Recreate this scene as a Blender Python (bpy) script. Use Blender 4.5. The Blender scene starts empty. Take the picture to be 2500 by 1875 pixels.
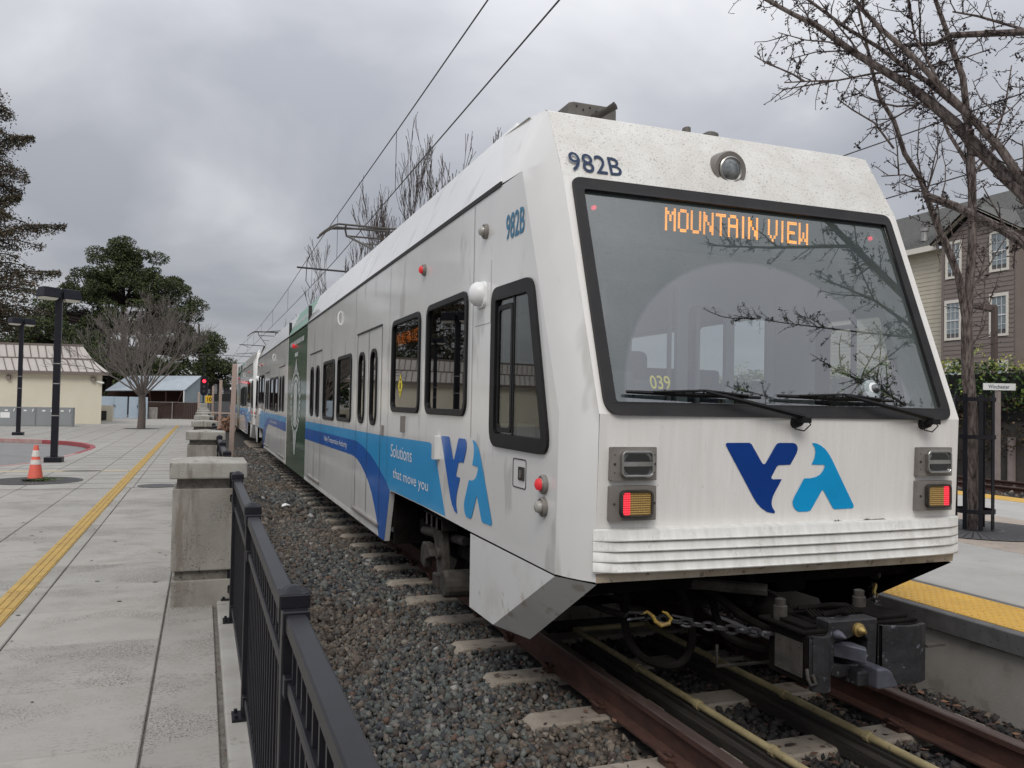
import bpy, bmesh, math, random
import numpy as np
from mathutils import Vector, Matrix
from mathutils.geometry import tessellate_polygon
R = random.Random(7)
NP = np.random.RandomState(11)
S = bpy.context.scene
COL = S.collection

# ------------------------------------------------------------------ camera
cam = bpy.data.objects.new('camera', bpy.data.cameras.new('camera')); COL.objects.link(cam); S.camera = cam
PSI, PITCH, ROLL = .3561, .0260, .0192
fw = Vector((math.sin(PSI)*math.cos(PITCH), math.cos(PSI)*math.cos(PITCH), math.sin(PITCH)))
r0 = Vector((math.cos(PSI), -math.sin(PSI), 0)); u0 = r0.cross(fw)
rr = r0*math.cos(ROLL)+u0*math.sin(ROLL); uu = u0*math.cos(ROLL)-r0*math.sin(ROLL)
m3 = Matrix((rr, uu, -fw)).transposed()
cam.matrix_world = Matrix.Translation((-3.106, 0, 1.63)) @ m3.to_4x4()
cam.data.sensor_width = 36; cam.data.sensor_fit = 'HORIZONTAL'; cam.data.lens = 36*2029.8/2500
cam.data.clip_start = .05; cam.data.clip_end = 2000

# ------------------------------------------------------------------ world, sun, exposure
W = bpy.data.worlds.new('World'); S.world = W; W.use_nodes = True
nt = W.node_tree; nt.nodes.clear(); N = nt.nodes; L = nt.links
SUN_EL, SUN_AZ = math.radians(46), math.radians(207)      # azimuth measured clockwise from +Y
out = N.new('ShaderNodeOutputWorld')
sky = N.new('ShaderNodeTexSky'); sky.sky_type = 'NISHITA'; sky.sun_disc = False
sky.sun_elevation = SUN_EL; sky.sun_rotation = SUN_AZ
bg1 = N.new('ShaderNodeBackground'); bg1.inputs[1].default_value = .07; L.new(sky.outputs[0], bg1.inputs[0])
tc = N.new('ShaderNodeTexCoord'); sep = N.new('ShaderNodeSeparateXYZ'); L.new(tc.outputs['Generated'], sep.inputs[0])
def wmath(op, a, b=None, c=None):
    n = N.new('ShaderNodeMath'); n.operation = op
    for i, v in enumerate((a, b, c)):
        if v is None: continue
        if isinstance(v, (int, float)): n.inputs[i].default_value = v
        else: L.new(v, n.inputs[i])
    return n.outputs[0]
zz = wmath('MAXIMUM', sep.outputs[2], 0.0)
den = wmath('ADD', zz, .30)
px_ = wmath('DIVIDE', sep.outputs[0], den); py_ = wmath('DIVIDE', sep.outputs[1], den)
cmb = N.new('ShaderNodeCombineXYZ'); L.new(px_, cmb.inputs[0]); L.new(py_, cmb.inputs[1]); cmb.inputs[2].default_value = 3.3
n1 = N.new('ShaderNodeTexNoise'); n1.inputs['Scale'].default_value = 1.5; n1.inputs['Detail'].default_value = 5; n1.inputs['Roughness'].default_value = .5; n1.inputs['Distortion'].default_value = .3
L.new(cmb.outputs[0], n1.inputs['Vector'])
cr = N.new('ShaderNodeValToRGB'); e = cr.color_ramp
e.elements[0].position = .36; e.elements[0].color = (.335, .348, .385, 1)
e.elements[1].position = .68; e.elements[1].color = (.585, .595, .615, 1)
e2 = e.elements.new(.5); e2.color = (.415, .426, .458, 1)
L.new(n1.outputs[0], cr.inputs[0])
# overcast brightness rises from the horizon to the zenith
g = wmath('POWER', zz, 1.3); g = wmath('MULTIPLY_ADD', g, 2.4, .88)
bg2 = N.new('ShaderNodeBackground'); L.new(cr.outputs[0], bg2.inputs[0]); L.new(g, bg2.inputs[1])
mx = N.new('ShaderNodeMixShader'); mx.inputs[0].default_value = .93
L.new(bg1.outputs[0], mx.inputs[1]); L.new(bg2.outputs[0], mx.inputs[2]); L.new(mx.outputs[0], out.inputs[0])
sd = bpy.data.lights.new('sun', 'SUN'); sd.energy = 1.3; sd.angle = math.radians(25); sd.color = (1, .94, .86)
sun = bpy.data.objects.new('sun', sd); COL.objects.link(sun)
sv = Vector((math.sin(SUN_AZ)*math.cos(SUN_EL), math.cos(SUN_AZ)*math.cos(SUN_EL), math.sin(SUN_EL)))
sun.rotation_euler = sv.to_track_quat('Z', 'Y').to_euler(); sun.location = (0, 0, 40)
vs = S.view_settings; vs.view_transform = 'Standard'; vs.look = 'None'; vs.gamma = 1; vs.exposure = 0; vs.use_curve_mapping = False
S.render.engine = 'CYCLES'
S.cycles.max_bounces = 7; S.cycles.transparent_max_bounces = 12

# ------------------------------------------------------------------ materials
def ramp(nt, fac, stops):
    n = nt.nodes.new('ShaderNodeValToRGB'); r = n.color_ramp
    while len(r.elements) > 1: r.elements.remove(r.elements[-1])
    r.elements[0].position = stops[0][0]; r.elements[0].color = (*stops[0][1], 1)
    for p, c in stops[1:]:
        x = r.elements.new(p); x.color = (*c, 1)
    nt.links.new(fac, n.inputs[0]); return n.outputs[0]
def noise(nt, scale, detail=4, rough=.55, mapping=None, dist=0):
    g = nt.nodes.new('ShaderNodeNewGeometry'); v = g.outputs['Position']
    if mapping:
        m = nt.nodes.new('ShaderNodeMapping'); m.inputs['Scale'].default_value = mapping; nt.links.new(v, m.inputs[0]); v = m.outputs[0]
    n = nt.nodes.new('ShaderNodeTexNoise'); n.inputs['Scale'].default_value = scale; n.inputs['Detail'].default_value = detail
    n.inputs['Roughness'].default_value = rough; n.inputs['Distortion'].default_value = dist
    nt.links.new(v, n.inputs['Vector']); return n.outputs[0]
def mixc(nt, f, a, b, mode='MIX'):
    n = nt.nodes.new('ShaderNodeMix'); n.data_type = 'RGBA'; n.blend_type = mode
    for k, v in ((0, f), (6, a), (7, b)):
        if isinstance(v, (int, float)): n.inputs[k].default_value = v
        elif isinstance(v, tuple): n.inputs[k].default_value = (*v, 1)
        else: nt.links.new(v, n.inputs[k])
    return n.outputs[2]
def mat(name, c, c2=None, rough=.6, metal=0, scale=2.5, mapping=None, lo=.35, hi=.65, spots=None, spots2=None, bump=0, bscale=60, coat=0, emit=None, es=0, island=None, spec=.5, rvar=0, bmap=None, detail=5, grime=None):
    m = bpy.data.materials.new(name); m.use_nodes = True; nt = m.node_tree; b = nt.nodes['Principled BSDF']
    b.inputs['Roughness'].default_value = rough; b.inputs['Metallic'].default_value = metal
    b.inputs['Coat Weight'].default_value = coat; b.inputs['Coat Roughness'].default_value = .08
    b.inputs['Specular IOR Level'].default_value = spec
    b.inputs['Base Color'].default_value = (*c, 1)
    col = None
    if island:
        g = nt.nodes.new('ShaderNodeNewGeometry'); col = ramp(nt, g.outputs['Random Per Island'], island)
    elif c2:
        f = noise(nt, scale, detail, .6, mapping)
        col = ramp(nt, f, [(lo, c), (hi, c2)])
    for sp in (spots, spots2):
        if sp:   # (colour, scale, threshold, strength, mapping)
            f = noise(nt, sp[1], 3, .6, sp[4] if len(sp) > 4 else None)
            k = ramp(nt, f, [(sp[2], (0, 0, 0)), (sp[2]+.06, (sp[3],)*3)])
            col = mixc(nt, k, col if col else c, sp[0])
    for gr in (grime or ()):   # (colour, fine scale, fine threshold, coarse scale, coarse threshold, strength, mapping)
        f = noise(nt, gr[1], 4, .7, gr[6]); c_ = noise(nt, gr[3], 3, .6, gr[6])
        k1 = ramp(nt, f, [(gr[2], (0, 0, 0)), (gr[2]+.09, (gr[5],)*3)]); k2 = ramp(nt, c_, [(gr[4], (0, 0, 0)), (gr[4]+.14, (1, 1, 1))])
        col = mixc(nt, mixc(nt, 1.0, k1, k2, 'MULTIPLY'), col if col else c, gr[0])
    if col: nt.links.new(col, b.inputs['Base Color'])
    if rvar:
        f = noise(nt, 4, 3); k = nt.nodes.new('ShaderNodeMapRange'); k.inputs[3].default_value = rough-rvar; k.inputs[4].default_value = rough+rvar
        nt.links.new(f, k.inputs[0]); nt.links.new(k.outputs[0], b.inputs['Roughness'])
    if bump:
        f = noise(nt, bscale, 3, .6, bmap); bn = nt.nodes.new('ShaderNodeBump'); bn.inputs['Strength'].default_value = bump; bn.inputs['Distance'].default_value = .01
        nt.links.new(f, bn.inputs['Height']); nt.links.new(bn.outputs[0], b.inputs['Normal'])
    if emit: b.inputs['Emission Color'].default_value = (*emit, 1); b.inputs['Emission Strength'].default_value = es
    return m
def glassmat(name, tint, fac=.04, rough=.01, ior=1.5, dust=0, dustcol=(.5, .52, .5), arc=False, boost=1.0, interior=None):
    m = bpy.data.materials.new(name); m.use_nodes = True; nt = m.node_tree; nt.nodes.clear(); n = nt.nodes; l = nt.links
    o = n.new('ShaderNodeOutputMaterial'); t = n.new('ShaderNodeBsdfTransparent'); t.inputs[0].default_value = (*tint, 1)
    gl = n.new('ShaderNodeBsdfGlossy'); gl.inputs['Roughness'].default_value = rough; gl.inputs[0].default_value = (boost, boost, boost, 1)
    lw = n.new('ShaderNodeLayerWeight'); lw.inputs[0].default_value = .5; f0 = ((ior-1)/(ior+1))**2
    pw = n.new('ShaderNodeMath'); pw.operation = 'POWER'; l.new(lw.outputs['Facing'], pw.inputs[0]); pw.inputs[1].default_value = 5
    fr = n.new('ShaderNodeMath'); fr.operation = 'MULTIPLY_ADD'; l.new(pw.outputs[0], fr.inputs[0]); fr.inputs[1].default_value = 1-f0; fr.inputs[2].default_value = f0
    a = n.new('ShaderNodeMixShader'); l.new(fr.outputs[0], a.inputs[0]); l.new(t.outputs[0], a.inputs[1]); l.new(gl.outputs[0], a.inputs[2])
    res = a.outputs[0]
    if dust:
        d = n.new('ShaderNodeBsdfDiffuse'); d.inputs[0].default_value = (*dustcol, 1)
        mm = n.new('ShaderNodeMixShader')
        f = noise(nt, 2.2, 4); k = n.new('ShaderNodeMapRange'); k.inputs[1].default_value = .3; k.inputs[2].default_value = .7
        k.inputs[3].default_value = dust*.75; k.inputs[4].default_value = dust*1.2; l.new(f, k.inputs[0]); fac_ = k.outputs[0]
        fs = noise(nt, 160, 2); ks = ramp(nt, fs, [(.63, (0, 0, 0)), (.7, (.22, .22, .22))])
        ad = n.new('ShaderNodeMath'); ad.operation = 'ADD'; l.new(fac_, ad.inputs[0]); l.new(ks, ad.inputs[1]); fac_ = ad.outputs[0]
        if arc:  # the wiper has cleaned a fan-shaped area of the windscreen
            g = n.new('ShaderNodeNewGeometry'); sp = n.new('ShaderNodeSeparateXYZ'); l.new(g.outputs['Position'], sp.inputs[0])
            def mt(op, x, y):
                q = n.new('ShaderNodeMath'); q.operation = op
                for i, v in enumerate((x, y)):
                    if isinstance(v, (int, float)): q.inputs[i].default_value = v
                    else: l.new(v, q.inputs[i])
                return q.outputs[0]
            dx = mt('DIVIDE', mt('ADD', sp.outputs[0], .08), .97); dz = mt('DIVIDE', mt('SUBTRACT', sp.outputs[2], 1.62), .89)
            rad = mt('SQRT', mt('ADD', mt('MULTIPLY', dx, dx), mt('MULTIPLY', dz, dz)), 0)
            k2 = n.new('ShaderNodeMapRange'); k2.inputs[1].default_value = .985; k2.inputs[2].default_value = 1.01; k2.inputs[3].default_value = .10; k2.inputs[4].default_value = 1
            l.new(rad, k2.inputs[0]); fac_ = mt('MULTIPLY', fac_, k2.outputs[0])
        l.new(fac_, mm.inputs[0]); l.new(res, mm.inputs[1]); l.new(d.outputs[0], mm.inputs[2]); res = mm.outputs[0]
    l.new(res, o.inputs[0]); return m

M = {}
M['paint_side'] = mat('train paint gloss', (.78, .775, .75), (.68, .675, .655), rough=.22, coat=.55, scale=1.2, spots=((.30, .28, .24), 3.0, .60, .35, (1, 1, .35)), lo=.3, hi=.8, bump=.05, bscale=1.2)
M['paint_front'] = mat('train paint front', (.79, .775, .745), (.70, .675, .64), rough=.38, scale=3, mapping=(9, 1, .9), lo=.3, hi=.85, coat=.1,
    spots=((.42, .37, .31), 90, .66, .6), spots2=((.45, .41, .37), 5, .64, .22, (8, 1, .5)), bump=.03)
M['paint_hood'] = mat('train hood speckled', (.74, .73, .69), (.60, .58, .53), rough=.5, scale=5, lo=.35, hi=.75,
    spots=((.22, .20, .17), 75, .60, .7), spots2=((.33, .29, .24), 170, .58, .55), bump=.15, bscale=60)
M['rib'] = mat('bumper rib', (.74, .74, .71), (.60, .59, .55), rough=.45, scale=4, mapping=(4, 1, 1), grime=(((.36, .34, .31), 60, .5, 5, .52, .4, (1.5, 1, 1)),))
M['skirt'] = mat('skirt paint', (.72, .72, .70), (.52, .49, .43), rough=.4, scale=1.8, lo=.45, hi=.8, spots=((.36, .28, .19), 5, .6, .5), coat=.1)
M['lowtrim'] = mat('stained lower trim', (.62, .55, .44), (.45, .37, .27), rough=.6, scale=6, spots=((.15, .12, .09), 25, .6, .7))
M['lblue'] = mat('light blue vinyl', (.03, .36, .72), (.02, .31, .64), rough=.25, coat=.3, scale=1.2, spec=.3)
M['dblue'] = mat('dark blue vinyl', (.0, .115, .47), (.0, .095, .40), rough=.25, coat=.25, scale=1.2, spec=.3)
M['lblue_f'] = mat('front logo light blue', (.0, .31, .64), (.0, .28, .58), rough=.5, spec=.25, scale=4, spots=((.05, .25, .45), 90, .66, .6))
M['dblue_f'] = mat('front logo dark blue', (.0, .042, .25), (.0, .035, .21), rough=.5, scale=4, spec=.25, spots=((.03, .06, .18), 90, .66, .4))
M['num'] = mat('number ink', (.03, .05, .10), rough=.6, spec=.2)
M['num2'] = mat('side number ink', (.01, .16, .30), rough=.35)
M['white'] = mat('white print', (.8, .8, .8), rough=.35)
M['green'] = mat('green wrap', (.006, .06, .022), (.012, .10, .040), rough=.2, coat=.5, scale=.6)
M['greenpale'] = mat('pale green wrap', (.17, .33, .25), (.22, .38, .30), rough=.35, scale=.8)
M['seal'] = mat('seal print', (.60, .63, .62), (.32, .36, .34), rough=.35, scale=9)
M['rubber'] = mat('black rubber', (.014, .013, .014), (.024, .022, .022), rough=.5, scale=7, spots=((.13, .12, .11), 110, .7, .6), spec=.3)
M['frame_dark'] = mat('window rubber', (.008, .008, .009), (.013, .013, .013), rough=.45, scale=6, spec=.22)
M['seam'] = mat('seam shadow gap', (.02, .02, .02), rough=.7)
M['under'] = mat('shaded underframe grime', (.005, .0045, .004), (.012, .0105, .0095), rough=.95, scale=7, bump=.3, bscale=30, spec=.08)  # near-black: the deep shade beneath the car is put into the colour
M['undermetal'] = mat('dirty cast steel', (.075, .068, .06), (.035, .032, .028), rough=.8, scale=9, bump=.3, bscale=50, spec=.2)
M['couplerface'] = mat('worn coupler steel', (.036, .035, .038), (.018, .018, .020), rough=.5, metal=.3, scale=14, spots=((.22, .22, .26), 20, .62, .6), bump=.2, bscale=60)
M['couplerbright'] = mat('bright coupler steel', (.115, .12, .15), (.07, .07, .085), rough=.45, metal=.35, scale=12, bump=.1)
M['brass'] = mat('brass', (.35, .25, .09), rough=.4, metal=.8)
M['hookyellow'] = mat('yellow hook paint', (.36, .24, .04), (.16, .10, .03), rough=.5, scale=40)
M['bronze'] = mat('lamp housing bronze', (.235, .215, .195), (.19, .172, .155), rough=.5, metal=.2, scale=8)
M['steel'] = mat('stainless', (.45, .44, .42), (.3, .29, .27), rough=.35, metal=.8, scale=9)
M['chrome'] = mat('chrome', (.55, .55, .54), rough=.15, metal=1)
M['lampglass'] = mat('dark lamp glass', (.015, .017, .018), rough=.05, coat=1)
M['lamplens'] = mat('clear reflector', (.32, .33, .33), (.14, .15, .15), rough=.12, metal=.7, scale=14)
M['amber'] = mat('amber lens', (.25, .15, .045), (.16, .09, .03), rough=.3, scale=90)
M['amberdot'] = mat('amber bead', (.50, .34, .12), rough=.25)
M['redled'] = mat('red led', (.6, .02, .04), emit=(1, .05, .09), es=1.5)
M['redcorner'] = mat('red corner lamp', (.6, .02, .04), emit=(1, .03, .08), es=1.6)
M['redglow'] = mat('red lens', (.50, .03, .03), emit=(1, .02, .05), es=.22)
M['reddim'] = mat('red lamp dim', (.35, .02, .03), emit=(1, .03, .05), es=.35)
M['signalred'] = mat('signal red', (.6, .01, .02), emit=(1, .02, .04), es=4)
M['ledamber'] = mat('amber led', (.9, .35, .02), emit=(1, .32, .0), es=3.4)
M['ledorange'] = mat('orange led', (.9, .2, .02), emit=(1, .22, .03), es=22)
M['smoke'] = mat('lens clear', (.35, .34, .30), rough=.15, coat=.5)
M['glass_side'] = glassmat('tinted side glass', (.15, .16, .16), ior=1.6)
M['glass_right'] = glassmat('clear side glass', (.75, .78, .78), ior=1.5)  # tint thinned on this side only, to bring more daylight into the car
M['glass_cab'] = glassmat('cab side glass', (.55, .60, .58), ior=1.5)
M['glass_front'] = glassmat('windscreen glass', (.80, .86, .86), ior=3.0, dust=.45, dustcol=(.11, .135, .13), arc=True)
M['glass_apt'] = glassmat('house glass', (.72, .76, .78), ior=1.7)
M['int_wall'] = mat('interior panel', (.80, .82, .82), rough=.5)
M['int_floor'] = mat('interior floor', (.08, .085, .09), rough=.6)
M['seat'] = mat('seat fabric', (.035, .05, .075), rough=.8)
M['dash'] = mat('dashboard', (.035, .045, .05), rough=.6)
M['sticker'] = mat('yellow sticker', (.75, .60, .03), rough=.5)
M['concrete'] = mat('plaza concrete', (.345, .33, .30), (.30, .286, .258), rough=.85, scale=1.1, bump=.15, bscale=220,
    grime=(((.14, .13, .11), 45, .50, 1.6, .50, .55, (1, .6, 1)), ((.22, .205, .18), 5, .50, .9, .48, .35, (.7, 1, 1))))
M['slab'] = []
for k, (a, b2, th) in enumerate((((.345, .33, .30), (.295, .28, .252), .49), ((.33, .316, .288), (.28, .266, .24), .45), ((.355, .338, .305), (.305, .29, .262), .52))):
    M['slab'].append(mat('concrete slab', a, b2, rough=.85, scale=1.3+.3*k, bump=.25, bscale=230,
        grime=(((.07, .063, .052), 80, .50, 1.9, th, .85, (1, 1.1, 1)), ((.13, .12, .10), 38, .53, .9, th, .6, (.8, 1.3, 1)), ((.24, .225, .195), 3, .48, .7, .46, .45, (1, 1, 1)))))
M['jointdirt'] = mat('joint dirt', (.10, .09, .075), (.17, .16, .14), rough=.95, scale=20)
M['curbconc'] = mat('curb concrete', (.36, .345, .315), (.28, .268, .24), rough=.85, scale=2.4, bump=.3, bscale=180, spots=((.17, .16, .14), 8, .62, .5))
M['pillarconc'] = mat('pillar concrete', (.335, .315, .285), (.22, .205, .18), rough=.9, scale=2.6, lo=.35, hi=.75, bump=.4, bscale=90,
    grime=(((.08, .07, .06), 60, .52, 4, .50, .8, (1, 1, 1)), ((.15, .125, .095), 9, .46, 2.5, .46, .6, (1.6, 1.6, .22)), ((.10, .09, .075), 160, .60, 1.5, .40, .8, (1, 1, 1))))
M['capconc'] = mat('pillar cap concrete', (.38, .37, .335), (.29, .275, .24), rough=.9, scale=4, bump=.4, bscale=90,
    grime=(((.12, .10, .08), 12, .47, 4, .46, .7, (1.6, 1.6, .2)), ((.13, .12, .10), 110, .58, 3, .42, .7, (1, 1, 1))))
M['mortar'] = mat('crumbly mortar', (.22, .205, .18), (.13, .12, .10), rough=.95, scale=14, bump=.8, bscale=60, spots=((.05, .045, .04), 25, .6, .8))
M['tactile'] = mat('yellow tactile tile', (.46, .30, .075), (.37, .24, .07), rough=.75, scale=5, bump=.15, bscale=150, spots=((.26, .15, .05), 20, .62, .5))
M['tactile_r'] = mat('yellow platform tile', (.62, .37, .06), (.54, .32, .06), rough=.7, scale=5, spots=((.33, .2, .07), 20, .64, .4))
M['fadedyellow'] = mat('faded yellow paint', (.45, .36, .20), (.40, .36, .28), rough=.85, scale=6)
M['asphalt'] = mat('asphalt', (.22, .215, .21), (.18, .178, .175), rough=.9, scale=2, bump=.3, bscale=200)
M['redcurb'] = mat('red curb paint', (.32, .06, .07), (.25, .05, .055), rough=.7, scale=5, spots=((.4, .3, .28), 22, .64, .5))
M['redfade'] = mat('worn red kerb paint', (.40, .30, .27), (.36, .20, .19), rough=.85, scale=6)
M['fencepaint'] = mat('black fence paint', (.006, .006, .009), (.011, .011, .015), rough=.42, scale=9, spots=((.05, .05, .06), 110, .66, .5), spec=.33)
M['rust'] = mat('rusty rail', (.040, .018, .013), (.078, .033, .022), rough=.85, scale=12, bump=.4, bscale=70, mapping=(1, .4, 1))
M['railtop'] = mat('rail head', (.085, .055, .045), (.12, .09, .08), rough=.5, metal=.4, scale=25, mapping=(1, .2, 1))
M['tie'] = mat('concrete tie', (.31, .27, .222), (.225, .195, .16), rough=.9, scale=6, bump=.5, bscale=60, spots=((.10, .085, .07), 12, .6, .6))
M['stone'] = mat('ballast stone', (.2, .2, .2), rough=.9, island=[(0, (.024, .025, .030)), (.25, (.060, .062, .064)), (.45, (.095, .11, .102)), (.6, (.065, .052, .044)), (.78, (.15, .16, .145)), (.9, (.11, .065, .045)), (.985, (.17, .165, .155)), (1, (.34, .33, .32))], bump=.4, bscale=60)
M['stonebrown'] = mat('brown ballast stone', (.2, .2, .2), rough=.9, island=[(0, (.035, .028, .023)), (.3, (.085, .066, .052)), (.55, (.125, .10, .076)), (.75, (.075, .078, .074)), (.9, (.155, .125, .095)), (1, (.21, .185, .155))], bump=.4, bscale=60)
M['stonedark'] = mat('dark ballast stone', (.05, .05, .05), rough=.85, island=[(0, (.014, .014, .016)), (.5, (.03, .029, .03)), (.8, (.05, .04, .034)), (1, (.08, .07, .06))], bump=.4, bscale=60)
M['ballastbase'] = mat('ballast bed', (.014, .013, .012), (.034, .030, .026), rough=.95, scale=22, bump=1, bscale=40)
M['leafdead'] = mat('dead leaf', (.1, .05, .03), rough=.8, island=[(0, (.025, .015, .012)), (.5, (.055, .030, .022)), (.85, (.10, .052, .035)), (1, (.22, .12, .075))])
M['conduit'] = mat('yellow conduit', (.36, .30, .16), (.25, .205, .11), rough=.6, scale=10, spots=((.10, .08, .05), 30, .62, .6))
M['oldwood'] = mat('old board', (.035, .030, .024), (.018, .015, .012), rough=.9, scale=8, mapping=(6, .5, 6), bump=.6, bscale=40)
M['platform'] = mat('platform concrete', (.42, .41, .385), (.36, .35, .325), rough=.85, scale=1.6, bump=.2, bscale=200, spots=((.26, .25, .23), 5, .62, .5))
M['platwall'] = mat('platform wall', (.40, .385, .36), (.32, .30, .27), rough=.9, scale=2, spots=((.22, .2, .17), 4, .6, .5), bump=.2)
M['platedge'] = mat('platform edge strip', (.13, .13, .132), (.09, .09, .092), rough=.8, scale=8, spots=((.03, .03, .03), 40, .64, .8))
M['paver'] = mat('warm paver', (.40, .335, .275), (.32, .27, .225), rough=.85, scale=3, spots=((.22, .18, .15), 8, .6, .5))
M['grate'] = mat('cast iron grate', (.055, .054, .055), (.08, .078, .078), rough=.7, scale=14)
M['bark'] = mat('grey bark', (.045, .035, .032), (.21, .175, .16), rough=.95, scale=38, mapping=(1, 1, .22), lo=.36, hi=.66, bump=1, bscale=45, bmap=(1, 1, .2), spec=.2)
M['bark_light'] = mat('young bark', (.14, .115, .10), (.09, .07, .06), rough=.85, scale=20)
M['twig'] = mat('dark twig', (.028, .018, .018), (.045, .03, .028), rough=.85, scale=20)
M['twiggrey'] = mat('grey brown twig', (.19, .165, .15), (.13, .112, .10), rough=.9, scale=5)
M['twigmid'] = mat('brown twig', (.075, .057, .05), (.05, .038, .034), rough=.9, scale=8)
M['pine'] = mat('pine needles', (.03, .05, .02), rough=.8, island=[(0, (.014, .022, .009)), (.4, (.034, .050, .017)), (.75, (.064, .084, .026)), (1, (.115, .135, .045))])
M['redwood'] = mat('redwood foliage', (.04, .045, .03), rough=.85, island=[(0, (.028, .032, .017)), (.35, (.052, .056, .030)), (.65, (.085, .066, .040)), (1, (.135, .085, .055))])
M['hedge'] = mat('hedge leaf', (.04, .08, .02), rough=.55, island=[(0, (.014, .032, .009)), (.45, (.04, .085, .02)), (.78, (.10, .17, .035)), (1, (.28, .34, .05))])
M['hedgetop'] = mat('yellow green new leaf', (.2, .25, .04), rough=.55, island=[(0, (.16, .22, .04)), (.6, (.32, .36, .07)), (1, (.50, .46, .13))])
M['ivy'] = mat('dry ivy leaf', (.06, .05, .03), rough=.8, island=[(0, (.02, .018, .01)), (.5, (.045, .038, .02)), (.85, (.09, .06, .03)), (1, (.16, .10, .05))])
M['bldg'] = mat('cream stucco', (.66, .61, .495), (.62, .57, .46), rough=.9, scale=1, bump=.15, bscale=60)
M['roofmetal'] = mat('tan metal roof', (.44, .405, .375), (.40, .37, .34), rough=.5, scale=.8)
M['roofrib'] = mat('roof seam', (.15, .12, .105), rough=.6)
M['fascia'] = mat('brown fascia', (.17, .135, .12), rough=.6)
M['cabinet'] = mat('grey cabinet', (.26, .275, .28), (.23, .245, .25), rough=.5, scale=1)
M['bluedoor'] = mat('pale blue door', (.40, .48, .56), (.36, .44, .52), rough=.55, scale=1.5)
M['lampblack'] = mat('lamp post black', (.008, .009, .014), (.012, .012, .018), rough=.4, scale=5, spec=.3)
M['lampwhite'] = mat('lamp lens', (.75, .72, .62), rough=.4)
M['cone'] = mat('cone orange', (.78, .15, .10), (.70, .13, .09), rough=.5, scale=10)
M['conewhite'] = mat('cone collar', (.72, .68, .64), (.6, .56, .52), rough=.5, scale=15)
M['coneblack'] = mat('cone base', (.02, .02, .02), rough=.7)
M['grass'] = mat('weeds', (.06, .1, .03), rough=.8, island=[(0, (.04, .07, .02)), (1, (.12, .16, .04))])
M['fencebrown'] = mat('brown wood fence', (.060, .035, .028), (.04, .023, .018), rough=.9, scale=6, mapping=(6, 6, .5))
M['shedroof'] = mat('corrugated roof', (.38, .42, .45), (.33, .37, .40), rough=.45, metal=.2, scale=2)
M['shedwall'] = mat('grey blue shed', (.26, .31, .33), (.22, .27, .29), rough=.7, scale=1)
M['shedwood'] = mat('dark red wood', (.05, .018, .014), (.03, .012, .01), rough=.9, scale=3)
M['pinkwood'] = mat('bare timber post', (.44, .34, .29), (.37, .28, .24), rough=.85, scale=5, mapping=(4, 4, .6), spots=((.2, .13, .1), 30, .68, .6))
M['debris'] = mat('orange rubble', (.28, .14, .075), rough=.9, island=[(0, (.16, .08, .05)), (.6, (.32, .17, .10)), (1, (.45, .35, .27))])
M['graf_wall'] = mat('dark wall', (.10, .10, .11), rough=.9)
M['ysign'] = mat('yellow sign', (.75, .45, .02), rough=.5)
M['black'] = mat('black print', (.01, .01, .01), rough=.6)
M['siding_b'] = mat('brown siding', (.235, .195, .175), (.215, .178, .16), rough=.8, scale=2)
M['siding_t'] = mat('tan siding', (.62, .565, .45), (.57, .52, .415), rough=.8, scale=2)
M['trim'] = mat('cream trim', (.78, .74, .66), rough=.7)
M['shingle'] = mat('asphalt shingle', (.085, .088, .082), (.13, .132, .12), rough=.9, scale=8, bump=.6, bscale=12)
M['blind'] = mat('window blind', (.55, .58, .59), rough=.7)
M['brownpost'] = mat('brown steel', (.10, .075, .065), rough=.6)
M['signwhite'] = mat('white sign', (.80, .80, .79), rough=.5)
M['signpost'] = mat('pinkish post', (.36, .30, .28), (.3, .25, .235), rough=.8, scale=6)
M['wire'] = mat('overhead wire', (.02, .022, .024), rough=.5)
M['panto'] = mat('pantograph steel', (.055, .05, .045), (.09, .08, .07), rough=.6, scale=9)
M['roofbox'] = mat('roof box', (.15, .14, .125), (.10, .095, .085), rough=.7, scale=9)
M['groundmat'] = mat('ground', (.14, .13, .11), (.19, .175, .15), rough=.95, scale=.5)
M['fencefar'] = mat('grey far fence', (.12, .125, .13), rough=.8)
M['wallivy'] = mat('old wall boards', (.10, .09, .08), (.065, .058, .05), rough=.9, scale=3)

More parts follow.
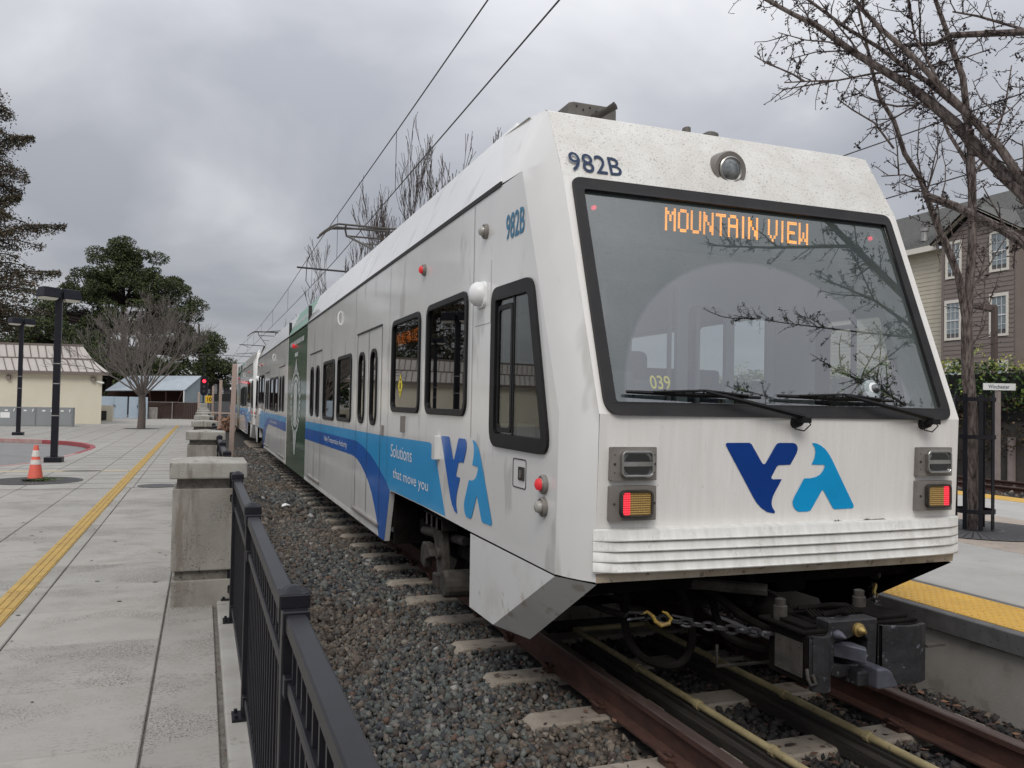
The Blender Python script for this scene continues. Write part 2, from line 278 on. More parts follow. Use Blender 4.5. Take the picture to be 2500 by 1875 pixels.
# ------------------------------------------------------------------ helpers
class MB:
    def __init__(s): s.v = []; s.f = []; s.m = []
    def add(s, vs, fs, mi=0):
        b = len(s.v); s.v += [tuple(v) for v in vs]; s.f += [tuple(b+i for i in f) for f in fs]; s.m += [mi]*len(fs); return s
    def box(s, x0, x1, y0, y1, z0, z1, mi=0):
        v = [(x, y, z) for z in (z0, z1) for y in (y0, y1) for x in (x0, x1)]
        return s.add(v, [(0, 2, 3, 1), (4, 5, 7, 6), (0, 1, 5, 4), (2, 6, 7, 3), (0, 4, 6, 2), (1, 3, 7, 5)], mi)
    def bar(s, a, b, w, h, up=(0, 0, 1), mi=0):
        a = Vector(a); b = Vector(b); d = (b-a).normalized(); up = Vector(up)
        if abs(d.dot(up)) > .98: up = Vector((0, 1, 0))
        x = d.cross(up).normalized()*w/2; y = x.cross(d).normalized()*h/2
        v = [p+i*x+j*y for p in (a, b) for j in (-1, 1) for i in (-1, 1)]
        return s.add(v, [(0, 1, 3, 2), (4, 6, 7, 5), (0, 4, 5, 1), (2, 3, 7, 6), (0, 2, 6, 4), (1, 5, 7, 3)], mi)
    def tube(s, pts, r, n=8, cap=True, mi=0):
        pts = [Vector(p) for p in pts]; k = len(pts); rs = r if isinstance(r, (list, tuple)) else [r]*k
        vs = []; ref = None
        for i, p in enumerate(pts):
            d = (pts[min(i+1, k-1)]-pts[max(i-1, 0)])
            if d.length < 1e-9: d = Vector((0, 0, 1))
            d.normalize()
            if ref is None:
                ref = Vector((0, 0, 1)) if abs(d.z) < .9 else Vector((1, 0, 0))
            x = d.cross(ref)
            if x.length < 1e-4: x = d.cross(Vector((0, 1, 0)))
            x.normalize(); y = d.cross(x).normalized(); ref = -y if False else x.cross(d)
            ref = ref.normalized()
            for j in range(n):
                a = 2*math.pi*j/n; vs.append(p+(x*math.cos(a)+y*math.sin(a))*rs[i])
        fs = [(i*n+j, i*n+(j+1) % n, (i+1)*n+(j+1) % n, (i+1)*n+j) for i in range(k-1) for j in range(n)]
        if cap: fs += [tuple(range(n-1, -1, -1)), tuple((k-1)*n+j for j in range(n))]
        return s.add(vs, fs, mi)
    def poly(s, pts, mi=0): return s.add(pts, [tuple(range(len(pts)))], mi)
    def prism(s, pts2, fn, w0, w1, mi=0, holes=()):
        """2-D outline (with holes) mapped through fn(u, v, w), with thickness w0..w1"""
        loops = [list(pts2)]+[list(h) for h in holes]
        allp = [p for l in loops for p in l]; n = len(allp)
        tri = tessellate_polygon([[Vector((p[0], p[1], 0)) for p in l] for l in loops])
        vs = [fn(p[0], p[1], w0) for p in allp]
        if w1 is None: return s.add(vs, [tuple(t) for t in tri], mi)
        vs += [fn(p[0], p[1], w1) for p in allp]
        fs = [tuple(t) for t in tri]+[tuple(n+i for i in reversed(t)) for t in tri]
        b = 0
        for l in loops:
            k = len(l)
            for i in range(k): fs.append((b+i, b+(i+1) % k, n+b+(i+1) % k, n+b+i))
            b += k
        return s.add(vs, fs, mi)
    def grid(s, fn, nu, nv, mi=0):
        vs = [fn(i/nu, j/nv) for j in range(nv+1) for i in range(nu+1)]
        return s.add(vs, [(j*(nu+1)+i, j*(nu+1)+i+1, (j+1)*(nu+1)+i+1, (j+1)*(nu+1)+i) for j in range(nv) for i in range(nu)], mi)
    def build(s, name, mats, parent=None, bevel=0, smooth=False, seg=2, merge=False, ang=30):
        me = bpy.data.meshes.new(name); me.from_pydata(s.v, [], s.f)
        for m in (mats if isinstance(mats, (list, tuple)) else [mats]): me.materials.append(m)
        if len(me.materials) > 1: me.polygons.foreach_set('material_index', s.m)
        bm = bmesh.new(); bm.from_mesh(me)
        if merge: bmesh.ops.remove_doubles(bm, verts=bm.verts, dist=.0008)
        bmesh.ops.recalc_face_normals(bm, faces=bm.faces)
        if bevel:
            ed = [e_ for e_ in bm.edges if len(e_.link_faces) == 2 and e_.calc_face_angle(0) > math.radians(ang)]
            bmesh.ops.bevel(bm, geom=ed, offset=bevel, segments=seg, affect='EDGES', profile=.5, clamp_overlap=True)
        bm.to_mesh(me); bm.free()
        if smooth:
            me.polygons.foreach_set('use_smooth', [True]*len(me.polygons)); me.set_sharp_from_angle(angle=math.radians(38))
        o = bpy.data.objects.new(name, me); COL.objects.link(o)
        if parent: attach(o, parent)
        return o
def attach(o, p):
    o.parent = p
    l = Vector((0, 0, 0)); q = p
    while q: l += q.location; q = q.parent
    if p.get('worldparts', 1): o.matrix_parent_inverse = Matrix.Translation(-p.location) if p.parent is None else Matrix.Identity(4)
def tag(o, label=None, cat=None, group=None, kind=None):
    if label: o['label'] = label
    if cat: o['category'] = cat
    if group: o['group'] = group
    if kind: o['kind'] = kind
    return o
def thing(name, loc, label=None, cat=None, group=None, kind=None, local=False):
    o = bpy.data.objects.new(name, None); COL.objects.link(o); o.location = loc; o.empty_display_size = .2
    if local: o['worldparts'] = 0
    return tag(o, label, cat, group, kind)
def kids(o): return [c for c in bpy.data.objects if c.parent == o]
def copy_tree(o, delta=(0, 0, 0), parent=None, childmap=None):
    if childmap is None:
        childmap = {}
        for c in bpy.data.objects:
            if c.parent: childmap.setdefault(c.parent.name, []).append(c)
    c = o.copy(); COL.objects.link(c)
    if parent: c.parent = parent; c.matrix_parent_inverse = o.matrix_parent_inverse.copy()
    else: c.location = o.location+Vector(delta)
    for ch in childmap.get(o.name, []): copy_tree(ch, parent=c, childmap=childmap)
    return c
def rrect(x0, x1, y0, y1, r, n=5):
    p = []
    for cx, cy, a in ((x1-r, y1-r, 0), (x0+r, y1-r, 90), (x0+r, y0+r, 180), (x1-r, y0+r, 270)):
        for i in range(n+1):
            t = math.radians(a+90*i/n); p.append((cx+r*math.cos(t), cy+r*math.sin(t)))
    return p
def rpoly(pts, r, n=5):
    """round the corners of a polygon"""
    o = []; k = len(pts)
    for i in range(k):
        p = Vector(pts[i]); a = (Vector(pts[i-1])-p); b = (Vector(pts[(i+1) % k])-p)
        rad = r[i] if isinstance(r, (list, tuple)) else r
        la = min(rad, a.length*.49); lb = min(rad, b.length*.49)
        A = p+a.normalized()*la; B = p+b.normalized()*lb
        for j in range(n+1):
            t = j/n; q = (1-t)**2*A+2*t*(1-t)*p+t*t*B; o.append((q.x, q.y))
    return o
def inset(pts, d):
    k = len(pts); cx = sum(p[0] for p in pts)/k; cy = sum(p[1] for p in pts)/k; o = []
    area = sum(pts[i][0]*pts[(i+1) % k][1]-pts[(i+1) % k][0]*pts[i][1] for i in range(k))
    sg = 1 if area > 0 else -1
    for i in range(k):
        a = Vector(pts[i-1]); p = Vector(pts[i]); b = Vector(pts[(i+1) % k])
        e1 = (p-a); e2_ = (b-p)
        if e1.length < 1e-6 or e2_.length < 1e-6: o.append(tuple(p)); continue
        e1.normalize(); e2_.normalize()
        nn = Vector((-(e1.y+e2_.y), e1.x+e2_.x)); nn.normalize(); c = max(.5, abs(nn.dot(Vector((-e1.y, e1.x)))))
        q = p+nn*sg*d/c; o.append((q.x, q.y))
    return o
_txt = {}
def text2d(s, bold=0.0, spacing=1.0):
    k = (s, bold, spacing)
    if k in _txt: return _txt[k]
    c = bpy.data.curves.new('t', 'FONT'); c.body = s; c.offset = bold; c.space_character = spacing; c.resolution_u = 3
    o = bpy.data.objects.new('t', c); COL.objects.link(o)
    dg = bpy.context.evaluated_depsgraph_get(); me = bpy.data.meshes.new_from_object(o.evaluated_get(dg))
    v = [(p.co.x, p.co.y) for p in me.vertices]; f = [tuple(p.vertices) for p in me.polygons]
    bpy.data.objects.remove(o); bpy.data.meshes.remove(me)
    x0 = min(p[0] for p in v); x1 = max(p[0] for p in v); y0 = min(p[1] for p in v); y1 = max(p[1] for p in v)
    v = [((p[0]-x0)/(x1-x0), (p[1]-y0)/(y1-y0)) for p in v]
    _txt[k] = (v, f); return _txt[k]
def add_text(mb, s, fn, bold=0.0, mi=0, spacing=1.0):
    v, f = text2d(s, bold, spacing); mb.add([fn(a, b) for a, b in v], f, mi); return mb
def lathe(mb, c, axis, prof, n=20, mi=0):
    """prof: list of (distance along axis, radius)"""
    c = Vector(c); ax = Vector(axis).normalized(); x = ax.cross(Vector((0, 0, 1)) if abs(ax.z) < .9 else Vector((1, 0, 0))).normalized(); y = ax.cross(x)
    vs = []
    for d, r in prof:
        for j in range(n):
            a = 2*math.pi*j/n; vs.append(c+ax*d+(x*math.cos(a)+y*math.sin(a))*r)
    k = len(prof)
    fs = [(i*n+j, i*n+(j+1) % n, (i+1)*n+(j+1) % n, (i+1)*n+j) for i in range(k-1) for j in range(n)]
    fs += [tuple(range(n-1, -1, -1)), tuple((k-1)*n+j for j in range(n))]
    return mb.add(vs, fs, mi)
def npmesh(name, verts, faces, mats, matidx=None, parent=None, smooth=False):
    me = bpy.data.meshes.new(name); nv, nf, k = len(verts), len(faces), faces.shape[1]
    me.vertices.add(nv); me.vertices.foreach_set('co', verts.astype(np.float32).ravel())
    me.loops.add(nf*k); me.loops.foreach_set('vertex_index', faces.astype(np.int32).ravel())
    me.polygons.add(nf); me.polygons.foreach_set('loop_start', np.arange(0, nf*k, k, dtype=np.int32))
    for m in (mats if isinstance(mats, (list, tuple)) else [mats]): me.materials.append(m)
    if matidx is not None: me.polygons.foreach_set('material_index', matidx.astype(np.int32))
    if smooth: me.polygons.foreach_set('use_smooth', np.ones(nf, dtype=bool))
    me.update(calc_edges=True); me.validate()
    o = bpy.data.objects.new(name, me); COL.objects.link(o)
    if parent: attach(o, parent)
    return o
def rotmats(n, rs=NP):
    q = rs.normal(size=(n, 4)); q /= np.linalg.norm(q, axis=1)[:, None]; w, x, y, z = q.T
    return np.stack([1-2*(y*y+z*z), 2*(x*y-z*w), 2*(x*z+y*w), 2*(x*y+z*w), 1-2*(x*x+z*z), 2*(y*z-x*w), 2*(x*z-y*w), 2*(y*z+x*w), 1-2*(x*x+y*y)], 1).reshape(n, 3, 3)
def leaves(pos, size, aspect=.6, rs=NP, curl=0, updir=None):
    """one rhombic leaf per position -> verts, faces"""
    n = len(pos); Rm = rotmats(n, rs)
    base = np.array([[-.5, 0, 0], [0, -aspect/2, 0], [.5, 0, 0], [0, aspect/2, 0]])
    sz = (size*(.7+.6*rs.rand(n)))[:, None, None] if np.isscalar(size) else size[:, None, None]
    v = np.einsum('nij,kj->nki', Rm, base)*sz+pos[:, None, :]
    return v.reshape(-1, 3), np.arange(4*n).reshape(n, 4)

# ================================================================== SETTING
g_ = MB(); g_.poly([(-600, -60, -.45), (600, -60, -.45), (600, 900, -.45), (-600, 900, -.45)])
tag(g_.build('ground', M['groundmat']), kind='structure')
# --- plaza with the sunken drive cut out of it
drive = [(-30, 21.4), (-12, 21.4), (-9, 21.5), (-7.43, 22.07), (-6.9, 23.3), (-6.62, 24.9), (-6.42, 27), (-6.32, 29), (-6.32, 30.2), (-6.5, 31.6), (-6.95, 33.2), (-7.6, 34.5), (-8.6, 35.6), (-10.5, 36.8), (-14, 38), (-30, 39)]
tree_hole = []
pl = MB()
YN = 16.65
outer = [(-30, YN), (-3.33, YN), (-3.33, 78), (-30, 78)]
pl.prism(outer, lambda u, v, w: (u, v, w), 0, None, holes=[drive])
pz = tag(pl.build('plaza', M['concrete']), kind='structure')
# far joints of the plaza: grooves filled with dirt, too fine to cut there
fj = MB()
def in_drive(x, y):
    c = False; k = len(drive)
    for i in range(k):
        x1, y1 = drive[i]; x2, y2 = drive[i-1]
        if (y1 > y) != (y2 > y) and x < (x2-x1)*(y-y1)/(y2-y1)+x1: c = not c
    return c
for i in range(0, 24):
    x = -4.25-.915*i
    a = YN
    while a < 56:
        b = a+.95
        if not in_drive(x, a+.4) and not in_drive(x-.1, a) and not in_drive(x, b): fj.box(x-.008, x+.008, a, b, -.002, .003)
        a = b
for j in range(0, 42):
    y = YN+.95*j
    for i in range(14):
        x = -3.33-.915*i
        if not in_drive(x-.5, y) and not in_drive(x-.95, y): fj.box(x-.92, x, y-.009, y+.009, -.002, .003)
o = fj.build('joint', M['jointdirt']); attach(o, pz); tag(o, kind='stuff')
bed = MB(); bed.poly([(-30, -3, -.02), (-2.9, -3, -.02), (-2.9, YN, -.02), (-30, YN, -.02)]); bed.poly([(-3.4, YN, -.02), (-2.9, YN, -.02), (-2.9, 62, -.02), (-3.4, 62, -.02)])
attach(bed.build('mortar_bed', M['jointdirt']), pz)
xe = [-3.33, -4.28, -5.18, -6.09, -7.0, -7.92, -8.84]
sm = None; meshes = {}
for i in range(6):
    for j in range(19):
        y0 = YN-.95*(j+1); y1 = y0+.95
        w = xe[i]-xe[i+1]; key = (round(w, 3), (i*3+j*5) % 3)
        if key not in meshes:
            b = MB().box(-w/2+.005, w/2-.005, -.475+.005, .475-.005, -.04, 0)
            o = b.build('slab', M['slab'][key[1]], bevel=.006, seg=1); meshes[key] = o.data
        else:
            o = bpy.data.objects.new('slab', meshes[key]); COL.objects.link(o)
        o.location = ((xe[i]+xe[i+1])/2, (y0+y1)/2, R.uniform(-.003, .001)); o.parent = pz
rest = MB()
for i in range(16):
    for j in range(19):
        x1 = -8.84-.915*i; y0 = YN-.95*(j+1); rest.box(x1-.91, x1-.005, y0+.005, y0+.945, -.04, -.001)
o = rest.build('slab_field', M['slab'][0]); attach(o, pz); tag(o, kind='stuff')
# stains and gum on the plaza
sp = MB()
for _ in range(70):
    x = R.uniform(-6.4, -3.4); y = R.uniform(3.3, 13); r_ = R.uniform(.006, .022)
    sp.poly([(x+r_*R.uniform(.7, 1.3)*math.cos(a), y+r_*R.uniform(.7, 1.3)*math.sin(a), .0035) for a in [k*math.pi/4 for k in range(8)]])
o = sp.build('gum_spot', M['jointdirt']); attach(o, pz); tag(o, kind='stuff')
# strip of paving between the slabs and the kerb, groove and kerb
st = MB()
for k in range(26):
    y0 = -3+2.4*k; st.box(-3.322, -2.985, y0+.004, y0+2.396, -.04, -.002)
attach(st.build('edge_paving', M['slab'][1], bevel=.005, seg=1), pz)
kb = MB(); kb.box(-2.955, -2.70, -3, 62, -.3, .03)
tag(kb.build('kerb', M['curbconc'], bevel=.012, seg=2), kind='structure')
# drive: asphalt, red kerb
dr = MB(); dr.prism(drive, lambda u, v, w: (u, v, w), -.14, None)
tag(dr.build('driveway', M['asphalt']), kind='structure')
rk = MB(); k = len(drive)
for i in range(2, 14):
    a = Vector((*drive[i], 0)); b = Vector((*drive[i+1], 0)); d = (b-a).normalized(); nrm = Vector((-d.y, d.x, 0))
    if i == 2: pn = nrm
    d2 = (Vector((*drive[min(i+2, k-1)], 0))-b).normalized(); n2 = (nrm+Vector((-d2.y, d2.x, 0))).normalized()
    q = [a, b, b+n2*.16, a+pn*.16]; pn = n2
    rk.add([(p.x, p.y, z) for z in (-.145, .006) for p in q], [(0, 1, 2, 3), (7, 6, 5, 4), (0, 4, 5, 1), (1, 5, 6, 2), (2, 6, 7, 3), (3, 7, 4, 0)])
rk.m = [0 if 4*6 <= i < 10*6 else 1 for i in range(len(rk.f))]
tag(rk.build('red_kerb', [M['redcurb'], M['redfade']], bevel=.01, seg=1), 'red painted kerb round the rounded end of the sunken driveway', kind='structure')
# --- yellow guide strip (tiles with three raised bars)
gs = thing('guide_strip', (-4.49, 4, 0), kind='structure')
tb = MB().box(-.092, .092, -.297, .297, -.005, .008)
for xo in (-.060, 0, .060): tb.box(xo-.022, xo+.022, -.29, .29, .008, .014)
t0 = tb.build('guide_tile', M['tactile'], bevel=.003, seg=1)
for k in range(89):
    o = t0 if k == 0 else t0.copy()
    if k: COL.objects.link(o)
    o.location = (0, -1.2+.6*k, 0); o.parent = gs
o = MB().box(-9.5, -4.62, 20.45, 20.75, -.002, .004).build('faded_strip', M['fadedyellow']); tag(o, kind='structure')

# --- ballast bed and gravel
bb = MB(); bb.poly([(-2.72, -6, -.25), (1.5, -6, -.25), (1.5, 140, -.25), (-2.72, 140, -.25)])
tag(bb.build('ballast_bed', M['ballastbase']), kind='structure')
IC = bmesh.new(); bmesh.ops.create_cube(IC, size=1.5); bmesh.ops.triangulate(IC, faces=IC.faces[:]); ICV = np.array([v.co[:] for v in IC.verts]); ICF = np.array([[v.index for v in f.verts] for f in IC.faces]); IC.free()
def stones(name, x0, x1, y0, y1, dens, size, zb, mats, pick=None, zj=.02):
    n = int((x1-x0)*(y1-y0)*dens); p = np.stack([NP.uniform(x0, x1, n), NP.uniform(y0, y1, n), zb+NP.uniform(-zj, zj, n)], 1)
    sc = size*(.5+.6*NP.rand(n)+.9*NP.rand(n)**6)[:, None]*(np.stack([.7+.5*NP.rand(n), .6+.4*NP.rand(n), .45+.35*NP.rand(n)], 1))
    v = ICV[None]*(1+NP.uniform(-.30, .30, (n, len(ICV), 3)))
    v = v*sc[:, None, :]; v = np.einsum('nij,nkj->nki', rotmats(n), v)+p[:, None, :]
    f = (ICF[None]+(np.arange(n)*len(ICV))[:, None, None]).reshape(-1, 3)
    mi = None
    if pick is not None: mi = np.repeat(pick(p), len(ICF))
    return npmesh(name, v.reshape(-1, 3), f, mats, mi)
def pick(p):
    # drifts of browner stone
    a = np.sin(p[:, 0]*2.3+p[:, 1]*.9)+np.sin(p[:, 1]*1.7-p[:, 0]*1.1)+NP.normal(0, .7, len(p))
    a += -.5+np.where(p[:, 0] < -1.95, 1.3, 0)+np.where(p[:, 1] > 9, .6, 0)
    return (a > .45).astype(int)
for nm, a in (('gravel', (-2.68, -.84, 1.0, 7.0, 2300, .0215, -.232)), ('gravel', (-2.68, -.84, 7.0, 13, 1300, .026, -.236)), ('gravel', (-2.68, -.84, 13, 34, 330, .042, -.235))):
    tag(stones(nm, *a, [M['stone'], M['stonebrown']], pick), kind='stuff')
tag(stones('gravel', -.68, .68, 1.6, 6.4, 1500, .022, -.235, [M['stonedark'], M['stonebrown']], lambda p: (NP.rand(len(p)) > .93).astype(int)), kind='stuff')
tag(stones('gravel', .82, 1.44, 2.0, 7.5, 1500, .022, -.215, [M['stonedark'], M['stonebrown']], lambda p: (NP.rand(len(p)) > .9).astype(int)), kind='stuff')
def litter(name, x0, x1, y0, y1, n, z, s):
    p = np.stack([NP.uniform(x0, x1, n), NP.uniform(y0, y1, n), z+NP.uniform(0, .03, n)], 1)
    v, f = leaves(p, s, .62); v[:, 2] = np.repeat(p[:, 2], 4)+(v[:, 2]-np.repeat(p[:, 2], 4))*.35
    return tag(npmesh(name, v, f, M['leafdead']), kind='stuff')
litter('dead_leaves', -.66, .68, 1.6, 5.8, 520, -.205, .055)
litter('dead_leaves', .80, 1.45, 2.2, 7.5, 1300, -.20, .05)
litter('dead_leaves', -1.25, -.8, 2.4, 6.0, 90, -.18, .05)
litter('dead_leaves', -2.99, -2.955, 2.0, 7.0, 60, -.03, .02)

# --- railway track: two rails, ties, clips
def rail_profile():
    h = [(-.07, -.175), (.07, -.175), (.07, -.163), (.012, -.145), (.009, -.05), (.036, -.035), (.036, -.006), (.028, 0), (-.028, 0), (-.036, -.006), (-.036, -.035), (-.009, -.05), (-.012, -.145), (-.07, -.163)]
    return h
def make_rail(xc, y0, y1, parent, name='rail', dz=0):
    mb = MB(); P = rail_profile(); n = len(P)
    vs = [(xc+a, y, b+dz) for y in (y0, y1) for a, b in P]
    fs = [(i, (i+1) % n, n+(i+1) % n, n+i) for i in range(n)]+[tuple(range(n)), tuple(range(2*n-1, n-1, -1))]
    mb.add(vs, fs); mb.m = [1 if 6 <= i <= 8 else 0 for i in range(n)]+[0, 0]
    return mb.build(name, [M['rust'], M['railtop']], parent)
trk = thing('railway_track', (0, 4, 0), kind='structure')
make_rail(-.7525, -2, 130, trk); make_rail(.7525, -2, 130, trk)
tm = MB()
vs = [(x, y*(1 if abs(x) < 1.2 else .92), z) for (x, zt) in ((-1.3, -.225), (-1.24, -.185), (1.24, -.185), (1.3, -.225)) for (y, z) in ((-.135, -.36), (-.115, zt), (.115, zt), (.135, -.36))]
fs = [(i*4+j, i*4+j+1, i*4+5+j, i*4+4+j) for i in range(3) for j in range(3)]+[(0, 1, 2, 3), (15, 14, 13, 12)]
tm.add(vs, fs); t0 = tm.build('tie', M['tie'], bevel=.012, seg=1)
cl = MB()
for sx in (-1, 1):
    cl.box(sx*.078-.03, sx*.078+.03, -.05, .05, 0, .03)
    cl.tube([(sx*.07, -.045, .03), (sx*.115, -.05, .05), (sx*.13, 0, .065), (sx*.115, .045, .05), (sx*.06, .05, .035), (sx*.05, .0, .035)], .011, 6)
c0 = cl.build('rail_clip', M['rust'], smooth=True)
first = True
for k in range(-4, 46):
    y = 4.51+.778*k
    if y < 1.2: continue
    o = t0 if first else t0.copy()
    if not first: COL.objects.link(o)
    o.location = (0, y-4, 0); o.parent = trk
    if y < 14:
        for xr in (-.7525, .7525):
            c = c0 if first and xr < 0 else c0.copy()
            if c is not c0: COL.objects.link(c)
            c.location = (xr, y-4, -.185); c.parent = trk
    first = False
# --- yellow conduits with couplings between the rails, on old boards
cd = thing('yellow_conduit', (0, 5.9, -.1), 'yellow conduit loop running between the rails below the coupler', 'pipe')
for x in (-.36, .245):
    MB().tube([(x, 1.2, -.085), (x, 5.86, -.085)], .021, 10).build('pipe', M['conduit'], cd, smooth=True)
    for y in (4.9, 4.18, 3.5, 2.8, 2.1):
        MB().tube([(x, y-.018, -.085), (x, y+.018, -.085)], .029, 10).build('coupling', M['conduit'], cd)
MB().tube([(-.385, 5.86, -.085), (.27, 5.86, -.085)], .021, 10).build('pipe', M['conduit'], cd, smooth=True)
for x in (-.36, .245):
    bd = MB().box(x-.085, x-.03, 1.2, 5.7, -.215, -.135); bd.box(x-.024, x+.02, 1.2, 5.7, -.215, -.115)
    bd.build('board', M['oldwood'], cd, bevel=.004, seg=1)
# ================================================================== TRAIN
SX = 1.325
def make_train():
    T = thing('light_rail_train', (0, 3.8, 0), 'white and blue light rail train signed MOUNTAIN VIEW, numbered 982B', 'train', 'light rail cars on the near track')
    def side_fn(s):
        # y, z, w(outwards)
        return lambda u, v, w: (s*(SX+w), u, v)
    MIR = 34.9
    wins = [(5.71, 6.875, 1.545, 2.46), (7.09, 8.245, 1.545, 2.45), (10.65, 11.815, 1.373, 2.265), (12.105, 13.27, 1.36, 2.258)]
    dwin = [(9.0, 9.37, 1.383, 2.235), (9.73, 10.12, 1.383, 2.235), (13.77, 14.14, 1.383, 2.235), (14.50, 14.89, 1.383, 2.235)]
    cabw = [(4.155, 1.36), (4.45, 2.385), (5.165, 2.395), (5.165, 1.365)]
    def section_outline():
        return [(4.08, .737), (4.06, 1.6), (4.68, 3.054), (15.6, 3.054), (15.6, .215), (8.43, .225), (8.22, .74), (8.17, .76), (6.9, .762), (5.57, .745)]
    def holes(mirror):
        f = (lambda y: MIR-y) if mirror else (lambda y: y)
        H = []
        for y0, y1, z0, z1 in wins:
            a, b = sorted((f(y0), f(y1))); H.append(('window', rrect(a, b, z0, z1, .11)))
        for y0, y1, z0, z1 in dwin:
            a, b = sorted((f(y0), f(y1))); H.append(('door_window', rrect(a, b, z0, z1, .15)))
        H.append(('cab_window', rpoly([(f(y), z) for y, z in cabw], [.14, .10, .10, .14])))
        return H
    # ---- body shell
    for s in (-1, 1):
        fn = side_fn(s)
        for mirror in (False, True):
            f = (lambda y: MIR-y) if mirror else (lambda y: y)
            H = holes(mirror)
            mb = MB(); mb.prism([(f(y), z) for y, z in section_outline()], fn, 0, -.05, holes=[inset(h, .012) for _, h in H])
            mb.build('side_panel', M['paint_side'], T)
            for kind, h in H:
                fr = MB(); thick = .05 if kind == 'window' else (.04 if kind == 'door_window' else .085)
                inn = inset(h, thick)
                k_ = len(h)
                # frame ring, rounded section
                fr.prism(h, fn, .018, -.04, holes=[inn])
                fo = fr.build('window_frame', M['frame_dark'], T, bevel=.006, seg=1)
                g2 = MB(); g2.prism(inset(h, thick-.004), fn, -.004, -.010)
                gl = g2.build('pane', M['glass_right'] if s > 0 else M['glass_cab'] if kind == 'cab_window' else M['glass_side'], fo)
                if kind == 'cab_window':
                    a, b = min(p[0] for p in inn), max(p[0] for p in inn)
                    bar = MB(); yb = f(4.78)
                    bar.box(s*SX-s*.03 if s > 0 else -SX, s*SX if s > 0 else -SX+.03, yb-.014, yb+.014, 1.40, 2.33)
                    y0_, y1_ = sorted((f(4.79), f(5.07)))
                    bar.build('mullion', M['frame_dark'], fo)
                    sl = MB(); sl.prism(rrect(y0_, y1_, 1.46, 2.27, .04), fn, .004, -.006, holes=[rrect(y0_+.03, y1_-.03, 1.49, 2.24, .03)])
                    sl.build('sash', M['frame_dark'], fo)
                if kind == 'window' and abs(h[0][0]-f(8.245)) < .5 or kind == 'window' and False:
                    pass
            # livery: light blue band and dark blue sweep
            lb = [(15.6, 1.275), (8.7, 1.292), (6.73, 1.312), (6.62, 1.295), (6.54, 1.25), (6.49, 1.19), (6.455, 1.12), (6.205, .768), (8.17, .768), (8.225, .755), (8.44, .84), (8.659, .905), (9.0, .99), (9.277, 1.05), (9.7, 1.115), (10.05, 1.15), (10.322, 1.164), (11, 1.163), (15.6, 1.145)]
            db = [(15.6, 1.145), (11, 1.163), (10.322, 1.164), (10.05, 1.15), (9.7, 1.115), (9.277, 1.05), (9.0, .99), (8.659, .905), (8.44, .84), (8.225, .755), (8.435, .228), (8.73, .224), (8.863, .397), (9.02, .53), (9.169, .639), (9.38, .745), (9.61, .825), (9.85, .895), (10.1, .945), (10.295, .965), (10.6, .975), (15.6, .951)]
            MB().prism([(f(y), z) for y, z in lb], fn, .0015, None).build('blue_band', M['lblue'], T)
            MB().prism([(f(y), z) for y, z in db], fn, .0022, None).build('blue_sweep', M['dblue'], T)
            # doors: dark joints, threshold, lintel strip
            for d0, d1, n_ in ((8.77, 10.26, 2), (13.54, 15.05, 2)):
                dm = MB(); dz0, dz1 = .36, 2.455
                for yy in (d0, (d0+d1)/2, d1):
                    y_ = f(yy); dm.add([fn(y_-.008, dz0, .0035), fn(y_+.008, dz0, .0035), fn(y_+.008, dz1, .0035), fn(y_-.008, dz1, .0035)], [(0, 1, 2, 3)])
                a, b = sorted((f(d0), f(d1)))
                x0_, x1_ = sorted((s*(SX+.001), s*(SX+.012))); dm.box(x0_, x1_, a, b, dz1, dz1+.018)
                dm.build('door_joint', M['seam'], T)
                th = MB(); x0_, x1_ = sorted((s*(SX), s*(SX+.03))); th.box(x0_, x1_, a-.02, b+.04, .325, .355); th.build('door_sill', M['bronze'], T, bevel=.004, seg=1)
            pj = MB()
            for yy, za, zb in ((5.60, 1.40, 3.04), (8.40, .78, 3.04), (10.45, .32, 3.04), (13.42, .32, 3.04)):
                y_ = f(yy); pj.add([fn(y_-.003, za, .003), fn(y_+.003, za, .003), fn(y_+.003, zb, .003), fn(y_-.003, zb, .003)], [(0, 1, 2, 3)])
            o_ = pj.build('panel_joint', M['undermetal'], T); o_['kind'] = 'stuff'
            # gutter, lamps, hatches
            gm = MB(); x0_, x1_ = sorted((s*(SX-.02), s*(SX+.008))); a, b = sorted((f(5.05), f(15.6))); gm.box(x0_, x1_, a, b, 3.05, 3.082)
            gm.build('gutter', M['seam'], T)
            def lamp(y, z, r_, m_lens, nm='side_lamp'):
                lm = MB(); lathe(lm, (s*SX, f(y), z), (s, 0, 0), [(0, r_), (.018, r_), (.026, r_*.86), (.02, r_*.72), (.03, r_*.66)], 18)
                l_ = lm.build(nm, M['bronze'], T, smooth=True)
                l2 = MB(); lathe(l2, (s*SX, f(y), z), (s, 0, 0), [(.028, r_*.66), (.048, r_*.56), (.056, r_*.3), (.058, .002)], 14)
                l2.build('lens', m_lens, l_, smooth=True)
            lamp(7.0, 2.79, .052, M['redglow']); lamp(5.34, 2.81, .052, M['smoke']); lamp(4.24, 1.20, .054, M['redglow']); lamp(4.24, 1.076, .054, M['smoke'])
            cr_ = MB(); cr_.tube([(s*(SX+.002), f(11.70), 2.90), (s*(SX+.025), f(11.71), 2.87), (s*(SX+.035), f(11.715), 2.81), (s*(SX+.025), f(11.71), 2.75), (s*(SX+.002), f(11.70), 2.71)], .010, 6)
            cr_.build('grab_handle', M['int_wall'], T, smooth=True)
            # camera pod
            pod = MB(); pod.prism(rrect(*sorted((f(5.30), f(5.49))), 2.29, 2.47, .05), fn, 0, .025); 
            pod.build('camera_pod_base', M['int_wall'], T, bevel=.008)
